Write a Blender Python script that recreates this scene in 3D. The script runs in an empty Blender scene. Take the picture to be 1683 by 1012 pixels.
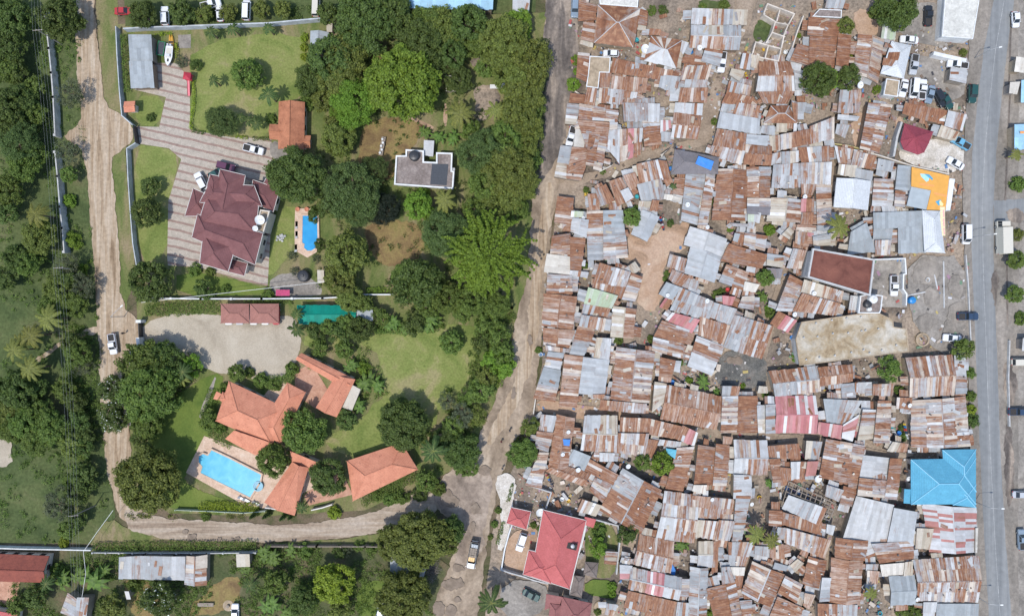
import bpy, math, random
import numpy as np
from mathutils import Vector
R = math.radians
# ------------------------------------------------------------------ camera, sky, sun, exposure
scene = bpy.context.scene
COL = scene.collection
S, CX, CY, H = 0.15, 841.5, 506.0, 168.0          # metres per photo pixel on the ground, photo centre, camera height
cam_d = bpy.data.cameras.new('camera'); cam = bpy.data.objects.new('camera', cam_d); COL.objects.link(cam)
cam.location = (0, 0, H); cam_d.sensor_width = 36; cam_d.lens = 36*H/(1683*S); cam_d.clip_end = 3000
scene.camera = cam
SHADOW = Vector((0.24, 0.37, -1.0))               # the way the sunlight travels
world = bpy.data.worlds.new('World'); scene.world = world; world.use_nodes = True
wn = world.node_tree
sky = wn.nodes.new('ShaderNodeTexSky'); sky.sky_type = 'NISHITA'; sky.sun_disc = False
sky.sun_elevation = math.atan2(1, math.hypot(SHADOW.x, SHADOW.y)); sky.sun_rotation = math.atan2(-SHADOW.x, -SHADOW.y)
wn.links.new(sky.outputs[0], wn.nodes['Background'].inputs[0]); wn.nodes['Background'].inputs[1].default_value = 0.15
sun_d = bpy.data.lights.new('sun', 'SUN'); sun_d.energy = 2.3; sun_d.angle = R(0.8); sun_d.color = (1.0, 0.96, 0.9)
sun = bpy.data.objects.new('sun', sun_d); COL.objects.link(sun)
sun.rotation_euler = SHADOW.to_track_quat('-Z', 'Y').to_euler(); sun.location = (-40, -60, 160)
scene.view_settings.view_transform = 'Standard'; scene.view_settings.look = 'None'
scene.view_settings.exposure = 0.60; scene.view_settings.gamma = 1.0

rng = random.Random(11)
npr = np.random.default_rng(5)

def P(px, py, z=0.0):
    """photo pixel -> ground position of a point that stands z metres high"""
    k = (H - z)/H
    return Vector(((px - CX)*S*k, (CY - py)*S*k))
TX = (870, 1140, 1403); TY = (0, 170, 340, 510, 680, 842); TK = 5.953
def T(t, x, y):
    return (TX[int(t[0])] + x/TK, TY[int(t[1])] + y/TK)

# ------------------------------------------------------------------ materials
MATS = {}
def newmat(name):
    m = bpy.data.materials.new(name); m.use_nodes = True; MATS[name] = m
    nt = m.node_tree
    return m, nt, nt.nodes['Principled BSDF']
def N(nt, typ, **kw):
    n = nt.nodes.new(typ)
    for k, v in kw.items():
        if k.startswith('i_'): n.inputs[int(k[2:]) if k[2:].isdigit() else k[2:]].default_value = v
        else: setattr(n, k, v)
    return n
def L(nt, a, b): nt.links.new(a, b)
def mix(nt, fac, a, b, blend='MIX'):
    n = nt.nodes.new('ShaderNodeMix'); n.data_type = 'RGBA'; n.blend_type = blend
    for sock, v in ((n.inputs[0], fac), (n.inputs[6], a), (n.inputs[7], b)):
        if hasattr(v, 'is_output'): nt.links.new(v, sock)
        else: sock.default_value = v if isinstance(v, (int, float)) else (*v[:3], 1)
    return n.outputs[2]
def math_n(nt, op, a, b=0.5, c=None):
    n = nt.nodes.new('ShaderNodeMath'); n.operation = op
    for k, v in enumerate((a, b, c)):
        if v is None: continue
        if hasattr(v, 'is_output'): nt.links.new(v, n.inputs[k])
        else: n.inputs[k].default_value = v
    return n.outputs[0]
def ramp(nt, fac, stops):
    n = nt.nodes.new('ShaderNodeValToRGB'); cr = n.color_ramp
    while len(cr.elements) < len(stops): cr.elements.new(0.5)
    for e, (p, c) in zip(cr.elements, stops): e.position = p; e.color = (*c, 1) if len(c) == 3 else c
    nt.links.new(fac, n.inputs[0]); return n.outputs[0]
def coords(nt, which='Object', scale=(1, 1, 1), rot=(0, 0, 0)):
    tc = nt.nodes.new('ShaderNodeTexCoord'); mp = nt.nodes.new('ShaderNodeMapping')
    mp.inputs['Scale'].default_value = scale; mp.inputs['Rotation'].default_value = rot
    nt.links.new(tc.outputs[which], mp.inputs[0]); return mp.outputs[0]
def noise(nt, vec, scale, detail=6, rough=0.6, dist=0.0):
    n = nt.nodes.new('ShaderNodeTexNoise'); n.inputs['Scale'].default_value = scale
    n.inputs['Detail'].default_value = detail; n.inputs['Roughness'].default_value = rough; n.inputs['Distortion'].default_value = dist
    nt.links.new(vec, n.inputs['Vector']); return n.outputs['Fac']
def bump(nt, b, h, strength=0.4, dist=0.1):
    n = nt.nodes.new('ShaderNodeBump'); n.inputs['Strength'].default_value = strength; n.inputs['Distance'].default_value = dist
    nt.links.new(h, n.inputs['Height']); nt.links.new(n.outputs[0], b.inputs['Normal'])
def solid(name, c, rough=0.6, metal=0.0, var=0.15, scale=3.0):
    m, nt, b = newmat(name)
    v = coords(nt); f = noise(nt, v, scale, 5)
    L(nt, ramp(nt, f, [(0.3, tuple(x*(1-var) for x in c)), (0.7, tuple(min(1, x*(1+var)) for x in c))]), b.inputs['Base Color'])
    b.inputs['Roughness'].default_value = rough; b.inputs['Metallic'].default_value = metal
    return m
def ground(name, cols, scale=0.25, stretch=(1, 1, 1), fine=2.5, fvar=0.35, bmp=0.5, lo=0.32, hi=0.68, rot=0):
    """three or more colours mixed by a broad noise, broken up by a fine one"""
    m, nt, b = newmat(name)
    v = coords(nt, 'Object', stretch, (0, 0, rot))
    f = noise(nt, v, scale, 9, 0.62, 0.6); n = len(cols)
    c = ramp(nt, f, [(lo + (hi-lo)*i/(n-1), cols[i]) for i in range(n)])
    v2 = coords(nt); g = noise(nt, v2, fine, 6, 0.7)
    gg = ramp(nt, g, [(0.3, (1-fvar,)*3), (0.7, (1+fvar*0.6,)*3)])
    L(nt, mix(nt, 1.0, c, gg, 'MULTIPLY'), b.inputs['Base Color'])
    b.inputs['Roughness'].default_value = 0.95; b.inputs['Specular IOR Level'].default_value = 0.15
    bump(nt, b, g, bmp, 0.15)
    return m

# roofing sheets: attribute 'sheet' carries each sheet's own paint or metal (rgb) and how far it has rusted (alpha)
def sheet_material():
    m, nt, b = newmat('roof_sheet')
    at = N(nt, 'ShaderNodeAttribute', attribute_name='sheet')
    uv = nt.nodes.new('ShaderNodeUVMap'); uv.uv_map = 'uv'
    mp = nt.nodes.new('ShaderNodeMapping'); mp.inputs['Scale'].default_value = (2.7, 0.20, 1); L(nt, uv.outputs[0], mp.inputs[0])
    streak = noise(nt, mp.outputs[0], 1.0, 5, 0.6)
    blot = noise(nt, coords(nt), 0.9, 6, 0.65)
    s = math_n(nt, 'ADD', math_n(nt, 'MULTIPLY', streak, 0.85), math_n(nt, 'MULTIPLY', blot, 0.35))
    s = math_n(nt, 'ADD', s, math_n(nt, 'MULTIPLY', at.outputs['Alpha'], 0.56))
    fac = ramp(nt, s, [(0.74, (0, 0, 0)), (1.03, (1, 1, 1))])
    rn = math_n(nt, 'ADD', math_n(nt, 'MULTIPLY', noise(nt, mp.outputs[0], 1.7, 4, 0.65), 0.6), math_n(nt, 'MULTIPLY', noise(nt, coords(nt), 0.8, 6, 0.65), 0.4))
    rust = ramp(nt, rn, [(0.36, (0.120, 0.051, 0.028)), (0.5, (0.225, 0.098, 0.050)), (0.64, (0.36, 0.205, 0.115))])
    dirt = ramp(nt, noise(nt, coords(nt), 0.6, 6, 0.7), [(0.3, (0.80, 0.78, 0.75)), (0.65, (1.05, 1.05, 1.05))])
    base = mix(nt, 1.0, at.outputs['Color'], dirt, 'MULTIPLY')
    L(nt, mix(nt, fac, base, rust), b.inputs['Base Color'])
    b.inputs['Roughness'].default_value = 0.55; b.inputs['Specular IOR Level'].default_value = 0.3
    w = nt.nodes.new('ShaderNodeTexWave'); w.inputs['Scale'].default_value = 2.6; w.bands_direction = 'X'; w.inputs['Distortion'].default_value = 0.2
    L(nt, uv.outputs[0], w.inputs['Vector']); bump(nt, b, w.outputs['Fac'], 0.35, 0.05)
    return m
SHEET = sheet_material()

def tile_mat(name, c, dark, spots=0.0, course=0.36):
    m, nt, b = newmat(name)
    uv = nt.nodes.new('ShaderNodeUVMap'); uv.uv_map = 'uv'
    sx = nt.nodes.new('ShaderNodeSeparateXYZ'); L(nt, uv.outputs[0], sx.inputs[0])
    fr = math_n(nt, 'FRACT', math_n(nt, 'DIVIDE', sx.outputs[1], course), 0)
    fu = math_n(nt, 'FRACT', math_n(nt, 'DIVIDE', sx.outputs[0], 0.3), 0)
    f = noise(nt, coords(nt), 0.45, 7, 0.65); g = noise(nt, coords(nt), 3.0, 4, 0.7)
    col = ramp(nt, f, [(0.3, dark), (0.55, c), (0.75, tuple(min(1, x*1.18) for x in c))])
    col = mix(nt, 1.0, col, ramp(nt, fr, [(0.0, (0.72,)*3), (0.25, (1.0,)*3), (1.0, (1.06,)*3)]), 'MULTIPLY')
    col = mix(nt, 1.0, col, ramp(nt, g, [(0.3, (0.85,)*3), (0.7, (1.1,)*3)]), 'MULTIPLY')
    if spots:
        sp = noise(nt, coords(nt), 1.1, 4, 0.75)
        col = mix(nt, ramp(nt, sp, [(0.60, (0, 0, 0)), (0.68, (spots,)*3)]), col, tuple(x*0.35 for x in dark))
    L(nt, col, b.inputs['Base Color']); b.inputs['Roughness'].default_value = 0.8; b.inputs['Specular IOR Level'].default_value = 0.25
    bump(nt, b, math_n(nt, 'ADD', fr, math_n(nt, 'MULTIPLY', fu, 0.5)), 0.5, 0.05)
    return m

def leaf_mat(name, c, var=0.36, trans=0.38):
    m, nt, b = newmat(name)
    ge = nt.nodes.new('ShaderNodeNewGeometry'); oi = nt.nodes.new('ShaderNodeObjectInfo')
    a = tuple(x*(1-var) for x in c); d = (min(1, c[0]*(1+var*1.25)), min(1, c[1]*(1+var)), c[2]*(1+var*0.3))
    col = ramp(nt, ge.outputs['Random Per Island'], [(0.0, a), (0.5, c), (1.0, d)])
    hs = nt.nodes.new('ShaderNodeHueSaturation')
    L(nt, math_n(nt, 'MULTIPLY_ADD', oi.outputs['Random'], 0.024, 0.488), hs.inputs['Hue'])
    L(nt, math_n(nt, 'MULTIPLY_ADD', oi.outputs['Random'], 0.26, 0.87), hs.inputs['Value'])
    L(nt, col, hs.inputs['Color'])
    L(nt, hs.outputs[0], b.inputs['Base Color']); b.inputs['Roughness'].default_value = 0.55; b.inputs['Specular IOR Level'].default_value = 0.25
    tr = nt.nodes.new('ShaderNodeBsdfTranslucent'); L(nt, hs.outputs[0], tr.inputs[0])
    ms = nt.nodes.new('ShaderNodeMixShader'); ms.inputs[0].default_value = trans
    L(nt, b.outputs[0], ms.inputs[1]); L(nt, tr.outputs[0], ms.inputs[2])
    L(nt, ms.outputs[0], nt.nodes['Material Output'].inputs[0])
    return m
LEAF = {
 'D': leaf_mat('leaf_dark', (0.100, 0.150, 0.040)), 'M': leaf_mat('leaf_mid', (0.135, 0.200, 0.046)),
 'L': leaf_mat('leaf_bright', (0.170, 0.275, 0.040)), 'O': leaf_mat('leaf_olive', (0.158, 0.198, 0.048)),
 'Y': leaf_mat('leaf_lime', (0.225, 0.29, 0.035)), 'F': leaf_mat('leaf_feather', (0.108, 0.160, 0.052)),
 'G': leaf_mat('leaf_grey', (0.120, 0.145, 0.085)), 'N': leaf_mat('leaf_blackish', (0.030, 0.045, 0.030)),
 'P': leaf_mat('leaf_palm', (0.205, 0.225, 0.062)), 'Q': leaf_mat('leaf_dark_palm', (0.085, 0.140, 0.048)),
 'B': leaf_mat('leaf_banana', (0.125, 0.21, 0.045)), 'H': leaf_mat('leaf_hedge', (0.24, 0.33, 0.030)),
}
FLOWER = solid('white_flower', (0.62, 0.66, 0.58), 0.7)
BARK = solid('bark', (0.14, 0.10, 0.075), 0.9, 0, 0.3, 4)
DEADWOOD = solid('dead_twigs', (0.17, 0.15, 0.13), 0.9, 0, 0.3, 4)
def wall_material(name, stops):
    m, nt, b = newmat(name)
    oi = nt.nodes.new('ShaderNodeObjectInfo')
    c = ramp(nt, oi.outputs['Random'], stops)
    f = noise(nt, coords(nt), 1.3, 6, 0.7)
    L(nt, mix(nt, 1.0, c, ramp(nt, f, [(0.3, (0.7, 0.66, 0.6)), (0.7, (1.1, 1.1, 1.1))]), 'MULTIPLY'), b.inputs['Base Color'])
    b.inputs['Roughness'].default_value = 0.9
    return m
WALLM = wall_material('mud_wall', [(0.0, (0.22, 0.15, 0.10)), (0.4, (0.30, 0.27, 0.23)), (0.7, (0.36, 0.30, 0.22)), (1.0, (0.24, 0.22, 0.21))])
PLASTER = solid('cream_plaster', (0.55, 0.50, 0.43), 0.85, 0, 0.12, 1.0)
WHITEW = solid('white_wall_paint', (0.62, 0.63, 0.62), 0.8, 0, 0.18, 0.8)
GREYW = solid('grey_block_wall', (0.42, 0.42, 0.41), 0.9, 0, 0.25, 0.8)
DARKIN = solid('dark_interior', (0.035, 0.032, 0.03), 0.9)
TIMBER = solid('weathered_timber', (0.24, 0.20, 0.16), 0.9, 0, 0.25)
STEEL = solid('galvanised_steel', (0.36, 0.37, 0.38), 0.45, 0.3)
BLACKP = solid('black_plastic', (0.030, 0.032, 0.036), 0.45)
TYRE = solid('tyre_rubber', (0.02, 0.02, 0.02), 0.85)
GLASS = solid('car_glass', (0.025, 0.032, 0.038), 0.12)
LAMPG = solid('lamp_glass', (0.70, 0.70, 0.66), 0.2)
TAILG = solid('tail_lamp', (0.35, 0.02, 0.02), 0.3)
SKIN = solid('brown_skin', (0.10, 0.055, 0.035), 0.6)

# ------------------------------------------------------------------ mesh builder
class MB:
    def __init__(self): self.v, self.f, self.m, self.uv, self.c = [], [], [], [], []
    def face(self, pts, mi=0, uv=None, col=(0.5, 0.5, 0.5, 0), up=False):
        pts = [Vector(p) for p in pts]
        if up:
            n = (pts[1]-pts[0]).cross(pts[2]-pts[0])
            if n.z < 0:
                pts = pts[::-1]; uv = uv[::-1] if uv else None
        i = len(self.v); self.v += pts; self.f.append(tuple(range(i, i+len(pts)))); self.m.append(mi)
        self.uv += uv if uv else [(p.x, p.y) for p in pts]
        self.c += [col]*len(pts)
    def prism(self, pts, z0, z1, mi=0, mtop=None, col=(0.5, 0.5, 0.5, 0), bottom=True):
        """closed prism over a 2-D outline"""
        pts = [Vector((p[0], p[1])) for p in pts]
        a = sum(p.x*q.y - q.x*p.y for p, q in zip(pts, pts[1:]+pts[:1]))
        if a < 0: pts = pts[::-1]
        self.face([(p.x, p.y, z1) for p in pts], mi if mtop is None else mtop, None, col)
        if bottom: self.face([(p.x, p.y, z0) for p in pts[::-1]], mi, None, col)
        for p, q in zip(pts, pts[1:]+pts[:1]):
            self.face([(p.x, p.y, z0), (q.x, q.y, z0), (q.x, q.y, z1), (p.x, p.y, z1)], mi, [(0, 0), ((q-p).length, 0), ((q-p).length, z1-z0), (0, z1-z0)], col)
    def ring(self, outer, inner, z0, z1, mi=0):
        n = len(outer)
        for i in range(n):
            j = (i+1) % n; a, b, c, d = outer[i], outer[j], inner[j], inner[i]
            self.face([(a[0], a[1], z1), (b[0], b[1], z1), (c[0], c[1], z1), (d[0], d[1], z1)], mi, up=True)
            self.face([(a[0], a[1], z0), (b[0], b[1], z0), (b[0], b[1], z1), (a[0], a[1], z1)], mi)
            self.face([(d[0], d[1], z1), (c[0], c[1], z1), (c[0], c[1], z0), (d[0], d[1], z0)], mi)
    def box(self, c, size, rz=0, mi=0, tilt=0, col=(0.5, 0.5, 0.5, 0)):
        cx, cy, cz = c; hx, hy, hz = size[0]/2, size[1]/2, size[2]/2
        co, si = math.cos(rz), math.sin(rz); ct, st = math.cos(tilt), math.sin(tilt)
        def tr(x, y, z):
            x, z = x*ct - z*st, x*st + z*ct
            return Vector((cx + x*co - y*si, cy + x*si + y*co, cz + z))
        k = [tr(x, y, z) for z in (-hz, hz) for y in (-hy, hy) for x in (-hx, hx)]
        for q in ((4, 5, 7, 6), (1, 0, 2, 3), (0, 1, 5, 4), (3, 2, 6, 7), (1, 3, 7, 5), (2, 0, 4, 6)):
            self.face([k[i] for i in q], mi, None, col)
    def tube(self, pts, radii, n=8, mi=0, cap=True):
        pts = [Vector(p) for p in pts]
        if not isinstance(radii, (list, tuple)): radii = [radii]*len(pts)
        rings = []
        for i, p in enumerate(pts):
            d = (pts[min(i+1, len(pts)-1)] - pts[max(i-1, 0)]).normalized()
            a = d.cross(Vector((0, 0, 1)) if abs(d.z) < 0.9 else Vector((1, 0, 0))).normalized(); b = d.cross(a)
            rings.append([p + (a*math.cos(2*math.pi*k/n) + b*math.sin(2*math.pi*k/n))*radii[i] for k in range(n)])
        for r0, r1 in zip(rings, rings[1:]):
            for k in range(n): self.face([r0[k], r0[(k+1) % n], r1[(k+1) % n], r1[k]], mi)
        if cap: self.face(rings[0][::-1], mi); self.face(rings[-1], mi)
    def lathe(self, c, prof, n=16, mi=0):
        c = Vector(c); rings = [[c + Vector((r*math.cos(2*math.pi*k/n), r*math.sin(2*math.pi*k/n), z)) for k in range(n)] for r, z in prof]
        for r0, r1 in zip(rings, rings[1:]):
            for k in range(n): self.face([r0[k], r0[(k+1) % n], r1[(k+1) % n], r1[k]], mi)
        self.face(rings[-1], mi)
        self.face(rings[0][::-1], mi)
    def mesh(self, name, mats, origin=(0, 0, 0), smooth=False):
        o = Vector(origin); me = bpy.data.meshes.new(name)
        me.from_pydata([v - o for v in self.v], [], self.f)
        for x in mats: me.materials.append(x)
        me.polygons.foreach_set('material_index', self.m)
        uvl = me.uv_layers.new(name='uv'); uvl.data.foreach_set('uv', [x for u in self.uv for x in u])
        if SHEET in mats:
            ca = me.color_attributes.new('sheet', 'FLOAT_COLOR', 'CORNER')
            ca.data.foreach_set('color', [x for c in self.c for x in c])
        if smooth: me.polygons.foreach_set('use_smooth', [True]*len(self.f))
        me.update(); return me
    def build(self, name, mats, parent=None, origin=(0, 0, 0), smooth=False):
        if not isinstance(mats, (list, tuple)): mats = [mats]
        o = bpy.data.objects.new(name, self.mesh(name, mats, origin, smooth)); COL.objects.link(o)
        if parent: o.parent = parent
        else: o.location = origin
        return o

# ------------------------------------------------------------------ things and their labels
LAND = []           # landmarks: (px, py, phrase)
PENDING = []        # things whose label says where they are, by landmark
def tag(o, label, cat, group=None):
    o['label'] = label; o['category'] = cat
    if group: o['group'] = group
    return o
def thing(name, loc, label=None, cat=None, group=None, rz=0):
    o = bpy.data.objects.new(name, None); COL.objects.link(o)
    o.location = loc if len(loc) == 3 else (loc[0], loc[1], 0); o.rotation_euler = (0, 0, rz); o.empty_display_size = 0.5
    if label: o['label'] = label
    if cat: o['category'] = cat
    if group: o['group'] = group
    return o
def auto(o, look, px, py, cat, group):
    o['category'] = cat; o['group'] = group; PENDING.append((o, look, px, py))
def dirword(dx, dy):
    a = math.degrees(math.atan2(-dy, dx)) % 360
    return ('right of', 'above right of', 'above', 'above left of', 'left of', 'below left of', 'below', 'below right of')[int((a + 22.5)//45) % 8]
ORD = ['first', 'second', 'third', 'fourth', 'fifth', 'sixth', 'seventh', 'eighth', 'ninth', 'tenth', 'eleventh', 'twelfth', 'thirteenth']
def finish_labels():
    groups = {}
    for o, look, px, py in PENDING:
        d, lx, ly, nm = min(((lx-px)**2 + (ly-py)**2, lx, ly, nm) for lx, ly, nm in LAND)
        groups.setdefault((look, dirword(px-lx, py-ly), nm), []).append((d, o))
    for (look, dw, nm), items in groups.items():
        items.sort(key=lambda t: t[0])
        for i, (d, o) in enumerate(items):
            lab = f'{look}, {dw} {nm}' if len(items) == 1 else f'{look}, {ORD[i]} {dw} {nm}'
            while len(lab.split()) > 16: lab = lab.replace('big ', '', 1) if 'big ' in lab else lab.replace(' and ', '/', 1) if ' and ' in lab else ' '.join(lab.split()[1:])
            o['label'] = lab
def copy_tree(o, parent=None):
    c = o.copy(); COL.objects.link(c); c.parent = parent
    for ch in list(o.children): copy_tree(ch, c)
    return c

# ------------------------------------------------------------------ polygons
def offset_poly(pts, d):
    """inset a polygon (d > 0 goes inwards)"""
    pts = [Vector((p[0], p[1])) for p in pts]
    if sum(p.x*q.y - q.x*p.y for p, q in zip(pts, pts[1:]+pts[:1])) < 0: pts = pts[::-1]
    out = []; n = len(pts)
    for i in range(n):
        a, b, c = pts[i-1], pts[i], pts[(i+1) % n]
        e1 = (b-a).normalized(); e2 = (c-b).normalized()
        n1 = Vector((-e1.y, e1.x)); n2 = Vector((-e2.y, e2.x)); m = n1 + n2
        if m.length < 1e-6: m = n1
        m.normalize(); out.append(b + m*(d/max(0.35, m.dot(n1))))
    return pts, out
from mathutils import noise as mnoise
def rough(pts, amp, step=0.6, seed=0):
    out = []
    for p, q in zip(pts, pts[1:]+pts[:1]):
        k = max(1, int((q-p).length/step)); nrm = Vector((-(q-p).y, (q-p).x)); nrm = nrm.normalized() if nrm.length else nrm
        for i in range(k):
            r = p.lerp(q, i/k)
            w = mnoise.noise(Vector((r.x*0.35, r.y*0.35, seed)))*1.0 + mnoise.noise(Vector((r.x*1.3, r.y*1.3, seed+5)))*0.6
            out.append(r + nrm*amp*w)
    return out
def smooth_poly(pts, it=1):
    for _ in range(it):
        o = []
        for p, q in zip(pts, pts[1:]+pts[:1]): o += [p*0.75 + q*0.25, p*0.25 + q*0.75]
        pts = o
    return pts
ZN = [0.02]
EXCL = []; KEEPOUT = ('dirt_alley', 'sandy_clearing', 'dark_open_yard', 'dirt_road', 'road_shoulder', 'parking_yard', 'concrete_yard', 'bare_yard', 'courtyard', 'grass_patch', 'garden_ground', 'lawn', 'garden_path')
def pxs(s): return [tuple(float(x) for x in t.split(',')) for t in s.split()]
def sheet(name, s, mat, amp=0.5, sm=1, kind='structure', step=0.6):
    """a flat ground sheet, each one a little above the last"""
    ZN[0] += 0.004
    pts = [P(*p) for p in (pxs(s) if isinstance(s, str) else s)]
    if sm: pts = smooth_poly(pts, sm)
    if amp: pts = rough(pts, amp, step, len(bpy.data.objects))
    mb = MB(); mb.face([(p.x, p.y, ZN[0]) for p in pts], 0, up=True)
    o = mb.build(name, mat)
    if name in KEEPOUT: EXCL.append([(p.x, p.y) for p in pts])
    if kind: o['kind'] = kind
    return o
def inside(poly, x, y):
    c = False; n = len(poly)
    for i in range(n):
        x1, y1 = poly[i]; x2, y2 = poly[i-1]
        if (y1 > y) != (y2 > y) and x < (x2-x1)*(y-y1)/(y2-y1) + x1: c = not c
    return c
# ------------------------------------------------------------------ ground, roads, paths, lawns
G_EARTH = ground('earth', [(0.045, 0.055, 0.022), (0.085, 0.085, 0.040), (0.15, 0.115, 0.075), (0.19, 0.15, 0.10)], 0.12, bmp=0.6)
G_MEADOW = ground('meadow_grass', [(0.048, 0.070, 0.026), (0.072, 0.098, 0.036), (0.098, 0.120, 0.046), (0.140, 0.138, 0.068)], 0.10, fine=1.4, fvar=0.4)
G_LAWN = ground('lawn_grass', [(0.125, 0.165, 0.042), (0.172, 0.205, 0.058), (0.205, 0.225, 0.072), (0.27, 0.245, 0.115)], 0.13, fine=2.2, fvar=0.3, lo=0.36, hi=0.64)
G_LAWN2 = ground('green_lawn', [(0.085, 0.130, 0.028), (0.120, 0.165, 0.036), (0.155, 0.19, 0.046)], 0.14, fine=3.0, fvar=0.22)
G_DRY = ground('dry_lawn', [(0.13, 0.085, 0.045), (0.19, 0.13, 0.062), (0.24, 0.18, 0.075), (0.19, 0.17, 0.06)], 0.22, fvar=0.3)
G_TRACK = ground('dirt_track', [(0.215, 0.152, 0.096), (0.34, 0.255, 0.172), (0.415, 0.33, 0.24), (0.48, 0.405, 0.315)], 1.0, (1.0, 0.06, 1), fine=1.2, fvar=0.26)
G_TRACKX = ground('dirt_track_bend', [(0.24, 0.18, 0.13), (0.35, 0.28, 0.21), (0.43, 0.36, 0.29)], 1.0, (0.07, 1.0, 1), fine=1.2, fvar=0.28)
G_VERGE = ground('grass_verge', [(0.075, 0.11, 0.030), (0.13, 0.155, 0.050), (0.20, 0.18, 0.085), (0.27, 0.21, 0.13)], 0.2, (1, 0.4, 1), fvar=0.3)
G_SLUM = ground('settlement_dirt', [(0.13, 0.105, 0.085), (0.22, 0.18, 0.14), (0.31, 0.245, 0.185), (0.38, 0.305, 0.23)], 0.11, fine=1.6, fvar=0.5)
G_SAND = ground('sandy_dirt', [(0.24, 0.165, 0.11), (0.38, 0.255, 0.17), (0.44, 0.31, 0.22), (0.48, 0.36, 0.26)], 0.17, fvar=0.25)
G_ALLEY = ground('alley_dirt', [(0.20, 0.155, 0.115), (0.30, 0.235, 0.175), (0.37, 0.295, 0.225)], 0.2, fvar=0.3)
G_ROAD = ground('middle_road_dirt', [(0.175, 0.133, 0.096), (0.27, 0.21, 0.152), (0.36, 0.285, 0.212), (0.45, 0.37, 0.285)], 0.16, (1, 0.45, 1), fine=0.9, fvar=0.32)
G_MUD = ground('dark_mud', [(0.085, 0.073, 0.066), (0.125, 0.107, 0.094), (0.19, 0.16, 0.135), (0.31, 0.255, 0.205)], 0.3, (1.2, 0.25, 1), fine=1.1, fvar=0.35, hi=0.62)
G_MUD2 = ground('brown_mud', [(0.17, 0.135, 0.108), (0.245, 0.195, 0.155), (0.33, 0.265, 0.21), (0.40, 0.33, 0.265)], 0.2, fine=1.0, fvar=0.3)
G_PALE = ground('pale_track_patch', [(0.38, 0.31, 0.24), (0.46, 0.39, 0.315), (0.52, 0.46, 0.385)], 0.6, (1, 0.3, 1), fine=1.2, fvar=0.2)
G_GRAVEL = ground('gravel', [(0.30, 0.255, 0.19), (0.40, 0.345, 0.265), (0.455, 0.40, 0.315)], 0.13, fine=4.5, fvar=0.25)
G_CONC = ground('concrete_yard', [(0.17, 0.155, 0.135), (0.26, 0.235, 0.205), (0.34, 0.31, 0.27)], 0.13, fine=1.3, fvar=0.35)
G_DUST = ground('dusty_shoulder', [(0.16, 0.145, 0.125), (0.235, 0.21, 0.18), (0.31, 0.275, 0.235)], 0.18, (1, 0.3, 1), fine=1.2, fvar=0.3)
G_ASPH = ground('asphalt', [(0.170, 0.178, 0.180), (0.212, 0.220, 0.221), (0.258, 0.263, 0.258)], 0.35, (1.4, 0.03, 1), fine=0.8, fvar=0.14, bmp=0.1)
G_TERR = ground('patio_tiles', [(0.36, 0.19, 0.13), (0.46, 0.26, 0.18), (0.52, 0.32, 0.23)], 0.6, fine=3.5, fvar=0.22)
G_DECK = ground('pool_deck_stone', [(0.47, 0.335, 0.24), (0.56, 0.41, 0.305), (0.62, 0.49, 0.385)], 0.7, fine=3.0, fvar=0.2)
PUDDLE = ground('puddle_mud', [(0.17, 0.134, 0.102), (0.22, 0.174, 0.134), (0.27, 0.215, 0.168)], 0.5, fine=1.5, fvar=0.15)
G_CHALK = ground('white_rubble', [(0.40, 0.36, 0.30), (0.55, 0.51, 0.45), (0.66, 0.63, 0.58)], 0.4, fine=3, fvar=0.35)
def paver_material():
    m, nt, b = newmat('banded_pavers')
    v = coords(nt, 'Object', (1, 1, 1), (0, 0, R(13)))
    sx = nt.nodes.new('ShaderNodeSeparateXYZ'); L(nt, v, sx.inputs[0])
    wob = math_n(nt, 'MULTIPLY', noise(nt, coords(nt), 0.3, 2), 0.25)
    fr = math_n(nt, 'FRACT', math_n(nt, 'ADD', math_n(nt, 'DIVIDE', sx.outputs[1], 2.05), wob), 0)
    band = ramp(nt, fr, [(0.0, (1, 1, 1)), (0.25, (1, 1, 1)), (0.29, (0, 0, 0)), (0.97, (0, 0, 0))])
    br = nt.nodes.new('ShaderNodeTexBrick'); br.inputs['Scale'].default_value = 4.0; L(nt, v, br.inputs['Vector'])
    br.inputs['Color1'].default_value = (0.47, 0.41, 0.34, 1); br.inputs['Color2'].default_value = (0.38, 0.33, 0.27, 1); br.inputs['Mortar'].default_value = (0.25, 0.22, 0.18, 1)
    c = mix(nt, band, br.outputs[0], mix(nt, 0.62, br.outputs[0], (0.20, 0.095, 0.075)))
    L(nt, mix(nt, 1.0, c, ramp(nt, noise(nt, coords(nt), 1.0, 7, 0.7), [(0.3, (0.72,)*3), (0.65, (1.08,)*3)]), 'MULTIPLY'), b.inputs['Base Color'])
    b.inputs['Roughness'].default_value = 0.9
    return m
G_PAVE = paver_material()

mb = MB(); mb.face([(-900, -900, 0), (900, -900, 0), (900, 900, 0), (-900, 900, 0)]); g = mb.build('ground', G_EARTH); g['kind'] = 'structure'
sheet('meadow', '-900,-700 128,-700 128,0 136,170 148,330 160,500 166,640 178,760 190,850 150,892 -900,892', G_MEADOW, 0.5, 0, step=3)
sheet('settlement_ground', '935,-700 2600,-700 2600,1900 770,1900 800,960 812,860 860,720 890,600 900,430 935,240', G_SLUM, 0.4, 0, step=3)
sheet('grass_verge', '153,-60 192,-60 196,110 214,200 205,250 212,330 226,440 205,510 200,560 190,520 176,330 170,170', G_VERGE, 0.4)
sheet('garden_ground', '192,40 560,36 900,20 890,300 868,450 830,600 790,745 700,795 600,838 420,848 280,842 212,800 214,700 224,560 226,440 212,250', G_VERGE, 0.3, 0, step=2)
sheet('meadow', '198,-200 890,-200 880,20 560,34 206,44', G_MEADOW, 0.3, 0, step=2)
sheet('lawn', '313,72 500,48 512,110 500,160 455,172 446,226 380,222 314,214 312,150', G_LAWN, 0.3)
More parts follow.
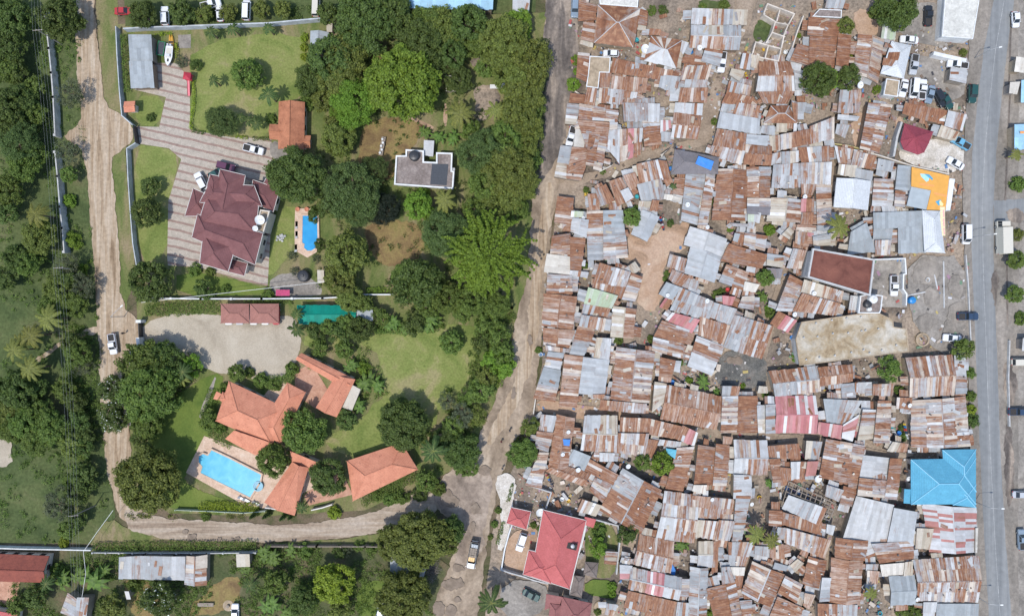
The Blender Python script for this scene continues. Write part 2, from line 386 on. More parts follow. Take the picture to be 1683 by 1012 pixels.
sheet('lawn', '221,158 272,158 262,208 224,206', G_LAWN, 0.2)
sheet('lawn', '218,238 270,242 296,258 278,328 276,422 226,434', G_LAWN, 0.3)
sheet('lawn', '462,340 492,340 488,400 452,450 438,452 448,395', G_LAWN, 0.3)
sheet('lawn', '290,440 436,470 430,486 290,488', G_LAWN2, 0.3)
sheet('concrete_patch', '293,58 314,57 314,80 293,80', G_CONC, 0.1, 0)
sheet('paved_driveway', '253,104 292,104 312,132 313,214 380,226 446,228 448,262 460,300 445,380 440,470 400,462 330,440 276,436 275,420 277,330 298,262 278,244 226,236 224,208 262,209 273,160 222,148 222,140 252,142', G_PAVE, 0.0, 0)
sheet('concrete_yard', '446,452 500,446 528,470 528,488 440,488', G_CONC, 0.3)
sheet('concrete_yard', '443,228 480,245 476,268 446,262', G_CONC, 0.2)
sheet('bare_yard', '600,205 640,190 700,196 692,215 680,250 640,300 598,300 585,250', G_DRY, 0.8)
sheet('bare_yard', '604,362 690,362 702,420 655,445 612,425 600,395', G_DRY, 0.8)
sheet('bare_yard', '610,80 645,74 640,100 612,112', G_DRY, 0.6)
sheet('bare_yard', '772,98 800,92 798,116 776,112', G_SLUM, 0.5)
sheet('bare_yard', '783,136 826,148 815,190 785,205 778,170', G_SLUM, 0.8)
sheet('lawn', '672,186 735,168 780,170 770,205 700,212', G_VERGE, 0.6)
sheet('footpath', '729,170 735,170 735,208 729,208', G_SAND, 0.2)
sheet('footpath', '666,192 670,188 714,208 710,213', G_SAND, 0.2)
sheet('lawn', '500,545 600,548 800,526 786,575 772,628 720,668 716,705 640,745 560,748 528,720 590,690 640,640 612,560 500,575', G_LAWN, 0.5)
sheet('lawn', '262,690 300,640 352,612 372,620 345,720 312,770 300,790 330,806 420,838 280,838 232,810 240,720', G_LAWN2, 0.4)
sheet('gravel_yard', '230,532 300,512 362,520 470,518 484,522 494,546 494,584 476,612 434,632 395,614 350,614 290,572 232,564', G_GRAVEL, 0.35)
sheet('footpath', '352,618 357,622 332,688 326,684', G_CONC, 0.1)
sheet('patio', '484,612 512,596 545,650 520,672 486,648', G_TERR, 0, 0)
sheet('patio', '434,650 456,622 472,630 452,664', G_DECK, 0, 0)
sheet('patio', '500,815 520,790 560,770 580,812 508,830', G_TERR, 0, 0)
sheet('patio', '336,716 372,728 432,750 452,762 520,772 520,800 438,836 400,828 306,776', G_DECK, 0, 0)
sheet('dirt_track', '128,-300 154,-300 154,0 160,60 168,120 172,175 200,188 217,206 220,232 196,250 183,262 190,330 197,420 199,500 232,530 234,562 206,575 205,640 216,720 214,780 226,835 262,850 205,868 180,800 171,730 165,640 162,560 159,500 154,420 146,330 140,250 112,232 105,222 134,205 133,170 127,120 124,60 127,0', G_TRACK, 0.45, 1)
sheet('dirt_track', '200,838 225,838 270,852 400,858 460,862 520,858 600,845 660,822 722,790 730,835 660,862 620,876 560,884 470,889 380,891 290,890 215,878', G_TRACKX, 0.45, 1)
sheet('grass_verge', '150,892 180,848 215,872 290,889 420,889 425,896 150,898', G_VERGE, 0.5)
sheet('grass_verge', '450,890 560,886 640,872 640,893 450,897', G_VERGE, 0.4)
sheet('footpath', '52,595 100,560 130,546 162,532 164,548 112,560 66,594 50,606', G_TRACK, 0.4)
sheet('footpath', '-20,700 12,702 20,735 22,765 -20,770', G_GRAVEL, 0.6)
sheet('backyard_ground', '-60,905 440,900 700,895 740,930 715,1100 -60,1100', ground('backyard_soil', [(0.065, 0.085, 0.034), (0.10, 0.105, 0.05), (0.17, 0.125, 0.08)], 0.16, fvar=0.4), 0.5, 0, step=2)
sheet('lawn', '585,960 640,952 660,985 620,1012 585,1012', G_LAWN2, 0.6)
sheet('bare_yard', '205,940 262,945 275,1012 212,1012', G_DRY, 0.8)
sheet('bare_yard', '360,950 400,945 390,990 345,1012 300,1010', G_DRY, 0.8)
sheet('patio', '-20,955 34,953 26,990 -20,1000', G_TERR, 0, 0)
# the middle road and the slum's open ground
sheet('dirt_road', '905,-300 952,-300 950,80 945,170 928,245 938,290 925,310 912,340 902,420 896,470 893,530 884,600 880,655 868,690 850,722 822,780 808,850 796,920 790,975 768,1150 700,1150 710,1000 728,950 752,900 756,862 714,835 712,790 775,752 800,688 832,604 850,520 868,450 872,380 874,300 886,200 890,120 897,60', G_ROAD, 0.6)
sheet('muddy_road', '902,-300 952,-300 952,70 946,150 926,235 905,285 878,300 884,200 890,120 896,60', G_MUD, 0.7)
sheet('muddy_road', '714,792 790,760 812,790 800,850 792,910 770,940 740,935 757,890 752,862 716,834', G_MUD2, 0.9)
sheet('wheel_track', '896,300 912,300 900,400 886,470 884,560 862,640 830,700 800,740 806,700 846,630 866,560 874,450', G_TRACK, 0.6)
sheet('dirt_alley', '1205,-60 1262,-60 1232,40 1214,75 1190,130 1178,190 1168,235 1135,246 1060,262 1010,288 960,300 930,322 910,330 922,296 985,282 1040,256 1095,240 1140,230 1150,195 1170,140 1195,80 1212,30', G_ALLEY, 0.4)
sheet('grass_patch', '1240,40 1262,20 1272,52 1260,70 1238,70', G_MEADOW, 0.6)
sheet('grass_patch', '1148,2 1200,2 1196,16 1150,16', G_MEADOW, 0.5)
sheet('sandy_clearing', '1032,384 1050,370 1075,392 1090,366 1125,372 1135,402 1098,420 1088,446 1092,480 1080,508 1062,512 1045,490 1055,450 1048,428 1020,425', G_SAND, 0.7)
sheet('sandy_clearing', '1115,365 1135,366 1126,404 1098,408', G_SAND, 0.4)
sheet('dirt_alley', '1272,475 1285,455 1292,455 1290,500 1270,530 1262,590 1248,585 1258,530', G_ALLEY, 0.4)
sheet('dirt_alley', '880,655 930,660 1000,672 1090,682 1090,690 990,690 885,680', G_SAND, 0.3)
sheet('dirt_alley', '1085,690 1186,705 1260,712 1350,715 1420,735 1480,745 1500,740 1500,752 1420,750 1340,730 1180,722 1090,702', G_ALLEY, 0.3)
sheet('dark_open_yard', '1190,575 1245,580 1262,600 1260,628 1240,640 1180,636 1172,615', ground('ash_ground', [(0.09, 0.09, 0.085), (0.15, 0.145, 0.13), (0.23, 0.20, 0.17)], 0.2, fvar=0.5), 0.6)
sheet('dirt_alley', '1108,690 1115,690 1112,860 1085,870 1085,860 1104,850', G_ALLEY, 0.25)
sheet('dirt_alley', '1200,725 1207,725 1204,820 1192,830', G_ALLEY, 0.25)
sheet('dirt_alley', '1360,870 1376,860 1374,960 1350,1012 1335,1012 1352,930', G_ALLEY, 0.3)
sheet('dirt_alley', '1370,170 1373,170 1370,260 1367,330 1362,330 1366,250', G_ALLEY, 0.1)
sheet('dirt_alley', '1395,180 1425,190 1412,245 1402,245', G_SAND, 0.4)
sheet('bare_yard', '1400,10 1450,30 1440,60 1405,60', G_SAND, 0.6)
sheet('bare_yard', '1468,200 1480,190 1500,255 1478,255', G_SAND, 0.3)
sheet('concrete_yard', '1470,5 1555,5 1545,70 1575,88 1470,62', G_CONC, 0.3)
sheet('parking_yard', '1482,92 1590,95 1582,175 1478,160', G_CONC, 0.3)
sheet('bare_yard', '1475,245 1525,228 1590,230 1586,290 1478,268', G_CHALK, 0.5)
sheet('concrete_yard', '1435,424 1488,424 1490,505 1430,505', G_CONC, 0.1, 0)
sheet('concrete_yard', '1490,420 1592,420 1598,590 1535,580 1490,510', G_CONC, 0.4)
sheet('garden_path', '812,782 835,775 848,790 838,870 828,905 815,900 826,850', G_CHALK, 0.5)
sheet('garden_path', '836,800 850,792 846,812 838,815', G_CHALK, 0.2)
sheet('courtyard', '832,880 880,858 888,900 858,945 826,942', G_SAND, 0.3)
sheet('concrete_yard', '826,950 895,955 905,985 880,1012 820,1012', G_CONC, 0.3)
sheet('lawn', '961,952 1012,952 1012,985 960,975', G_LAWN2, 0.3)
sheet('garden_ground', '962,855 1018,865 1016,950 962,945', G_VERGE, 0.3)
# the paved road on the right, its shoulders and far side
sheet('road_shoulder', '1600,-300 1725,-300 1700,0 1690,300 1690,700 1710,1300 1606,1300 1600,900 1592,700 1586,500 1580,300 1590,100', G_DUST, 0.4, 0, step=1.5)
sheet('far_verge', '1672,-300 2300,-300 2300,1300 1672,1300', G_CONC, 0.3, 0, step=2)
sheet('asphalt_road', '1650,-300 1684,-300 1666,0 1654,80 1644,170 1636,250 1631,340 1632,430 1634,510 1638,600 1641,700 1646,800 1652,900 1661,1012 1685,1300 1645,1300 1624,1012 1617,900 1612,800 1607,700 1603,600 1600,510 1596,430 1594,340 1597,250 1605,170 1616,80 1632,0', G_ASPH, 0.12, 0, step=0.8)
sheet('road_marking', '1666,-300 1666.8,-300 1649.6,0 1635.6,80 1625,170 1617.6,250 1613,340 1614.6,430 1617.6,510 1621,600 1624.6,700 1629.6,800 1635,900 1642.6,1012 1660,1300 1659,1300 1641.8,1012 1634.2,900 1628.8,800 1623.8,700 1620.2,600 1616.8,510 1613.8,430 1612.2,340 1616.8,250 1624.2,170 1634.8,80 1648.8,0', ground('worn_road_line', [(0.26, 0.27, 0.27), (0.33, 0.335, 0.33), (0.42, 0.42, 0.40)], 0.8), 0, 0)
sheet('side_road', '1631,330 1700,326 1700,362 1632,366', G_ASPH, 0.3, 0)
sheet('drain', '1657,150 1660,150 1652,330 1649,330', G_MUD, 0.05, 0)
sheet('drain', '1651,380 1654,380 1656,535 1653,535', G_MUD, 0.05, 0)
sheet('drain', '1659,20 1662,20 1658,150 1655,150', G_MUD, 0.05, 0)
for s in ('1650,345 1680,342 1683,366 1655,362', '1646,600 1660,590 1672,640 1660,672 1648,650', '1650,690 1660,690 1668,780 1656,850 1650,800', '1628,465 1636,440 1640,470 1636,505 1630,500'):
    sheet('damp_patch', s, G_MUD, 0.7)
for cx, cy, rx, ry in ((315, 883, 9, 7), (388, 884, 9, 5), (360, 884, 5, 4), (306, 872, 4, 4), (740, 823, 15, 12), (782, 835, 7, 9), (743, 958, 16, 11), (722, 1000, 10, 14), (744, 1000, 10, 11),
                       (755, 955, 7, 8), (753, 932, 10, 7), (736, 810, 7, 5), (778, 866, 4, 8), (752, 985, 6, 5), (797, 772, 12, 6), (1207, 592, 12, 6), (845, 648, 6, 10), (871, 560, 4, 8)):
    k = 14
    sheet('puddle', [(cx + rx*math.cos(2*math.pi*i/k), cy + ry*math.sin(2*math.pi*i/k)) for i in range(k)], PUDDLE, 0.85, 1, step=0.3)
for s in ('1500,430 1530,425 1548,440 1530,470 1505,465', '1560,500 1580,495 1578,530 1556,528', '1520,470 1545,480 1540,505 1516,500', '1556,455 1580,450 1582,490 1560,485'):
    sheet('damp_patch', s, G_DUST, 0.9)
for s in ('1494,448 1512,440 1520,458 1500,470', '1545,530 1570,526 1572,548 1550,552', '1500,520 1530,512 1540,535 1510,548'):
    sheet('rubble_patch', s, G_DUST, 0.9)

# ------------------------------------------------------------------ foliage
def leaves_mesh(name, C, Nn, Ln, Wd, mats, mi=None):
    """many small diamond leaves: centres, facing, length and width"""
    n = len(C); rnd = npr.normal(size=(n, 3)); Nn = Nn/np.linalg.norm(Nn, axis=1, keepdims=True)
    t = np.cross(Nn, rnd); t /= np.linalg.norm(t, axis=1, keepdims=True) + 1e-9; b = np.cross(Nn, t)
    V = np.empty((n, 4, 3)); l = Ln[:, None]/2; w = Wd[:, None]/2
    V[:, 0] = C - t*l; V[:, 1] = C + b*w + t*l*0.15; V[:, 2] = C + t*l; V[:, 3] = C - b*w + t*l*0.15
    me = bpy.data.meshes.new(name); me.vertices.add(n*4); me.vertices.foreach_set('co', V.reshape(-1))
    me.loops.add(n*4); me.loops.foreach_set('vertex_index', np.arange(n*4, dtype=np.int32))
    me.polygons.add(n); me.polygons.foreach_set('loop_start', np.arange(0, n*4, 4, dtype=np.int32))
    for m in mats: me.materials.append(m)
    if mi is not None: me.polygons.foreach_set('material_index', mi.astype(np.int32))
    me.update(calc_edges=True); return me
def clumps(centres, rad, per, flat=0.75):
    """leaf centres and facings scattered through clumps"""
    k = len(centres); d = npr.normal(size=(k, per, 3)); d /= np.linalg.norm(d, axis=2, keepdims=True)
    r = npr.random((k, per, 1))**0.45
    off = d*r*rad[:, None, None]; off[:, :, 2] *= flat
    C = centres[:, None, :] + off
    Nn = d*0.8 + npr.normal(size=d.shape)*0.45 + np.array([0, 0, 0.55])
    return C.reshape(-1, 3), Nn.reshape(-1, 3)
def dome_mesh(name, Rr, ncl, per, crad, leaf, flat=0.72, lobe=0.19, gap=0.12, flower=False):
    seed = npr.random()*50; cs = []
    while len(cs) < ncl:
        d = npr.normal(size=3); d /= np.linalg.norm(d)
        if d[2] < -0.25: continue
        w = 1 + lobe*1.6*mnoise.noise(Vector((d[0]*1.8+seed, d[1]*1.8, d[2]*1.8))) + lobe*0.6*mnoise.noise(Vector((d[0]*4+seed, d[1]*4, d[2]*4)))
        if mnoise.noise(Vector((d[0]*3.2, d[1]*3.2+seed, d[2]*3.2))) < -0.42 + gap: w *= 0.80
        r = Rr*w*(0.93 if npr.random() < 0.82 else 0.3 + 0.55*npr.random())
        cs.append((d[0]*r, d[1]*r, d[2]*r*flat))
    cs = np.array(cs); rad = crad*(0.65 + 0.7*npr.random(ncl))
    C, Nn = clumps(cs, rad, per); n = len(C)
    Ln = leaf*(0.7 + 0.7*npr.random(n)); mi = (npr.random(n) < 0.035).astype(int) if flower else None
    return leaves_mesh(name, C, Nn, Ln, Ln*0.62, [LEAF['D']] + ([FLOWER] if flower else []), mi)
def fingers_mesh(name, Rr):
    """long drooping sprays that radiate from the stem"""
    cs = []; rad = []
    for k in range(170):
        a = npr.random()*6.283; br = Rr*0.62*npr.random()**0.55; bx, by = math.cos(a)*br, math.sin(a)*br
        d = a + npr.normal()*0.55 - 0.25; ln = Rr*(0.26 + 0.24*npr.random())*(1.15 if math.cos(d) > 0 else 0.8); z0 = Rr*(0.55*(1 - (br/Rr)**1.6) + 0.12*npr.random()); bend = npr.normal()*0.35
        for s in np.linspace(0.0, 1.0, 9):
            cs.append((bx + math.cos(d + bend*s)*ln*s, by + math.sin(d + bend*s)*ln*s, z0 + Rr*(0.10*s - 0.20*s*s))); rad.append((0.74 - 0.46*s)*Rr*0.085)
    C, Nn = clumps(np.array(cs), np.array(rad), 24, 0.6); n = len(C); Ln = 0.55*(0.7 + 0.6*npr.random(n))
    return leaves_mesh(name, C, Nn, Ln, Ln*0.55, [LEAF['L']])
def cone_mesh(name, Rr, Hh):
    cs = []; rad = []
    for k in range(60):
        z = npr.random()*Hh; r = Rr*(1 - z/Hh)**0.8*0.7; a = npr.random()*6.283; cs.append((math.cos(a)*r, math.sin(a)*r, z - Hh/2)); rad.append(Rr*0.42*(1.1 - z/Hh*0.6))
    C, Nn = clumps(np.array(cs), np.array(rad), 30, 1.0); n = len(C); Ln = 0.32*(0.7 + 0.6*npr.random(n))
    return leaves_mesh(name, C, Nn, Ln, Ln*0.5, [LEAF['D']])
def palm_mesh(name, fr, length, nf, droop=0.55, leafl=0.75):
    C = []; Q = []
    for k in range(nf):
        a = 2.399963*k + npr.random()*0.4; ln = length*(0.75 + 0.35*npr.random()); up = 0.15 + 0.75*npr.random()
        d = Vector((math.cos(a), math.sin(a), 0)); side = Vector((-d.y, d.x, 0)); pts = []
        for i in range(15):
            s = i/14; pts.append(d*ln*s*(1-0.10*s) + Vector((0, 0, ln*(up*0.5*s - droop*s*s))))
        Q.append((pts, side, ln))
    mbp = MB()
    for pts, side, ln in Q:
        for i in range(14):
            p, q = pts[i], pts[i+1]; w = 0.05*(1 - i/15)
            mbp.face([p - side*w, p + side*w, q + side*w*0.9, q - side*w*0.9], 1)
            if i < 1: continue
            for sd in (-1, 1):
                for h in (0.0, 0.5):
                    b = p.lerp(q, h); L0 = leafl*ln/3.2*(0.55 + 0.75*math.sin(math.pi*min(1, (i+h)/14*0.9 + 0.08)))
                    tip = b + side*sd*L0*0.85 + (q-p).normalized()*L0*0.5 + Vector((0, 0, -L0*(0.25 + 0.25*npr.random())))
                    m = b.lerp(tip, 0.5) + Vector((0, 0, 0.04)); wv = (q-p).normalized()*0.075*fr
                    mbp.face([b - wv, b + wv, m + wv, tip, m - wv], 0)
    me = mbp.mesh(name, [LEAF['P'], LEAF['P']]); return me
def banana_mesh(name, stems):
    mbp = MB()
    for s in range(stems):
        o = Vector((npr.normal()*0.9, npr.normal()*0.9, 0)) if s else Vector((0, 0, 0)); hz = 1.0 + npr.random()*1.0
        for k in range(8):
            a = 2.4*k + npr.random(); d = Vector((math.cos(a), math.sin(a), 0)); side = Vector((-d.y, d.x, 0)); ln = 1.5 + 0.8*npr.random(); pr = None
            for i in range(6):
                t = i/5; p = o + d*ln*t + Vector((0, 0, hz + ln*(0.55*t - 0.75*t*t))); w = 0.32*math.sin(math.pi*(0.08 + 0.9*t))
                if pr: mbp.face([pr[0] - side*pr[1], pr[0], p, p - side*w], 0); mbp.face([pr[0], pr[0] + side*pr[1], p + side*w, p], 0)
                pr = (p, w)
    return mbp.mesh(name, [LEAF['B']])
PROTO = {
 'broad': [(2.2, dome_mesh('small_crown', 2.0, 46, 70, 0.6, 0.34)), (2.2, dome_mesh('small_crown', 2.0, 50, 62, 0.55, 0.34, 0.8, 0.24)),
           (4.5, dome_mesh('medium_crown', 4.1, 150, 80, 0.75, 0.40)), (4.5, dome_mesh('medium_crown', 4.1, 130, 90, 0.85, 0.42, 0.65, 0.26)), (4.5, dome_mesh('medium_crown', 4.1, 170, 70, 0.7, 0.38, 0.8, 0.22, 0.2)),
           (7.5, dome_mesh('large_crown', 6.9, 330, 80, 0.95, 0.48)), (7.5, dome_mesh('large_crown', 6.9, 300, 88, 1.05, 0.48, 0.62, 0.25, 0.12))],
 'fine': [(5.5, dome_mesh('feathery_crown', 5.0, 300, 80, 0.75, 0.26, 0.55, 0.2, 0.02)), (5.5, dome_mesh('feathery_crown', 5.0, 290, 80, 0.8, 0.26, 0.6, 0.26, 0.05))],
 'flower': [(4.5, dome_mesh('flecked_crown', 4.1, 130, 80, 0.8, 0.40, 0.7, 0.3, 0.15, True))],
 'sparse': [(4.0, dome_mesh('sparse_crown', 3.6, 85, 30, 0.7, 0.32, 0.7, 0.35, 0.25))],
 'fingers': [(11.5, fingers_mesh('spray_crown', 11.0))],
 'cone': [(0.9, cone_mesh('column_crown', 0.85, 5.0))],
 'palm': [(3.2, palm_mesh('palm_fronds', 1.3, 3.5, 14, 0.5, 0.42)), (3.2, palm_mesh('palm_fronds', 1.3, 3.4, 12, 0.55, 0.45))],
 'dpalm': [(2.6, palm_mesh('feather_palm_fronds', 0.9, 3.0, 12, 0.55, 0.42)), (2.6, palm_mesh('feather_palm_fronds', 0.9, 2.9, 13, 0.6, 0.45))],
 'banana': [(2.2, banana_mesh('banana_leaves', 3)), (2.2, banana_mesh('banana_leaves', 4))],
}
def trunk_mesh(limbs=True):
    mb = MB(); mb.tube([(0, 0, -0.05), (0.05, 0.02, 0.5), (0, 0, 1.0)], [0.10, 0.075, 0.06], 7)
    if limbs:
        for k in range(5):
            a = 1.26*k + 0.3; mb.tube([(0, 0, 0.6 + 0.06*k), (0.3*math.cos(a), 0.3*math.sin(a), 1.0 + 0.03*k), (0.62*math.cos(a), 0.62*math.sin(a), 1.25)], [0.05, 0.035, 0.015], 5)
    return mb.mesh('trunk', [BARK], smooth=True)
TRUNK = trunk_mesh(); PALMTRUNK = trunk_mesh(False)
KIND = {  # proto, colour, look, name, category
 'D': ('broad', 'D', 'dark green', 'broadleaf_tree', 'tree'), 'M': ('broad', 'M', 'mid green', 'broadleaf_tree', 'tree'), 'L': ('broad', 'L', 'bright green', 'broadleaf_tree', 'tree'),
 'O': ('broad', 'O', 'olive green', 'broadleaf_tree', 'tree'), 'Y': ('broad', 'Y', 'yellow green', 'broadleaf_tree', 'tree'), 'F': ('fine', 'F', 'feathery dull green', 'feathery_tree', 'tree'),
 'f': ('fine', 'L', 'feathery pale green', 'feathery_tree', 'tree'), 'G': ('sparse', 'G', 'thin grey green', 'sparse_tree', 'tree'), 'N': ('fine', 'N', 'blackish leafed', 'feathery_tree', 'tree'), 'W': ('flower', 'D', 'dark white flecked', 'flowering_tree', 'tree'),
 'X': ('fingers', 'L', 'spiky lime green', 'spreading_tree', 'tree'), 'C': ('cone', 'D', 'dark column', 'column_conifer', 'conifer'),
 'P': ('palm', 'P', 'yellowish coconut palm', 'coconut_palm', 'palm'), 'Q': ('dpalm', 'Q', 'dark feather palm', 'feather_palm', 'palm'), 'B': ('banana', 'B', 'banana clump with broad leaves', 'banana_plant', 'banana plant'),
}
def tree(px, py, r, kind, label=None, tall=1.0):
    pro, colr, look, name, cat = KIND[kind]; rm = r*S
    small = rm < 2.1 and pro in ('broad', 'fine', 'sparse')
    opts = PROTO[pro]; best = min(abs(math.log(a/rm)) for a, _ in opts)
    ra, me = rng.choice([o for o in opts if abs(math.log(o[0]/rm)) < best + 0.02])
    s = rm/ra
    if pro in ('palm', 'dpalm'): zc = (1.9*rm + 1.2)*tall
    elif pro == 'banana': zc = 0.5*s
    elif pro == 'cone': zc = 2.6*s
    elif pro == 'fingers': zc = 5.5
    else: zc = (0.42*rm if small else 0.62*rm + 1.3)*tall
    p = P(px, py, zc); gap = rng.uniform(0, 6.28)
    t = thing(name if not small else 'shrub', (p.x, p.y, 0))
    c = bpy.data.objects.new('crown' if pro not in ('palm', 'dpalm') else 'fronds', me); COL.objects.link(c); c.parent = t
    c.location = (0, 0, zc); c.rotation_euler = (0, 0, gap); c.scale = (s*rng.uniform(0.94, 1.06), s*rng.uniform(0.94, 1.06), s*rng.uniform(0.9, 1.1))
    c.material_slots[0].link = 'OBJECT'; c.material_slots[0].material = LEAF[colr]
    if pro in ('palm', 'dpalm'):
        c.material_slots[1].link = 'OBJECT'; c.material_slots[1].material = LEAF['P']
    if not small and pro not in ('banana',):
        k = bpy.data.objects.new('trunk', PALMTRUNK if pro in ('palm', 'dpalm', 'cone') else TRUNK); COL.objects.link(k); k.parent = t
        w = 2.2 if pro in ('palm', 'dpalm', 'cone') else max(2.5, rm*0.8); k.scale = (w, w, zc if pro != 'cone' else 1.0)
    size = 'huge ' if rm > 8 else 'large ' if rm > 5.2 else 'small ' if rm < 2.8 and not small else ''
    w = {'P': '', 'Q': '', 'B': '', 'C': 'conifer'}.get(kind, 'shrub' if small else 'tree')
    g = {'P': 'coconut palms', 'Q': 'dark feather palms', 'B': 'banana plants', 'C': 'column conifers'}.get(kind, 'garden shrubs' if small else 'broad crowned trees')
    if label: tag(t, label, 'shrub' if small else cat, g)
    else: auto(t, (size + look + ' ' + w).strip(), px, py, 'shrub' if small else cat, g)
    return t
TREES = {
'D': '20,30,33 100,33,34 15,78,28 15,178,34 38,168,26 15,220,25 8,350,20 30,425,24 8,455,20 120,566,18 125,660,17 28,640,33 55,632,20 130,692,17 142,715,14 135,737,17 138,778,20 140,796,18 125,812,20 128,852,14 112,455,20 '
     '270,588,28 228,720,14 248,462,36 242,350,25 510,132,24 545,98,38 600,35,48 640,20,38 690,78,42 742,92,28 770,42,34 752,132,24 490,292,47 545,340,19 526,402,9 690,466,38 560,546,19 592,541,22 680,531,18 790,561,17 730,722,23 757,742,28 540,784,30 570,690,17 '
     '500,985,23 742,872,24 1345,132,30 1395,128,18 1475,18,33 1599,690,11 1030,876,16 235,25,23 300,22,20 540,24,18 60,980,18 170,992,11 519,352,13 560,905,12 232,690,16 1452,12,20 520,545,14 25,118,20 585,75,26 655,470,20',
'M': '775,215,16 812,262,22 870,265,18 850,345,22 780,345,20 715,395,18 700,505,16 760,515,16 815,502,22 780,72,24 880,175,15 10,112,26 58,142,17 60,187,17 60,250,19 40,272,26 15,312,26 113,287,14 88,505,23 122,500,23 45,432,23 130,582,23 108,640,18 70,680,24 82,702,28 40,692,28 105,712,18 20,702,24 60,722,24 112,870,15 '
     '240,600,36 246,645,46 245,692,27 440,483,10 445,196,9 500,146,11 505,170,13 700,42,28 800,110,18 800,300,32 665,452,22 735,490,28 775,492,28 570,530,16 540,536,14 625,520,14 650,562,1 800,535,20 820,552,20 825,580,20 790,641,20 766,651,14 745,701,18 766,762,22 775,722,11 '
     '500,710,33 450,755,28 524,571,14 566,574,15 430,625,13 390,612,14 370,636,9 480,606,11 452,632,11 342,690,16 362,702,11 700,790,18 720,802,13 660,816,13 455,955,20 500,905,13 220,960,11 255,950,13 25,995,14 860,746,22 1257,456,14 1266,515,9 1460,606,19 1583,574,16 1595,612,9 1595,651,9 1056,759,14 984,872,12 1038,357,15 1672,303,13 1670,427,15 1667,483,14 1677,523,11 830,232,32 650,962,18 95,940,13 1178,484,8 1487,1005,13 600,500,14 410,612,9',
'L': '116,330,11 123,395,13 135,445,11 318,601,16 585,170,3 665,140,58 852,42,24 688,338,26 706,352,11 810,592,18 826,602,18 600,606,11 948,101,9 942,139,11 948,118,6 1360,130,17 1441,148,7 1264,378,10 982,899,15 1006,963,8 1006,976,7 1239,444,8 1264,506,7 1308,589,7 1165,1005,9 1200,376,6 1132,626,7 855,318,12 695,318,12',
'O': '65,390,28 95,476,23 15,662,28 120,732,20 248,788,52 560,132,33 530,166,18 557,230,28 545,206,16 570,90,33 720,50,33 830,70,43 870,102,36 840,122,33 860,152,33 852,192,33 862,242,24 835,282,43 856,302,28 830,322,33 560,460,28 572,418,36 577,490,23 800,620,18 786,681,14 690,886,48 646,890,28 728,884,30 560,1000,18 186,996,20 665,978,42 870,700,14 856,731,13 1389,43,14 1438,20,11 1375,12,7 1583,87,7 1670,387,11 335,22,14 375,20,14 430,16,14 465,16,14 120,38,16 815,255,24 875,215,18',
'Y': '550,842,11 105,890,9 550,958,33 1595,673,9 500,62,7 500,78,7 500,94,7 1396,91,6',
'F': '32,237,33 363,200,28 580,312,46 590,342,33 795,252,42 735,386,40 615,280,24 700,470,20',
'f': '585,172,40 560,185,18',
'G': '120,155,24 112,250,21 115,435,20 140,470,22 137,602,17 98,830,26 300,103,12 672,480,1 760,681,22 572,906,11 735,660,16 480,420,9 520,425,8 485,446,9',
'N': '635,346,26', 'W': '186,640,23 188,685,24 262,985,28', 'X': '803,424,80',
'C': '417,846,6 437,847,6 465,850,6 478,849,5',
'P': '57,352,21 77,524,22 50,551,21 32,561,17 22,576,21 48,606,22 757,186,23 815,182,18 731,327,22 1380,374,23 1244,879,17 1269,889,15 1672,254,11 1433,976,12 300,622,14',
'Q': '440,155,17 420,202,13 350,132,11 345,52,11 382,47,12 440,46,11 395,193,9 486,541,15 488,516,12 300,612,17 712,741,24 495,834,11 410,962,14 75,960,15 808,990,25 1107,306,7 408,198,11 318,128,1',
'B': '722,226,13 745,228,13 700,222,11 650,531,14 700,530,17 718,522,13 602,626,18 620,632,14 590,662,14 582,600,13 740,692,11 450,916,14 482,902,12 440,902,14 452,990,17 475,1000,14 162,950,22 175,936,14 140,942,14 112,950,16 1155,627,13 1119,891,13 1263,794,8 1250,488,11 1175,644,8 640,533,10 665,540,10 410,932,11',
}
SHRUBS = [('D', 247, 307, 15), ('D', 323, 108, 10), ('M', 320, 443, 11), ('M', 346, 446, 8), ('D', 336, 475, 15), ('M', 371, 475, 8), ('D', 110, 840, 9), ('M', 115, 790, 12), ('M', 620, 815, 9), ('M', 640, 819, 11), ('M', 877, 862, 6), ('M', 887, 868, 5),
          ('M', 819, 838, 6), ('M', 813, 861, 6), ('O', 806, 882, 5), ('M', 960, 436, 7), ('M', 1016, 559, 8), ('M', 1117, 596, 6), ('D', 1482, 702, 6), ('M', 1484, 718, 7), ('M', 1216, 975, 6), ('D', 1102, 367, 6), ('M', 1477, 641, 8), ('D', 248, 193, 7), ('M', 590, 896, 9), ('M', 612, 902, 9),
          ('M', 700, 640, 3), ('M', 738, 641, 5), ('M', 338, 848, 8), ('D', 690, 812, 12), ('M', 640, 690, 1), ('O', 1030, 310, 5), ('M', 1050, 345, 8), ('M', 1071, 18, 8), ('D', 1090, 17, 8), ('M', 964, 313, 6), ('M', 991, 282, 5), ('M', 955, 350, 6), ('L', 961, 437, 6), ('M', 1096, 449, 5), ('M', 1093, 458, 5), ('L', 1209, 131, 8), ('M', 1190, 9, 9), ('M', 1155, 12, 7), ('L', 1313, 59, 4), ('M', 1174, 200, 6), ('M', 1169, 332, 6), ('M', 885, 575, 6), ('M', 1070, 557, 7), ('L', 1221, 634, 5), ('L', 1258, 648, 6), ('M', 1477, 804, 5), ('M', 1505, 1007, 9), ('M', 982, 1005, 6), ('M', 1321, 996, 4), ('M', 943, 404, 5), ('M', 945, 432, 5), ('O', 905, 690, 6), ('M', 1186, 478, 6)]
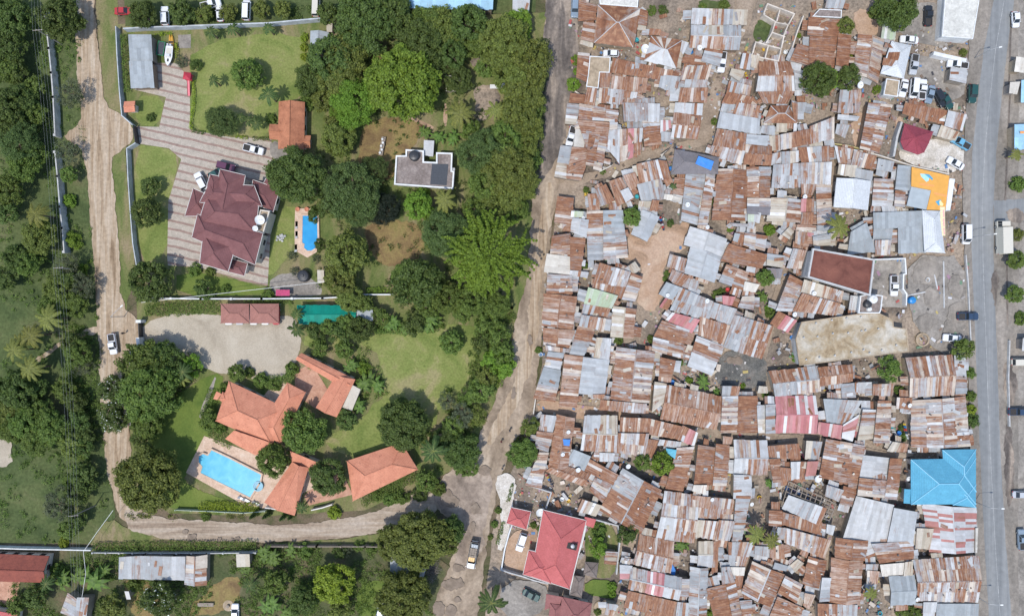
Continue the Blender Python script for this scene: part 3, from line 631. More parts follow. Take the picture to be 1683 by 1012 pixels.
# ------------------------------------------------------------------ roofs
PAL = {  # paint or metal of the sheet, lowest and highest rust
 'r': ([(0.30, 0.27, 0.25), (0.34, 0.30, 0.27)], 0.56, 0.90, 0.06), 'o': ([(0.42, 0.31, 0.24), (0.46, 0.36, 0.30)], 0.46, 0.78, 0.08),
 'm': ([(0.40, 0.40, 0.40), (0.47, 0.40, 0.33), (0.37, 0.385, 0.395)], 0.30, 0.78, 0.20), 'z': ([(0.335, 0.352, 0.36), (0.375, 0.39, 0.395), (0.30, 0.315, 0.325)], 0.10, 0.44, 0.05),
 'w': ([(0.45, 0.46, 0.46), (0.42, 0.43, 0.435)], 0.05, 0.26, 0.05), 'p': ([(0.44, 0.185, 0.19), (0.48, 0.24, 0.235), (0.40, 0.15, 0.155)], 0.0, 0.42, 0.12),
 'W': ([(0.46, 0.465, 0.46), (0.44, 0.447, 0.445)], 0.0, 0.12, 0.0), 'Z': ([(0.385, 0.405, 0.415), (0.37, 0.388, 0.40)], 0.0, 0.16, 0.0),
 'q': ([(0.37, 0.165, 0.145)], 0.0, 0.35, 0.46), 'g': ([(0.36, 0.44, 0.30), (0.40, 0.45, 0.36)], 0.0, 0.3, 0.06), 'd': ([(0.185, 0.175, 0.185)], 0.0, 0.2, 0.0),
 'c': ([(0.42, 0.37, 0.29), (0.46, 0.42, 0.35)], 0.05, 0.35, 0.05), 'b': ([(0.10, 0.33, 0.46)], 0.0, 0.0, 0.0), 'y': ([(0.72, 0.42, 0.09)], 0.0, 0.0, 0.0),
 'l': ([(0.30, 0.51, 0.66)], 0.0, 0.1, 0.0), 's': ([(0.31, 0.34, 0.355), (0.29, 0.318, 0.332)], 0.0, 0.12, 0.0), 'k': ([(0.56, 0.53, 0.47)], 0.0, 0.2, 0.05), 'e': ([(0.0, 0.21, 0.15)], 0.0, 0.0, 0.0), 'x': ([(0.36, 0.115, 0.125)], 0, 0.05, 0),
}
def sheetcol(pal, r):
    cols, lo, hi, odd = PAL[pal]; c = rng.choice(cols); v = rng.uniform(0.88, 1.12)
    if rng.random() < odd:                                        # an odd sheet put in as a repair
        if pal in 'ro': return (*(x*v for x in rng.choice([(0.50, 0.46, 0.42), (0.56, 0.50, 0.43)])), 0.28)
        if pal == 'm': return (*(x*v for x in rng.choice([(0.50, 0.51, 0.51), (0.52, 0.46, 0.39)])), 0.2)
        if pal == 'q': return (0.46*v, 0.465*v, 0.47*v, 0.1)
        if pal in 'zw': return (*(x*v for x in (0.50, 0.44, 0.38)), 0.75)
        return (*(x*v for x in (0.58, 0.58, 0.57)), 0.1)
    return (*(x*v for x in c), lo + (hi-lo)*r)
def sheets(mb, A, B, C, D, pal, wu=0.7, lv=3.4):
    """a slope of overlapping sheets: A-B along the ridge, A-D down the slope, over one closed deck"""
    A, B, C, D = Vector(A), Vector(B), Vector(C), Vector(D)
    dn = Vector((0, 0, 0.07))
    g = [[A.lerp(B, i/6).lerp(D.lerp(C, i/6), j/6) - Vector((0, 0, 0.012)) for i in range(7)] for j in range(7)]
    for j in range(6):
        for i in range(6): mb.face([g[j][i], g[j][i+1], g[j+1][i+1], g[j+1][i]], 1, up=True)
    mb.face([p - dn*2 for p in (A, B, C, D)][::-1], 1)
    for p, q in ((A, B), (B, C), (C, D), (D, A)): mb.face([p - dn*2, q - dn*2, q, p], 1)
    nu = max(1, round(((B-A).length + (C-D).length)/2/wu)); nv = max(1, round(((D-A).length + (C-B).length)/2/lv))
    pals = pal.split('/'); ru = [[rng.random() for _ in range(nu)] for _ in range(nv)]
    for j in range(nv):
        for i in range(1, nu):
            if rng.random() < 0.42: ru[j][i] = ru[j][i-1]
        if j and rng.random() < 0.5: ru[j] = [a*0.7 + b*0.3 for a, b in zip(ru[j-1], ru[j])]
    off = rng.uniform(0, 90)
    def pt(u, v): return A.lerp(B, u).lerp(D.lerp(C, u), v)
    L0 = (B-A).length; L1 = (D-A).length
    for j in range(nv):
        for i in range(nu):
            pl = pals[min(len(pals)-1, int(len(pals)*(i+0.5)/nu))]
            u0, u1 = max(0, i/nu - 0.004), min(1, (i+1)/nu + 0.004); v0, v1 = j/nv, (j+1)/nv + (0.03 if j < nv-1 else rng.uniform(0, 0.22)/max(1.0, L1))
            z = Vector((0, 0, 0.018 + 0.006*(nv-j) + 0.022*rng.random() + 0.004*(i % 2)))
            uo = off + rng.uniform(0, 40)*(rng.random() < 0.3)
            mb.face([pt(u0, v0)+z, pt(u1, v0)+z, pt(u1, v1)+z, pt(u0, v1)+z], 0,
                    [(uo+u0*L0, off+v0*L1), (uo+u1*L0, off+v0*L1), (uo+u1*L0, off+v1*L1), (uo+u0*L0, off+v1*L1)], sheetcol(pl, ru[j][i]), up=True)
    for _ in range(0 if pal[0] in 'slebkWZ' else int(L0*L1/11*rng.random() + 0.3)):             # loose patches laid over leaks
        u, v = rng.uniform(0.1, 0.9), rng.uniform(0.12, 0.88); a = rng.gauss(0, 0.22); hl, hb = rng.uniform(0.4, 1.2), rng.uniform(0.25, 0.45)
        q = []
        for sx, sy in ((-1, -1), (1, -1), (1, 1), (-1, 1)):
            x, y = sx*hb*math.cos(a) - sy*hl*math.sin(a), sx*hb*math.sin(a) + sy*hl*math.cos(a)
            q.append(pt(min(1, max(0, u + x/max(L0, .5))), min(1, max(0, v + y/max(L1, .5)))) + Vector((0, 0, 0.085 + 0.02*rng.random())))
        mb.face(q, 0, [(off, off), (off+2*hb, off), (off+2*hb, off+2*hl), (off, off+2*hl)], sheetcol(rng.choice('zzwomrc'), rng.random()), up=True)
def orient(c, o): return c if o == 0 else [c[3], c[0], c[1], c[2]]
def v3(p, z): return Vector((p[0], p[1], z))
def hip_points(c, slope):
    TL, TR, BR, BL = c; ml = (TL+BL)/2; mr = (TR+BR)/2; hw = ((TL-BL).length + (TR-BR).length)/4; d = mr-ml
    t = min(hw, d.length*0.47); return ml + d.normalized()*t, mr - d.normalized()*t, hw*slope
def inset4(c, d):
    ctr = sum(c, Vector((0, 0)))/4
    return [ctr + (p-ctr)*max(0.4, 1 - d*1.5/max(1.0, (p-ctr).length)) for p in c]
ROOFM = [SHEET, solid('roof_deck', (0.10, 0.075, 0.06), 0.9)]
def shack_roof(mb, c, typ, o, z, rise, pal, wu=0.7, lv=3.4):
    """c: corners TL TR BR BL on the plan; returns the wall-top heights at those corners"""
    c = orient(c, o); TL, TR, BR, BL = c
    if typ == 'g':
        fs = 0.5; p2 = pal.split('+'); ml = TL.lerp(BL, fs); mr = TR.lerp(BR, fs)
        sheets(mb, v3(mr, z+rise), v3(ml, z+rise), v3(TL, z), v3(TR, z), p2[0], wu, lv)
        sheets(mb, v3(ml, z+rise), v3(mr, z+rise), v3(BR, z), v3(BL, z), p2[-1], wu, lv)
        a, b = v3(ml, z+rise), v3(mr, z+rise); w = (b-a).normalized().cross(Vector((0, 0, 1)))*0.16; k = sheetcol(p2[0].split('/')[0], 0.4)
        mb.face([a-w+Vector((0, 0, 0.06)), b-w+Vector((0, 0, 0.06)), b+Vector((0, 0, 0.13)), a+Vector((0, 0, 0.13))], 0, None, k, True)
        mb.face([a+w+Vector((0, 0, 0.06)), b+w+Vector((0, 0, 0.06)), b+Vector((0, 0, 0.13)), a+Vector((0, 0, 0.13))], 0, None, k, True)
    elif typ == 'h':
        r1, r2, rs = hip_points(c, 0.42); rs = min(rs, 2.4); p2 = pal.split('+')
        sheets(mb, v3(r2, z+rs), v3(r1, z+rs), v3(TL, z), v3(TR, z), p2[0], wu, lv)
        sheets(mb, v3(r1, z+rs), v3(r2, z+rs), v3(BR, z), v3(BL, z), p2[-1], wu, lv)
        for a, p, q in ((r1, TL, BL), (r2, BR, TR)):
            e = (p-q)*0.004; sheets(mb, v3(a+e, z+rs), v3(a-e, z+rs), v3(q, z), v3(p, z), p2[-1 if a is r1 else 0], wu, lv)
        for a, b in ((r1, TL), (r1, BL), (r2, TR), (r2, BR), (r1, r2)):
            za = z + rs + 0.05; zb = z + 0.05 if b is not r2 else za
            mb.tube([v3(a, za), v3(b, zb)], 0.09, 4, 0)
    else:
        sheets(mb, v3(TL, z+rise), v3(TR, z+rise), v3(BR, z), v3(BL, z), pal, wu, lv)
def weights(mb, c, z, n):
    for _ in range(n):
        u, v = rng.uniform(0.1, 0.9), rng.uniform(0.1, 0.9); p = c[0].lerp(c[1], u).lerp(c[3].lerp(c[2], u), v)
        k = rng.choice([(0.62, 0.60, 0.57), (0.35, 0.3, 0.26), (0.10, 0.09, 0.09), (0.55, 0.5, 0.42), (0.16, 0.12, 0.1)])
        mb.box((p.x, p.y, z), (rng.uniform(0.2, 0.7), rng.uniform(0.15, 0.4), 0.22), rng.uniform(0, 3), 0, 0, (*k, 0.1))
LOOKP = {'W': 'plain white metal', 'Z': 'plain zinc', 'r': 'dark rusty', 'o': 'orange rusty', 'm': 'patchy rusted', 'z': 'grey zinc', 'w': 'white metal', 'p': 'faded pink', 'q': 'pink patched', 'g': 'pale green', 'd': 'dark grey', 'c': 'tan topped', 'b': 'bright blue', 'y': 'yellow', 'l': 'light blue', 's': 'blue grey metal', 'k': 'cream topped', 'e': 'teal', 'x': 'maroon'}
def shack(pts, typ, o, pal, label=None, z=None, rise=None, name='shack', cat='shack', group='tin roofed shacks of the settlement', px=False, wallm=None, wu=0.7, lv=3.4, stones=None):
    if z is None: z = rng.uniform(2.2, 2.9)
    cpx = pts; c = [P(x, y, z) for x, y in cpx]; ctr = sum(c, Vector((0, 0)))/4; c = [p + (p-ctr).normalized()*0.16 for p in c]
    lu = ((c[0]-c[1]).length + (c[3]-c[2]).length)/2; lw = ((c[0]-c[3]).length + (c[1]-c[2]).length)/2
    short = min(lu, lw)
    if rise is None: rise = short*0.10 + 0.15 if typ == 'g' else rng.uniform(0.25, 0.5) if typ == 'm' else 0
    root = thing(name, (ctr.x, ctr.y, 0)); og = (ctr.x, ctr.y, 0)
    rf = MB(); shack_roof(rf, c, typ, o, z, rise, pal, wu, lv)
    n = stones if stones is not None else (int(lu*lw/9*rng.random()) if pal[0] in 'rmoz' else 0)
    weights(rf, inset4(c, 0.4), z + rise*0.6 + 0.18, n)
    rf.build('roof', ROOFM, root, og)
    wl = MB(); ci = inset4(c, 0.22); oc = orient(ci, o)
    hi = [z - 0.06]*4
    if typ == 'm': hi = [z + rise*0.85 - 0.1]*2 + [z + rise*0.08 - 0.1]*2
    for i in range(4):
        j = (i+1) % 4; a, b = oc[i], oc[j]
        wl.face([v3(a, -0.05), v3(b, -0.05), v3(b, hi[j]), v3(a, hi[i])][::-1])
        if typ == 'g' and i in (1, 3): wl.face([v3(a, hi[i]), v3(b, hi[j]), v3((a+b)/2, z + rise*0.93 - 0.1)][::-1])
    wl.build('wall', wallm or WALLM, root, og)
    if group.startswith('tin'):                                    # awnings of odd sheets that reach into the alleys
        for i in range(4):
            a, b = c[i], c[(i+1) % 4]; d = b-a; nr = Vector((-d.y, d.x)).normalized()
            if nr.dot((a+b)/2 - ctr) < 0: nr = -nr
            for _ in range(1 + int(d.length/7)):
                if rng.random() < 0.32: continue
                l = min(d.length, rng.uniform(1.2, 3.6)); dp = rng.uniform(0.7, 2.1); t = rng.uniform(0, 1 - l/d.length); za = z - rng.uniform(0.12, 0.3); zb = za - dp*0.18
                p0 = a + d*t - nr*0.35; p1 = p0 + d.normalized()*l; o0 = p0 + nr*(dp + 0.35) + d.normalized()*rng.uniform(-0.2, 0.2); o1 = p1 + nr*(dp + rng.uniform(0.1, 0.5))
                if any(inside(e, q.x, q.y) for e in EXCL for q in (o0, o1, (o0+o1)/2, (p0*0.4+o0*0.6), (p1*0.4+o1*0.6), o0.lerp(o1, 0.25), o0.lerp(o1, 0.75))): continue
                am = MB(); sheets(am, v3(p0, za), v3(p1, za), v3(o1, zb), v3(o0, zb), rng.choice(['o', 'm', 'z', 'z', 'w', 'c', 'm', pal.split('+')[0].split('/')[0]]), 0.7, 3)
                am.build('awning', ROOFM, root, og)
    mx = sum(p[0] for p in cpx)/4; my = sum(p[1] for p in cpx)/4
    if label: tag(root, label, cat, group)
    else:
        area = lu*lw; asp = max(lu, lw)/max(0.5, short)
        look = ('small ' if area < 16 else 'big ' if area > 85 else '') + ('long ' if asp > 2.2 else '')
        p0 = pal.replace('+', '/').split('/'); look += LOOKP[p0[0]] + (' and ' + LOOKP[p0[-1]].split()[0] if p0[-1] != p0[0] else '')
        auto(root, look + {'g': ' gabled', 'h': ' hipped', 'm': ' lean-to', 'f': ' flat'}[typ] + ' shack', mx, my, cat, group)
    return root
# tile | corners TL TR BR BL in the tile's own 5.953x units | roof type + ridge direction | sheets
SHACKS = '''
00|485,15 655,55 640,195 480,215|m1|r
00|530,230 640,235 630,415 505,390|m1|o
00|1085,100 1155,115 1145,250 1060,240|m1|r
00|1195,360 1490,400 1430,665 1130,590|h0|r+w
00|475,525 590,530 555,800 460,760|m1|r
00|690,715 800,725 780,850 690,845|m0|r
00|825,575 1305,675 1275,780 795,705|m0|r
00|815,750 945,765 930,875 800,860|m0|o
00|945,755 1155,775 1135,905 935,900|m0|o
00|934,903 1050,912 1040,960 930,950|m0|r/w
00|570,865 660,875 640,1000 545,985|m0|o
00|690,870 930,890 905,1020 680,1000|m0|m
00|405,920 540,930 530,1012 390,1008|m1|r
00|1290,740 1470,760 1450,910 1270,850|m0|z
00|1525,540 1720,570 1715,640 1500,620|m1|r
00|1505,665 1780,640 1740,780 1475,775|m0|m
00|1530,785 1740,790 1730,862 1520,852|m0|z
00|1480,868 1740,865 1730,1000 1460,990|m0|o
00|1490,412 1550,432 1510,520 1480,500|m0|w
00|1300,685 1400,690 1390,740 1290,735|m0|r
00|1180,290 1285,300 1270,345 1175,340|m0|r
10|-12,88 520,105 515,242 -20,235|m0|w/m/z/c
10|-20,250 460,255 440,490 -40,460|g0|z/c/w+m/o/z
10|115,480 275,500 250,650 75,600|m1|z
10|0,540 75,560 60,630 -20,620|m0|r
10|640,612 942,610 985,890 612,892|g0|o+w/m
10|480,530 570,540 545,680 455,660|m0|w
10|345,800 470,830 445,915 330,890|m0|z
10|470,830 560,850 545,940 455,910|m0|m
10|325,905 585,960 545,1030 280,1005|m0|r
10|625,905 980,900 910,1010 690,1010|m0|r
02|1580,195 1925,312 1880,486 1515,370|g1|W
02|1580,390 1878,495 1800,735 1525,648|g1|Z
11|262,90 640,155 635,300 232,235|m0|Z
10|1125,178 1425,195 1405,360 1110,350|m1|r
10|1135,362 1400,367 1380,505 1130,490|m1|r
10|1410,340 1535,355 1510,660 1385,640|m1|r
10|1010,440 1125,460 1120,640 940,600|m1|r
10|1128,496 1378,511 1370,665 1122,642|m1|r/o
10|1300,10 1470,15 1455,80 1290,75|m0|z
10|1430,890 1630,890 1615,1100 1412,1100|m0|z/m
10|980,720 1060,745 1060,870 990,880|m1|w
10|560,545 640,560 620,660 565,650|m0|c
10|370,680 500,700 440,790 350,740|m1|c
20|50,340 290,390 235,815 0,720|g1|m
20|285,210 410,260 400,385 270,370|m0|g
20|945,665 1110,690 1090,815 930,785|m1|w
01|370,10 488,15 458,208 350,200|m1|c/z
01|492,10 865,70 850,180 482,160|m1|m
01|470,165 795,190 750,430 560,430|m1|m/o
01|585,298 690,310 630,612 550,600|m1|r
01|692,312 770,320 700,660 622,640|m1|m
01|452,262 560,265 545,445 430,440|m1|k
01|305,420 412,430 365,735 245,715|m1|c/z
01|418,432 560,442 545,608 375,690|m1|o
01|370,610 545,615 495,752 365,735|m1|o
01|915,0 1270,10 1265,175 930,170|m0|z/z/w
01|780,270 880,265 880,575 760,430|m0|w
01|883,262 1105,250 1085,490 890,570|m0|m/p/m
01|1105,180 1270,170 1285,400 1125,420|m1|o/m
01|1415,95 1680,130 1640,345 1390,325|g0|o+m
01|1430,0 1690,10 1685,110 1420,90|m0|w
01|1285,170 1375,175 1385,240 1285,280|m0|p
01|1250,560 1340,575 1375,700 1310,740|m0|r
01|1050,600 1250,558 1305,735 1080,780|m0|o/m
01|1055,800 1290,740 1320,930 1100,960|m0|z
01|920,710 1030,680 1075,790 980,850|m0|o
01|780,770 895,730 1010,935 860,1000|m0|o
01|645,850 745,795 830,950 700,995|m0|z/m
01|570,892 660,890 690,1030 590,1040|m0|o
01|275,912 432,930 405,1185 245,1160|m1|o/r
01|1530,662 1722,692 1640,1185 1480,1140|m1|z
01|1728,692 1815,715 1740,1190 1645,1188|m1|m
01|1420,732 1528,740 1500,900 1400,880|m1|o
01|1325,890 1400,900 1390,940 1320,930|m0|k
01|1075,958 1195,962 1180,1012 1070,1005|m0|c
01|1200,950 1265,955 1250,1045 1180,1040|m0|r
01|1290,285 1380,290 1375,370 1295,365|m0|z
01|790,195 860,190 850,250 785,260|m1|m
11|285,0 413,10 385,98 262,85|m0|z
11|417,0 640,30 625,142 390,100|m0|m
11|760,30 930,30 1010,190 690,190|h0|r
11|670,225 780,225 790,305 650,290|m0|z
11|522,308 725,318 715,415 512,397|m1|Z
11|232,252 508,300 500,465 192,410|m0|r
11|185,414 495,470 460,600 155,490|m0|m
11|512,400 760,424 750,605 490,590|g0|r
11|735,330 845,317 850,450 762,455|m0|c/o
11|852,310 1130,255 1145,390 857,450|m0|m/r
11|1133,232 1365,140 1370,340 1150,390|m0|m
11|955,0 1010,20 1015,180 985,180|m0|r
11|1012,0 1095,0 1080,80 1020,75|m0|z
11|770,500 860,480 865,598 760,600|m0|w
11|864,480 1015,470 1020,570 868,598|m0|z/c
11|1020,438 1325,420 1325,575 1060,582|m0|r/m/z/r
11|780,607 1042,590 1040,820 765,820|m0|z
11|1046,590 1340,580 1335,790 1050,775|m0|m
11|1047,780 1195,785 1160,890 1062,882|m0|r
11|1190,800 1340,800 1345,1200 1205,1235|m1|m
11|1052,940 1170,940 1170,1075 1050,1050|m0|p/r
11|770,925 1045,945 1040,1165 720,1150|g1|c+m
11|527,625 750,625 745,712 527,712|g1|z
11|530,720 740,720 740,925 530,928|g1|o+r
11|522,932 745,932 740,1090 520,1080|m1|d/m
11|240,645 520,660 510,1145 185,1138|g1|r
11|1430,0 1615,10 1610,85 1420,85|m1|m/p
11|1410,112 1610,128 1590,172 1405,162|m1|w
11|1400,210 1515,220 1480,330 1390,290|m0|z
11|1372,420 1620,470 1590,588 1420,575|m0|m
11|1420,600 1590,612 1575,718 1412,690|m0|c
01|1385,440 1325,480 1300,520 1290,500|m0|c
21|20,640 180,670 175,752 10,735|m0|z
21|140,0 370,20 245,485 55,440|m1|m
21|500,0 915,80 890,208 480,98|m0|r
21|918,80 1090,118 1060,265 895,210|m0|w/m
21|850,220 1020,290 990,362 820,320|m0|c
21|0,470 215,520 170,640 -20,600|m0|m
21|238,545 385,575 370,665 228,640|m0|z
21|425,610 565,620 550,850 400,840|m1|s
21|195,740 380,745 375,1005 175,1000|m1|m
21|400,860 500,870 490,1010 390,1005|m1|m
02|415,45 525,50 520,105 410,95|m0|g
02|425,115 575,130 550,300 410,240|g1|w
02|400,300 545,312 500,615 400,610|m1|r
02|225,290 395,262 395,462 205,455|m1|m/r
02|175,462 412,492 395,660 145,635|m1|k
02|402,625 500,630 490,680 395,665|m0|w
02|180,660 410,672 415,848 168,845|m1|m
02|150,852 462,880 415,1195 125,1158|g1|o
02|560,50 720,42 720,515 570,515|m1|z/m
02|723,42 910,38 960,490 725,510|m1|m/z/s
02|1110,35 1265,100 1150,335 1000,265|g1|Z
02|690,550 985,640 940,780 630,735|m0|r/m
02|630,740 935,785 905,890 620,790|m0|m/r
02|1000,650 1105,690 1030,920 905,900|m1|m
02|970,580 1030,540 1080,610 1010,650|m0|c
02|580,790 860,870 800,990 540,945|m0|g
02|540,952 790,995 752,1085 505,1068|m0|z/o
02|1375,465 1535,510 1505,625 1350,580|m0|m
02|1400,615 1560,680 1470,795 1370,700|m0|m
02|1340,740 1475,790 1400,905 1270,850|m0|s
02|1340,880 1395,912 1350,1005 1280,970|m0|p/r
02|1530,690 1665,715 1625,850 1490,785|m0|z
02|1478,790 1790,925 1752,1100 1380,1005|m0|z
12|190,935 415,1000 360,1150 155,1065|m0|z
03|1400,22 1660,90 1590,212 1340,90|m0|p
12|530,60 650,65 640,150 535,135|m0|g/w
12|360,160 520,168 515,195 385,190|m1|z
12|1060,60 1165,60 1160,165 1050,160|m0|r
12|1015,172 1190,182 1190,230 1000,228|m1|o
12|1000,238 1165,262 1145,382 995,350|m0|m/r/p
12|1165,295 1330,260 1335,375 1168,382|m1|c/z
12|860,270 930,200 975,240 930,310|m0|c
12|400,262 498,278 468,368 385,340|m0|s/r
12|502,255 710,285 690,430 490,370|m1|m
12|345,362 715,468 660,600 260,530|m1|r
12|320,565 530,642 480,812 245,730|m1|z/o
12|500,732 635,762 600,830 490,812|m0|k
12|475,880 590,872 580,1005 430,980|m1|m
12|720,460 885,480 860,590 712,570|m1|c/z
12|970,412 1095,432 1050,602 912,590|m0|m/o
12|935,665 1072,735 1010,1020 800,1012|m1|m
12|1080,712 1455,825 1440,930 1055,835|m0|c/m
12|1058,845 1425,945 1390,1060 975,1015|m0|o/m
13|825,10 1000,100 920,212 750,130|m0|r/p
12|280,870 400,882 370,960 290,950|m0|p
12|1530,870 1640,882 1620,1000 1520,1000|m0|w
12|710,600 860,610 850,690 770,690|m0|d
22|190,60 670,40 680,190 200,212|m0|s
22|-30,250 120,160 210,430 -60,462|m0|s
22|195,217 375,207 365,322 192,318|m0|s
22|205,330 360,328 350,462 217,462|m0|m
22|430,197 690,192 705,440 440,448|m0|s
03|140,172 435,195 380,365 150,335|g1|o
03|160,340 350,372 345,410 170,388|m0|m
03|185,405 330,420 295,572 150,545|m1|w/z
03|140,558 305,588 250,890 40,855|m1|m/s
03|475,152 640,182 535,438 395,420|m1|z/m
03|515,45 745,80 722,198 492,148|m0|z/o/m
03|660,268 800,278 780,485 630,460|m0|c/w
03|345,432 525,455 460,945 290,930|m1|o
03|528,458 775,490 730,828 483,808|m1|Z
03|625,820 735,818 720,860 630,850|m0|o
03|700,872 1140,912 1130,1005 690,965|m0|r/m
03|860,362 1220,408 1165,900 800,862|g1|m
03|825,-38 1040,-10 1010,268 800,255|g1|c+o
03|1280,460 1420,492 1390,645 1270,645|m1|o
03|1300,100 1560,190 1510,325 1220,250|m1|r/m
03|1215,262 1500,332 1490,468 1200,388|m1|m
13|30,250 295,352 170,630 -60,540|m1|w/m
13|60,62 350,148 300,330 50,240|m0|o/m
03|1345,732 1885,847 1825,1160 1285,1058|g0|o
03|1225,700 1340,720 1310,900 1200,990|m1|c
03|730,830 790,840 780,868 725,865|m0|z
13|400,45 770,155 665,470 295,355|m0|z/m
13|740,600 1212,547 1240,788 800,835|g0|z/o/o+z/m
13|1218,562 1545,532 1550,690 1243,735|g0|o
13|800,842 1190,842 1200,1195 795,1190|g0|p
13|1440,722 1575,712 1578,850 1445,850|m1|z
13|1265,864 1640,882 1505,1115 1305,1080|m0|s/z
13|280,842 428,842 418,1190 260,1190|m1|m
13|432,840 620,840 625,1190 422,1190|m1|r
13|285,740 450,742 430,836 280,836|m0|z/o
13|640,740 710,747 720,800 630,800|m0|c
13|615,930 698,930 698,1190 628,1190|m1|k/w
13|702,925 795,922 792,1195 702,1200|m1|z
14|1220,78 1460,112 1440,243 1215,190|m0|p
14|1462,105 1620,5 1550,262 1445,228|m1|p
23|510,465 962,442 980,822 550,842|g0|m
23|972,442 1090,462 1105,808 985,812|m1|z/w
23|10,705 165,702 165,798 20,805|m0|w
23|185,722 380,717 375,828 190,825|m0|m
23|422,852 562,857 558,958 420,950|m0|r
23|568,882 1085,842 1135,1325 570,1335|g1|m
23|228,885 365,887 350,1290 185,1285|m1|m
23|82,968 222,975 190,1250 30,1262|m1|c/m
24|-30,305 118,335 60,716 -60,740|m1|m
24|380,272 525,292 510,370 330,360|m0|c/o
24|90,402 348,432 322,642 52,612|m1|W
24|352,437 470,442 418,832 300,820|m1|m/r
24|50,622 320,652 300,818 30,790|m1|m
04|115,5 270,22 225,178 95,160|m0|m/w
04|75,168 225,187 180,370 60,320|m1|z/o
04|95,378 185,382 110,722 -40,690|m1|m
04|275,10 440,45 375,535 190,520|g1|o
04|250,480 600,585 515,700 165,560|g0|o
04|435,347 595,412 535,550 382,445|m0|s
04|590,437 862,590 815,690 545,552|m1|o
04|642,618 818,692 720,868 590,740|m1|m
04|520,832 700,890 650,990 470,950|m0|m/c
04|540,22 858,22 850,372 505,350|g0|c/w+m
04|690,378 830,382 820,460 692,455|m0|w
04|895,32 1163,42 1158,178 887,173|m0|r/o
04|1168,42 1495,122 1420,238 1168,195|m0|o
04|1500,112 1640,182 1610,308 1430,240|m0|o/p
04|870,187 1165,192 1130,415 860,370|m0|m
04|1165,248 1270,262 1200,420 1137,410|m0|r
04|1280,248 1480,272 1470,328 1262,300|m0|w
04|1440,332 1610,325 1500,750 1330,720|m1|r/o
04|920,537 1288,745 1088,1165 692,940|g1|z/r+r
04|1325,757 1655,802 1610,1255 1240,1215|g0|m+w/m
14|-10,795 385,832 360,1025 -50,1000|m0|o/m
15|0,66 240,82 205,258 -15,222|m0|c/m
15|245,72 400,82 350,270 215,255|m0|m
15|412,-165 550,-155 470,258 378,258|m1|z
14|40,302 213,332 180,690 0,685|m1|r
14|216,292 350,312 320,698 186,690|m1|m/r
14|290,217 375,227 365,288 290,285|m0|o
14|395,262 715,262 715,588 390,588|g0|w/m
14|390,592 560,602 560,820 385,818|m1|w
14|720,312 1020,287 1040,425 745,432|m0|r
14|735,442 838,442 858,660 772,660|m1|o
14|842,520 945,532 948,648 860,648|m0|r
14|950,470 1100,465 1088,608 952,640|m0|w/m
14|1110,467 1215,462 1190,590 1096,600|m0|q
14|1100,262 1250,272 1220,438 1092,430|m0|c/z
14|1290,242 1670,312 1600,692 1222,612|m1|r/m
14|1462,702 1590,742 1540,898 1425,870|m1|r
14|1300,692 1458,742 1420,848 1290,800|m0|z
14|735,942 862,947 857,1100 732,1082|m1|o
14|0,692 120,692 110,780 -10,750|m0|k
24|20,802 382,887 320,1292 -105,1225|m0|W
24|388,917 610,957 575,1280 333,1245|m0|Z
25|675,-92 1195,-45 1180,383 745,378|g1|q
25|615,152 772,157 742,350 608,340|m0|c
25|1184,152 1215,154 1205,385 1182,383|m1|k
05|745,375 855,387 840,505 735,490|m1|m
05|905,435 1010,452 1000,500 890,490|m0|z
05|885,508 1000,522 970,640 888,640|m1|p/w
05|1080,217 1412,292 1380,585 1018,500|g0|o+m
05|995,535 1490,642 1460,850 970,742|g0|z/p/m+m/p/w
05|970,757 1450,867 1420,1040 930,920|m0|r
05|1492,645 1570,652 1550,820 1470,805|m1|m
05|1580,532 1747,547 1725,1060 1556,1060|g1|z
05|1450,872 1555,882 1545,1060 1425,1055|m0|z
05|755,880 855,892 845,950 760,930|m0|z
15|50,290 188,282 180,522 38,518|g0|c+w
15|191,282 240,280 235,520 183,520|m0|r
15|340,287 585,287 490,560 346,520|m0|z/m
15|270,532 346,526 400,670 280,690|m0|z
15|360,530 496,532 488,610 372,600|m0|k
15|585,482 885,605 745,918 475,782|g1|m+r
15|125,742 308,702 370,1030 200,1030|m1|r
15|312,700 400,672 470,1005 374,1012|m1|m
15|447,857 560,857 565,980 472,982|m1|o/z
15|820,818 1070,932 1010,1085 715,1065|m1|o
15|893,612 1060,702 1000,880 822,772|m1|r/m
15|1082,782 1180,802 1150,900 1082,880|m0|m
15|1130,432 1300,472 1240,738 1072,690|g1|r
15|1010,452 1070,492 1000,570 947,512|m0|c
15|792,482 920,522 900,568 772,540|m1|z
15|870,-8 1250,92 1230,212 862,112|m0|r
15|882,140 1330,262 1280,438 892,290|m0|m
15|1300,112 1375,127 1360,210 1300,192|m0|w
15|410,610 480,618 470,715 405,705|m0|o
15|600,322 740,332 738,432 602,402|m0|z
15|752,342 870,302 888,440 750,430|m0|o
15|820,140 900,150 880,250 800,235|m0|z
15|1395,247 1700,277 1670,468 1387,435|g1|r
15|1355,442 1650,477 1620,893 1330,870|g1|o
15|1250,632 1338,642 1320,860 1222,860|m1|z/w
15|1210,882 1590,895 1590,1080 1220,1060|m0|r/z
25|172,302 570,277 580,448 250,488|m1|r/m
25|252,502 493,482 488,600 282,618|m0|k
25|496,482 565,472 575,600 492,608|m0|c
25|130,562 240,572 230,690 130,690|m0|o
25|120,500 230,500 228,560 125,558|m0|z
25|345,632 590,617 600,888 362,900|g0|s
25|582,467 1222,427 1212,868 622,858|g0|m
25|680,872 805,872 800,965 682,970|m0|w
25|815,885 1210,885 1210,1060 805,1060|m0|s
12|1210,182 1345,190 1335,240 1205,230|m1|z
'''
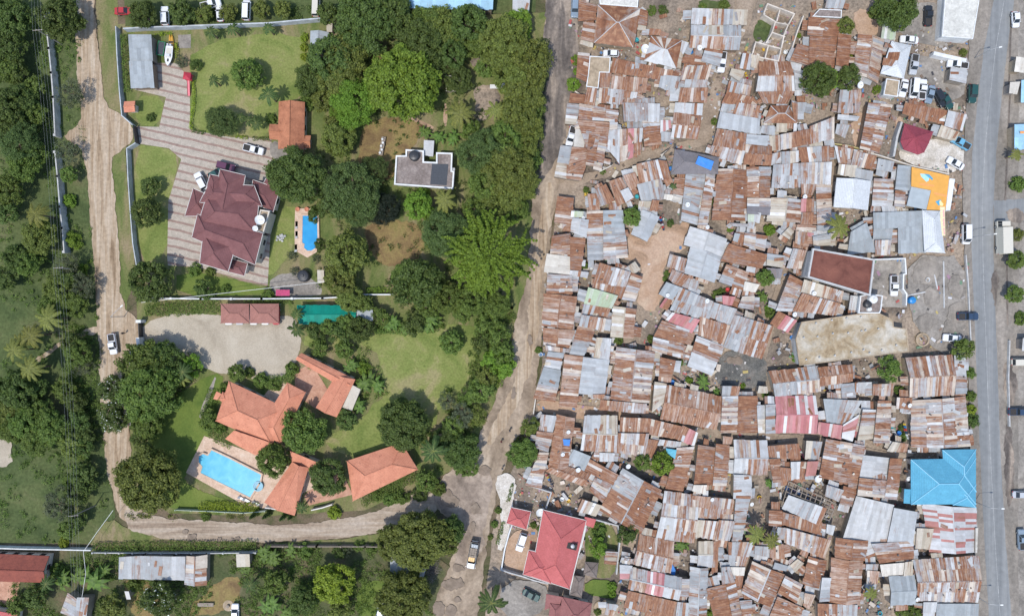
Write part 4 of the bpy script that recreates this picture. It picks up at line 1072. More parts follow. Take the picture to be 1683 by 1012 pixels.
# ------------------------------------------------------------------ larger buildings
T_MAROON = tile_mat('maroon_tiles', (0.19, 0.085, 0.083), (0.155, 0.066, 0.066))
T_CORAL = tile_mat('coral_tiles', (0.56, 0.235, 0.145), (0.48, 0.185, 0.112), 0.55)
T_TERRA = tile_mat('terracotta_tiles', (0.41, 0.170, 0.092), (0.27, 0.105, 0.058), 0.75)
T_RED = tile_mat('red_sheet_tiles', (0.45, 0.125, 0.120), (0.40, 0.105, 0.100))
T_PINK = tile_mat('pink_brown_roof', (0.33, 0.155, 0.125), (0.28, 0.13, 0.105))
T_DKRED = tile_mat('old_red_tiles', (0.24, 0.072, 0.050), (0.17, 0.052, 0.040), 0.5)
T_BLUE = tile_mat('blue_sheet_roof', (0.10, 0.325, 0.455), (0.085, 0.29, 0.42))
T_WINE = tile_mat('wine_roof', (0.27, 0.055, 0.075), (0.22, 0.046, 0.065))
T_THATCH = tile_mat('grey_thatch', (0.20, 0.165, 0.145), (0.13, 0.105, 0.09), 0, 0.9)
T_WHITE = tile_mat('white_sheet_roof', (0.54, 0.56, 0.57), (0.48, 0.50, 0.51))
T_BROWN = ground('brown_roof_felt', [(0.115, 0.046, 0.036), (0.175, 0.072, 0.054), (0.23, 0.095, 0.068)], 0.25, fvar=0.12)
T_SLATE = tile_mat('dark_slate_roof', (0.185, 0.17, 0.175), (0.15, 0.14, 0.145))
T_BRICK = tile_mat('brown_tile_roof', (0.27, 0.115, 0.105), (0.22, 0.09, 0.085))
R_FLATG = ground('flat_roof_grit', [(0.17, 0.14, 0.125), (0.24, 0.20, 0.18), (0.30, 0.26, 0.235)], 0.35, fine=2.2, fvar=0.4)
R_SLAB = ground('white_slab', [(0.46, 0.45, 0.41), (0.56, 0.55, 0.50), (0.62, 0.61, 0.56)], 0.3, fine=1.6, fvar=0.25)
R_STAIN = ground('stained_slab', [(0.22, 0.155, 0.09), (0.34, 0.265, 0.17), (0.42, 0.37, 0.29), (0.49, 0.455, 0.39)], 0.2, fine=1.2, fvar=0.25)
R_TAN = ground('tan_flat_roof', [(0.27, 0.21, 0.14), (0.38, 0.30, 0.21), (0.45, 0.36, 0.26)], 0.25, fine=1.5, fvar=0.3)
R_DARK = solid('dark_roof_felt', (0.052, 0.058, 0.068), 0.8, 0, 0.2)
TRIM = solid('white_trim', (0.60, 0.57, 0.53), 0.7, 0, 0.1)

class House:
    """a building in one piece: roofs, gutters and walls are its parts"""
    def __init__(self, name, px, py, label, cat, group=None):
        p = P(px, py, 3); self.o = (p.x, p.y, 0); self.root = thing(name, self.o, label, cat, group)
    def roof(self, pts, typ, o, z, mat, slope=0.45, ridge=None, gutter=None, walls=PLASTER, rise=None, wz=0.0, rname='roof', inset=0.55):
        c = orient([P(x, y, z) for x, y in pts], o); TL, TR, BR, BL = c; mb = MB(); lines = []
        def fc(ps):
            ps = [Vector(p) for p in ps]; n = (ps[1]-ps[0]).cross(ps[2]-ps[0])
            if n.z < 0: ps = ps[::-1]; n = -n
            n.normalize(); u = Vector((0, 0, 1)).cross(n); u = u.normalized() if u.length > 1e-4 else Vector((1, 0, 0)); v = n.cross(u)
            mb.face(ps, 0, [(p.dot(u), p.dot(v)) for p in ps])
            mb.face([p - Vector((0, 0, 0.16)) for p in ps[::-1]], 0)
        if typ == 'h':
            r1, r2, rs = hip_points(c, slope); zr = z + rs
            fc([v3(TL, z), v3(BL, z), v3(r1, zr)]); fc([v3(BL, z), v3(BR, z), v3(r2, zr), v3(r1, zr)]); fc([v3(BR, z), v3(TR, z), v3(r2, zr)]); fc([v3(TR, z), v3(TL, z), v3(r1, zr), v3(r2, zr)])
            lines = [(r1, zr, r2, zr), (r1, zr, TL, z), (r1, zr, BL, z), (r2, zr, TR, z), (r2, zr, BR, z)]
        elif typ == 'p':
            a = sum(c, Vector((0, 0)))/4; zr = z + slope*(TL-BL).length/2
            for p, q in zip(c, c[1:]+c[:1]): fc([v3(q, z), v3(p, z), v3(a, zr)])
            lines = [(a, zr, p, z) for p in c]
        elif typ == 'g':
            ml, mr = (TL+BL)/2, (TR+BR)/2; rs = slope*((TL-BL).length + (TR-BR).length)/4; zr = z + rs
            fc([v3(TR, z), v3(TL, z), v3(ml, zr), v3(mr, zr)]); fc([v3(BL, z), v3(BR, z), v3(mr, zr), v3(ml, zr)]); lines = [(ml, zr, mr, zr)]
        else:
            zr = z + (rise or 0.5); fc([v3(TL, zr), v3(BL, z), v3(BR, z), v3(TR, zr)])
        for p, q in zip(c, c[1:]+c[:1]):
            zz = lambda t: z if typ != 'm' else (zr if t in (TL, TR) else z)
            mb.face([v3(p, zz(p)-0.16), v3(q, zz(q)-0.16), v3(q, zz(q)), v3(p, zz(p))][::-1], 0)
        r = mb.build(rname, mat, self.root, self.o)
        if lines:
            rb = MB()
            for a, za, b, zb in lines: rb.tube([v3(a, za+0.03), v3(b, zb+0.06)], 0.13, 5)
            rb.build('ridge_cap', ridge or mat, r, self.o)
        if gutter:
            gb = MB()
            for p, q in zip(c, c[1:]+c[:1]):
                d = (q-p).normalized(); nrm = Vector((-d.y, d.x)); m = (p+q)/2 + nrm*0.09
                gb.box((m.x, m.y, z-0.05), ((q-p).length + 0.15, 0.10, 0.20), math.atan2(d.y, d.x))
            gb.build('gutter', gutter, r, self.o)
        if walls:
            wb = MB(); ci = inset4(c, inset); top = z - 0.1
            for i in range(4):
                a, b = ci[i], ci[(i+1) % 4]
                wb.face([v3(a, wz-0.05), v3(b, wz-0.05), v3(b, top), v3(a, top)][::-1])
                if typ == 'g' and i in (1, 3): wb.face([v3(a, top), v3(b, top), v3((a+b)/2, zr-0.25)][::-1])
            w = wb.build('wall', walls, self.root, self.o)
            ob = MB()
            for i in range(4):
                a, b = ci[i], ci[(i+1) % 4]; d = (b-a); n = int(d.length/3.2)
                nrm = Vector((-d.y, d.x)).normalized()
                for k in range(n):
                    for fl in range(1 if top < 4.5 else 2):
                        m = a + d*((k+0.5)/n) + nrm*0.02; ob.box((m.x, m.y, wz + 1.55 + fl*3.0), (1.25, 0.12, 1.15), math.atan2(d.y, d.x))
            if ob.f: ob.build('window', GLASS, w, self.o)
        return r
    def flat(self, pts, z, mat, par=0.45, parw=0.28, wallm=WHITEW, rname='roof', parm=None):
        pp = [P(x, y, z) for x, y in pts]; out, inn = offset_poly(pp, parw); mb = MB()
        mb.prism(inn, z-0.25, z, 0); r = mb.build(rname, mat, self.root, self.o)
        if par:
            pb = MB(); pb.ring(out, inn, z-0.3, z+par); pb.build('parapet', parm or wallm, r, self.o)
        o2, i2 = offset_poly(pp, parw+0.02)
        wb = MB(); wb.prism(i2 if par else offset_poly(pp, 0.3)[1], -0.05, z-0.3); w = wb.build('wall', wallm, self.root, self.o)
        return r
    def part(self, name, mb, mat, parent=None, smooth=False): return mb.build(name, mat, parent or self.root, self.o, smooth)
def cz(s, ox, oy, k=3.893): return [(ox + a/k, oy + b/k) for a, b in pxs(s)]
A5 = lambda s: cz(s, 280, 250); A2 = lambda s: cz(s, 280, 500); A8 = lambda s: cz(s, 280, 752); A9 = lambda s: cz(s, 580, 752)
def TP(t, s): return [T(t, *p) for p in pxs(s)]

def houses():
    h = House('maroon_villa', 380, 365, 'two storey villa with many maroon hipped roofs edged in white', 'house')
    V = dict(mat=T_MAROON, gutter=TRIM, slope=0.50)
    h.roof(A5('250,200 535,216 585,345 190,320'), 'h', 0, 6.0, **V)
    h.roof(A5('320,112 478,150 420,470 250,430'), 'h', 1, 6.0, walls=PLASTER, **{k: V[k] for k in V})
    h.roof(A5('256,145 330,160 330,300 220,270'), 'h', 1, 6.0, **V)
    h.roof(A5('232,288 566,304 545,520 175,470'), 'h', 0, 6.0, **V)
    h.roof(A5('175,400 590,520 540,718 140,545'), 'h', 0, 6.0, **V)
    h.roof(A5('212,520 420,590 368,762 190,710'), 'h', 1, 6.0, **V)
    V2 = dict(mat=T_MAROON, gutter=TRIM, slope=0.42)
    h.roof(A5('148,235 262,285 225,408 95,408'), 'h', 0, 3.3, **V2)
    h.roof(A5('530,180 697,238 657,380 512,318'), 'h', 0, 4.2, **V2)
    h.roof(A5('600,196 622,154 697,238 640,262'), 'h', 1, 4.1, **V2)
    h.roof(A5('392,684 492,712 472,790 370,764'), 'h', 0, 3.6, **V2)
    h.flat(A5('578,368 640,378 598,524 545,498'), 5.2, R_TAN, 0.35, 0.3, PLASTER, 'terrace')
    dish('white', A5('573,433')[0], 0.0, 6.6, 2.2, 'large white satellite dish on the villa terrace', None)
    dish('white', A5('543,488')[0], 0.0, 6.6, 1.3, 'small white satellite dish below the larger villa dish', None)
    h = House('terracotta_house', 480, 207, 'long house with weathered terracotta tile gable and two side wings', 'house')
    h.roof([(458, 167), (501, 168), (500, 246), (457, 245)], 'g', 1, 3.2, T_TERRA, 0.42)
    h.roof([(443, 204), (472, 205), (472, 231), (443, 229)], 'g', 0, 2.9, T_TERRA, 0.36)
    h.roof([(486, 222), (511, 223), (510, 244), (486, 243)], 'g', 0, 2.8, T_TERRA, 0.36)
    h = House('carport', 232, 100, 'grey flat metal carport roof in two panels at the drive end', 'carport')
    shed_roof(h, [(212, 58), (250, 58), (251.5, 101), (213.5, 101)], 'roof_panel', 's'); shed_roof(h, [(213.5, 101.5), (251.5, 101.5), (254, 144), (215, 145)], 'roof_panel', 's')
    post_set(h, [(214, 60), (248, 60), (216, 143), (251, 142)], 2.7)
    h = House('gatehouse', 213, 175, 'tiny red roofed gatehouse inside the grey wall by the upper gate', 'gatehouse')
    h.roof([(204, 167), (222, 166), (222, 184), (204, 185)], 'g', 0, 2.6, T_CORAL, 0.2)
    h = House('garden_shed', 524, 72, 'pale blue grey gabled shed at the lawn corner', 'shed'); shed_roof(h, [(511, 51), (539, 53), (536, 93), (510, 93)], 'roof', 's', 'g', 1)
    h = House('garden_shed', 542, 46, 'tiny grey shed with an orange mark above the blue grey shed', 'shed'); shed_roof(h, [(537, 40), (547, 40), (546, 53), (537, 53)], 'roof', 'c')
    h = House('flat_roofed_house', 698, 278, 'flat roofed house with white parapet and a dark felt patch among trees', 'house')
    r = h.flat([(651, 256), (667, 256), (667, 246), (697, 248), (697, 266), (717, 267), (717, 251), (744, 252), (743, 281), (747, 282), (745, 311), (648, 304)], 3.4, R_FLATG, 0.4, 0.35)
    mb = MB(); mb.prism([P(x, y, 3.42) for x, y in ((710, 269), (737, 270), (734, 305), (707, 303))], 3.40, 3.44); h.part('felt_patch', mb, R_DARK, r)
    tank(680, 255, 3.4, 1.25, 1.6, BLACKP, 'dark domed water tank on the flat roofed house')
    h2 = House('awning', 705, 243, 'white sheet awning joined to the flat roofed house', 'awning'); shed_roof(h2, [(697, 231), (714, 232), (712, 256), (696, 255)], 'roof', 'w'); post_set(h2, [(698, 233), (712, 234)], 2.3)
    h2 = House('awning', 743, 291, 'narrow pale awning on the right side of the flat roofed house', 'awning'); shed_roof(h2, [(742, 276), (748, 277), (746, 305), (739, 304)], 'roof', 'w', z=3.1); post_set(h2, [(747, 279), (745, 303)], 2.8)
    h = House('blue_roofed_building', 742, 6, 'long building under a light blue metal roof at the top edge', 'building'); shed_roof(h, [(672, -50), (814, -50), (810, 16), (670, 13)], 'roof', 'l', 'g', 0, z=3.4)
    h = House('shed', 857, 10, 'white roofed shed half hidden by trees at the top edge', 'shed'); shed_roof(h, [(843, -10), (872, -10), (869, 25), (842, 20)], 'roof', 'w')
    h = House('shed', 655, 6, 'red and white shed end beside the blue roof', 'shed'); shed_roof(h, [(648, -12), (671, -12), (670, 13), (660, 14)], 'roof', 'q')
    h = House('pump_house', 527, 455, 'small tan hut roof beside the dark water tank', 'hut'); shed_roof(h, [(522, 444), (533, 444), (533, 464), (522, 464)], 'roof', 'c')
    tank(497, 453, 0, 1.5, 2.3, BLACKP, 'dark water tank standing by the villa service yard')
    h = House('garden_pavilion', 736, 136, 'pale cracked roof slab in the wooded garden', 'shed'); shed_roof(h, [(733, 124), (757, 128), (757, 149), (733, 149)], 'roof', 'k')
    h = House('carport', 386, 515, 'left one of two pink brown hipped carports', 'carport'); h.roof([(363, 499), (409, 499), (410, 531), (363, 531)], 'h', 0, 2.7, T_PINK, 0.28, walls=None); post_set(h, [(364, 500), (408, 500), (365, 530), (408, 530)], 2.6)
    h = House('carport', 434, 515, 'right one of two pink brown hipped carports', 'carport'); h.roof([(411, 499), (458, 499), (458, 531), (411, 531)], 'h', 0, 2.7, T_PINK, 0.28, walls=None); post_set(h, [(412, 500), (457, 500), (412, 530), (457, 530)], 2.6)
    h = House('teal_shade', 538, 516, 'long teal roof below the twin carports row', 'shade roof'); shed_roof(h, [(488, 502), (588, 502), (584, 531), (491, 532)], 'roof', 'e', 'g', 0, z=2.6)
    h = House('garden_shed', 600, 515, 'pale grey shed roof at the end of the teal roof', 'shed'); shed_roof(h, [(587, 504), (613, 504), (613, 527), (586, 527)], 'roof', 's')
    h = House('coral_house', 425, 680, 'large coral tiled house with two hipped wings', 'house')
    C = dict(mat=T_CORAL, ridge=T_CORAL)
    h.roof(A2('375,490 745,665 650,905 290,745'), 'h', 0, 3.4, slope=0.42, **C)
    h.roof(A2('748,500 866,562 705,895 560,800'), 'h', 1, 3.4, slope=0.42, **C)
    h.roof(A2('420,800 660,880 545,966 350,860'), 'm', 0, 3.0, rise=1.2, **C)
    h.roof(A2('335,560 420,590 350,640 310,608'), 'h', 0, 3.2, slope=0.35, **C)
    h.roof(A2('298,555 330,572 300,612 274,604'), 'm', 0, 2.7, rise=0.2, **C)
    h = House('courtyard_house', 548, 630, 'coral tiled house bent round a tiled courtyard', 'house')
    h.roof(A2('838,310 1184,480 1120,545 800,352'), 'g', 0, 3.2, slope=0.45, **C)
    h.roof(A2('1062,450 1184,480 1064,722 930,660'), 'g', 1, 3.2, slope=0.45, **C)
    h2 = House('annex', 577, 655, 'grey brown lean-to at the right of the courtyard house', 'shed'); shed_roof(h2, A2('1168,515 1220,542 1162,680 1102,655'), 'roof', 'c')
    h = House('pool_house', 480, 795, 'coral gabled pool house beside the lower pool', 'house')
    h.roof(A8('780,25 885,62 795,370 600,285'), 'g', 1, 3.2, slope=0.42, **C)
    h.roof([(478, 740), (526, 760), (508, 774), (480, 760)], 'm', 0, 3.0, rise=0.6, **C)
    h = House('coral_house', 628, 775, 'coral hipped house at the bend of the dirt road', 'house')
    h.roof([(567, 760), (634, 728), (672, 741), (580, 822)], 'h', 0, 3.3, slope=0.0001, mat=T_CORAL, walls=None) if False else None
    h.roof([(570, 757), (660, 727), (687, 771), (580, 823)], 'h', 0, 3.3, slope=0.42, **C)
    # bottom left corner
    h = House('red_roofed_house', 38, 933, 'long red tiled gable house in the lower left corner', 'house'); h.roof([(-40, 908), (81, 913), (75, 957), (-40, 954)], 'g', 0, 3.0, T_DKRED, 0.42, gutter=None)
    h = House('shed', 10, 1006, 'bright red roof corner at the lower left edge', 'shed'); h.roof([(-40, 996), (30, 1008), (26, 1050), (-40, 1040)], 'm', 0, 2.8, T_RED, rise=0.4)
    for x, y in ((24.5, 953), (24, 959), (23.5, 965), (22.5, 971), (22, 976)):
        p = P(x, y, 1.2); k = MB(); k.lathe((0, 0, 0), [(0.32, 0), (0.32, 0.25), (0.22, 0.35), (0.22, 2.2), (0.33, 2.35), (0.33, 2.5)], 10); o = k.build('column', TRIM, None, (p.x, p.y, 0)); o.location = (p.x, p.y, 0)
        tag(o, 'white round column in a row beside the red corner house', 'column', 'white patio columns')
    for pts, pal, typ, lab in (([(197, 914), (232, 912), (231, 951), (195, 950)], 'z', 'm', 'left grey zinc shed in the row below the lower hedge'), ([(232, 912), (283, 913), (281, 952), (231, 951)], 'z', 'm', 'middle grey zinc shed in the row below the lower hedge'),
                               ([(283, 913), (306, 913), (304, 953), (281, 952)], 'w', 'm', 'white metal shed between the zinc and rusty sheds'), ([(306, 913), (340, 911), (339, 961), (304, 960)], 'm', 'g', 'rusty striped shed at the right end of the shed row'),
                               ([(389, 909), (411, 909), (411, 930), (389, 930)], 'c', 'f', 'small grey square hut behind the lower hedge'), ([(113, 972), (128, 985), (122, 1015), (101, 1005)], 'm', 'm', 'rusty half of the tilted shed near the lower left'), ([(128, 980), (148, 980), (140, 1030), (122, 1020)], 'z', 'm', 'zinc half of the tilted shed near the lower left'),
                               ([(642, 914), (674, 914), (673, 943), (641, 943)], 's', 'm', 'blue grey shed under the huge tree by the fork'), ([(694, 925), (702, 928), (694, 956), (687, 954)], 'w', 'm', 'narrow white shed edge beside the brown twig heap'),
                               ([(206, 970), (213, 970), (215, 984), (208, 984)], 'c', 'm', 'tiny grey hut roof in the brown backyard')):
        h = House('shed', sum(p[0] for p in pts)/4, sum(p[1] for p in pts)/4, lab, 'shed', 'backyard sheds'); shed_roof(h, pts, 'roof', pal, typ if typ != 'f' else 'm', 0 if pal != 'm' else 1)
    # settlement landmarks
    h = House('hipped_house', 1013, 42, 'big dark rust hipped house at the top of the settlement', 'house'); sr = MB(); c = [P(x, y, 3.0) for x, y in TP('00', '670,50 1095,82 1015,465 635,420')]
    shack_roof(sr, c, 'h', 0, 3.0, 0, 'r', 0.8, 6); h.part('roof', sr, ROOFM); wallbox(h, c, 3.0)
    h = House('flat_house', 1015, 7, 'pale flat concrete roof behind the big hipped rust house', 'house'); h.flat(TP('00', '680,-40 1068,-40 1060,78 690,48'), 3.0, R_SLAB, 0.2, 0.25)
    h = House('flat_house', 985, 107, 'dirty tan flat roof between rusty roofs by the muddy road', 'house'); h.flat(TP('00', '590,550 795,562 785,715 690,712 675,868 555,850 575,720'), 2.9, R_TAN, 0.12, 0.2)
    h = House('ruin', 1272, 52, 'roofless white walled ruin with open rooms', 'ruin')
    mb = MB(); z = 2.4
    for s in ('725,40 850,88 985,140 930,240 885,345 860,470 830,600 700,572 575,540 610,412 735,445 860,475', '725,40 685,145 800,215 930,240', '850,88 818,205', '765,320 890,362', '800,215 770,320 712,420', '735,445 702,572'):
        pp = [P(*T('10', *q), z) for q in pxs(s)]
        for a, b in zip(pp, pp[1:]):
            d = b-a; m = (a+b)/2; hh = z + rng.uniform(-0.25, 0.15); mb.box((m.x, m.y, hh/2), (d.length+0.25, 0.28, hh), math.atan2(d.y, d.x))
    h.part('wall', mb, solid('bare_plaster', (0.52, 0.46, 0.39), 0.9, 0, 0.3, 0.7))
    mb = MB(); mb.prism([P(*T('10', *q), 0) for q in pxs('725,45 980,142 830,595 580,538 612,415 700,425 770,320 795,215 690,142')], 0.02, 0.12); h.part('floor', mb, G_SLUM)
    h = House('slab_roofed_building', 1580, 32, 'white stained slab roofed building by the paved road', 'building'); h.flat(TP('20', '895,-60 1230,-60 1225,20 1165,385 860,362'), 3.4, R_SLAB, 0.15, 0.2)
    h = House('flat_house', 1360, 22, 'grey flat slab behind the big rust roofs', 'house'); h.flat(TP('10', '1230,90 1450,100 1445,180 1160,165'), 2.6, R_FLATG, 0.1, 0.2)
    h = House('hipped_house', 1472, 98, 'white hipped roof with a rusty patch beside parked cars', 'house'); h.roof(TP('20', '372,405 565,445 490,772 262,720'), 'h', 1, 3.0, T_WHITE, 0.4)
    mb = MB()
    c = [P(*T('20', *q), 3.6) for q in pxs('318,410 360,430 440,520 420,620 350,650 285,620')]; mb.face([v3(p, 3.12 + 0.42*max(0, min(2.1, (p-P(*T('20', 300, 560), 3.6)).x))) for p in c], 0, up=True)
    for pts in ('320,412 365,432 385,470 305,450', '350,510 440,520 422,600 330,590', '300,560 400,600 370,650 285,630'):
        c = [P(*T('20', *q), 3.4) for q in pxs(pts)]; k = MB(); a = P(*T('20', 280, 700), 3.0); d = (P(*T('20', 372, 405), 3.0)-a).normalized(); nr = Vector((d.y, -d.x))
        sheets(k, *[v3(p, 3.08 + 0.4*max(0, (p-a).dot(nr))) for p in c], 'r', 0.8, 3); h.part('rusty_sheet', k, ROOFM)
    h = House('flat_house', 1463, 143, 'stained tan concrete roof left of the parked cars', 'house'); h.flat(TP('20', '320,770 450,790 430,950 290,930'), 2.8, R_TAN, 0.1, 0.2)
    h = House('dark_tile_house', 1160, 265, 'dark grey hipped house under a blue tarpaulin', 'house'); h.roof(TP('01', '1425,448 1855,528 1845,690 1385,692'), 'h', 0, 3.2, T_SLATE, 0.40)
    c = [P(*T('11', *q), 4.4) for q in pxs('40,520 195,570 170,655 15,592')]; k = MB(); zz = [5.05, 4.75, 4.35, 4.55]
    k.face([v3(p, q) for p, q in zip(c, zz)], 0, up=True); k.face([v3(p, q-0.05) for p, q in zip(c, zz)], 0); o = k.build('tarpaulin', solid('blue_tarp', (0.02, 0.17, 0.50), 0.5, 0, 0.2, 1.0), None, (c[0].x, c[0].y, 4.4)); tag(o, 'bright blue tarpaulin spread over the dark grey hipped roof', 'tarpaulin')
    h = House('white_warehouse', 1402, 317, 'plain white gabled warehouse roof in two tones', 'warehouse'); h.roof(TP('11', '1400,728 1735,760 1705,1045 1370,1015'), 'g', 1, 3.6, T_WHITE, 0.22)
    h = House('wine_roofed_house', 1505, 227, 'wine red hipped house with a pointed front in a dusty yard', 'house')
    out = [P(*T('21', *q), 3.0) for q in pxs('500,195 780,278 735,390 690,480 630,502 490,452 458,370')]; ap = P(*T('21', 600, 330), 4.8); k = MB(); rb = MB()
    for a, b in zip(out, out[1:]+out[:1]):
        ps = [v3(b, 3.0), v3(a, 3.0), v3(ap, 4.7)]; n = (ps[1]-ps[0]).cross(ps[2]-ps[0]).normalized(); u = Vector((0, 0, 1)).cross(n).normalized(); w = n.cross(u)
        k.face(ps, 0, [(p.dot(u), p.dot(w)) for p in ps], up=True); k.face([v3(a, 2.85), v3(b, 2.85), v3(b, 3.0), v3(a, 3.0)], 0); rb.tube([v3(ap, 4.75), v3(a, 3.05)], 0.1, 5)
    r = h.part('roof', k, T_WINE); h.part('ridge_cap', rb, T_WINE, r); k = MB(); k.prism(offset_poly(out, 0.5)[1], 0, 2.9); h.part('wall', k, PLASTER)
    h = House('yellow_roofed_shop', 1530, 305, 'shop with a yellow painted L shaped roof and blue logos', 'shop')
    YEL = solid('yellow_paint', (0.62, 0.31, 0.06), 0.6, 0, 0.08, 1.0)
    k = MB(); k.prism([P(*T('21', *q), 3.3) for q in pxs('570,622 937,708 930,870 900,1045 715,1040 760,850 565,812')], 3.1, 3.3); r = h.part('roof', k, YEL)
    k = MB(); k.prism([P(*T('21', *q), 3.25) for q in pxs('565,815 757,852 712,1040 520,1000')], 3.0, 3.22); h.part('grey_roof', k, solid('grey_roof_paint', (0.33, 0.37, 0.385), 0.7, 0, 0.1, 0.6))
    k = MB(); k.prism([P(*T('21', *q), 3.6) for q in pxs('940,735 992,740 945,1048 903,1045')], 0, 3.6); h.part('sign_wall', k, WHITEW)
    k = MB(); k.prism(offset_poly([P(*T('21', *q), 3.0) for q in pxs('570,622 937,708 900,1045 520,1000')], 0.4)[1], 0, 2.95); h.part('wall', k, WHITEW)
    def flatmark(t, s, m, z=3.306, nm='painted_mark'):
        k = MB(); k.face([v3(P(*T(t, *q), z), z) for q in pxs(s)], 0, up=True); h.part(nm, k, m, r)
    LB = solid('logo_light_blue', (0.33, 0.58, 0.68), 0.6); DB = solid('logo_blue', (0.07, 0.30, 0.46), 0.6); LR = solid('faded_red_letters', (0.74, 0.30, 0.09), 0.6); LY = solid('logo_cream', (0.70, 0.62, 0.30), 0.6)
    flatmark('21', '650,688 690,690 740,720 735,755 712,768 690,745 660,715', LB); flatmark('21', '690,690 740,695 778,735 768,752 735,725', DB, 3.309)
    flatmark('21', '640,782 700,778 790,800 790,815 730,812 640,796', LR); flatmark('21', '790,868 910,895 905,918 785,888', LR)
    flatmark('21', '800,960 850,940 870,985 830,1000', DB); flatmark('21', '845,945 880,985 868,1005 845,1000 838,965', LY, 3.309)
    h = House('painted_wall', 1550, 362, 'narrow wall top painted cream yellow and pink beside the white hipped roof', 'wall'); k = MB(); k.prism([P(*T('22', *q), 3.4) for q in pxs('845,0 892,0 898,282 852,282')], 0, 3.4); h.part('wall', k, solid('cream_yellow_paint', (0.66, 0.58, 0.36), 0.7)); k = MB()
    for s in ('872,30 886,30 890,100 876,100', '872,115 888,115 892,190 878,190', '876,205 890,205 894,270 882,270'): k.face([v3(P(*T('22', *q), 3.404), 3.404) for q in pxs(s)], 0, up=True)
    h.part('painted_mark', k, solid('faded_pink_letters', (0.66, 0.36, 0.32), 0.7))
    h = House('hipped_house', 1535, 380, 'white hipped roof joined to grey zinc sheds beside the yellow shop', 'house'); h.roof(TP('22', '670,32 845,40 893,452 692,442'), 'h', 1, 3.3, T_WHITE, 0.40)
    h = House('brown_roofed_block', 1380, 447, 'tall block with a flat brown roof inside a pale parapet', 'building'); h.flat(TP('12', '1160,405 1768,512 1725,872 1110,690'), 6.0, T_BROWN, 0.35, 0.4, solid('pale_wall', (0.42, 0.42, 0.41), 0.8, 0, 0.15, 0.8))
    h = House('tank_house', 1430, 492, 'low roof carrying white and black water tanks', 'building'); h.flat(TP('22', '60,868 150,850 280,866 265,1005 250,1040 40,1040'), 4.2, R_FLATG, 0.3, 0.25)
    tank(*T('22', 203, 902), 4.2, 1.05, 1.5, WHITEW, 'large white round tank on the tank house'); tank(*T('22', 152, 952), 4.2, 0.9, 1.4, BLACKP, 'black round tank on the tank house'); tank(*T('22', 163, 998), 4.2, 0.55, 0.9, WHITEW, 'small white tank at the tank house front')
    h = House('slab_building', 1400, 556, 'stained tan concrete slab with column stubs', 'building'); h.flat([T('13', *q) for q in pxs('1055,112 1600,35 1800,20 1950,88 1958,160 2085,180 2105,402 1035,540 998,280')], 3.6, R_STAIN, 0.10, 0.22, GREYW, parm=R_TAN)
    k = MB()
    for q in pxs('1195,125 1350,95 1495,75 1360,225 1210,255 1075,265 1510,220 1635,65 1640,200 1380,440 1230,460 1100,480 1540,410 1660,385 1680,195 1805,180 1980,340 1840,390 1720,415'):
        p = P(*T('13', *q), 3.8); k.box((p.x, p.y, 3.85), (0.32, 0.32, 0.55), rng.random())
    h.part('column_stub', k, GREYW)['kind'] = 'stuff'
    h = House('timber_frame', 1325, 815, 'open timber roof frame without covering', 'frame'); k = MB()
    q4 = [P(*T('14', *q), 2.9) for q in pxs('935,660 1395,880 1330,1040 860,905')]
    for n, (a, b, c, d) in ((10, (0, 1, 2, 3)), (5, (0, 3, 2, 1))):
        for i in range(n+1):
            s = q4[a].lerp(q4[b], i/n); e = q4[d].lerp(q4[c], i/n); m = (s+e)/2; dd = e-s; k.box((m.x, m.y, 2.85 + 0.1*(n == 5)), (dd.length, 0.16, 0.13), math.atan2(dd.y, dd.x))
    h.part('beam', k, TIMBER); k = MB()
    for u in (0, 0.5, 1):
        for w in (0, 1): p = q4[0].lerp(q4[1], u).lerp(q4[3].lerp(q4[2], u), w); k.box((p.x, p.y, 1.4), (0.16, 0.16, 2.8))
    h.part('post', k, TIMBER)
    h = House('shed', 1320, 840, 'three panel white metal roof on the open timber frame', 'shed'); shed_roof(h, TP('14', '922,787 1297,917 1235,1095 865,917'), 'roof', 'w/z/w', z=3.2, wall=False)
    h = House('bright_blue_house', 1548, 785, 'large house with a bright blue hipped roof', 'house'); B = dict(mat=T_BLUE, slope=0.38, ridge=solid('pale_blue_ridge', (0.20, 0.46, 0.60), 0.6))
    h.roof(TP('24', '560,445 1196,432 1196,882 562,885'), 'h', 0, 3.4, **B); h.roof(TP('24', '868,350 1196,345 1198,760 905,720'), 'h', 1, 3.4, **B); h.roof(TP('24', '962,700 1196,690 1196,916 970,890'), 'h', 1, 3.4, **B); h.roof(TP('24', '486,728 672,736 666,886 490,872'), 'm', 0, 2.8, rise=0.5, mat=T_BLUE)
    h = House('red_house', 910, 900, 'large red hipped house with a west wing', 'house'); Q = dict(mat=T_RED, slope=0.42, gutter=TRIM)
    h.roof([(893, 838), (963, 855), (936, 967), (873, 946)], 'h', 1, 3.3, **Q); h.roof([(869, 904), (918, 914), (905, 958), (860, 943)], 'h', 0, 3.3, **Q)
    k = MB(); p = P(*T('05', 418, 330), 4.6); k.box((p.x, p.y, 4.2), (2.4, 1.4, 0.9), -0.25); h.part('roof_recess', k, DARKIN)
    tank(*T('05', 425, 332), 4.6, 0.5, 0.7, STEEL, 'grey water tank set in the red house roof')
    h = House('porch_roof', 980, 857, 'small red lean-to at the top right corner of the red house', 'porch'); h.roof(TP('05', '540,35 652,62 625,150 545,120'), 'm', 0, 2.8, T_RED, rise=0.4)
    h = House('gatehouse', 852, 852, 'small red hipped gatehouse beside the middle road', 'gatehouse'); h.roof(A9('1012,318 1137,345 1110,457 983,416'), 'h', 0, 2.8, T_RED, 0.42, gutter=TRIM)
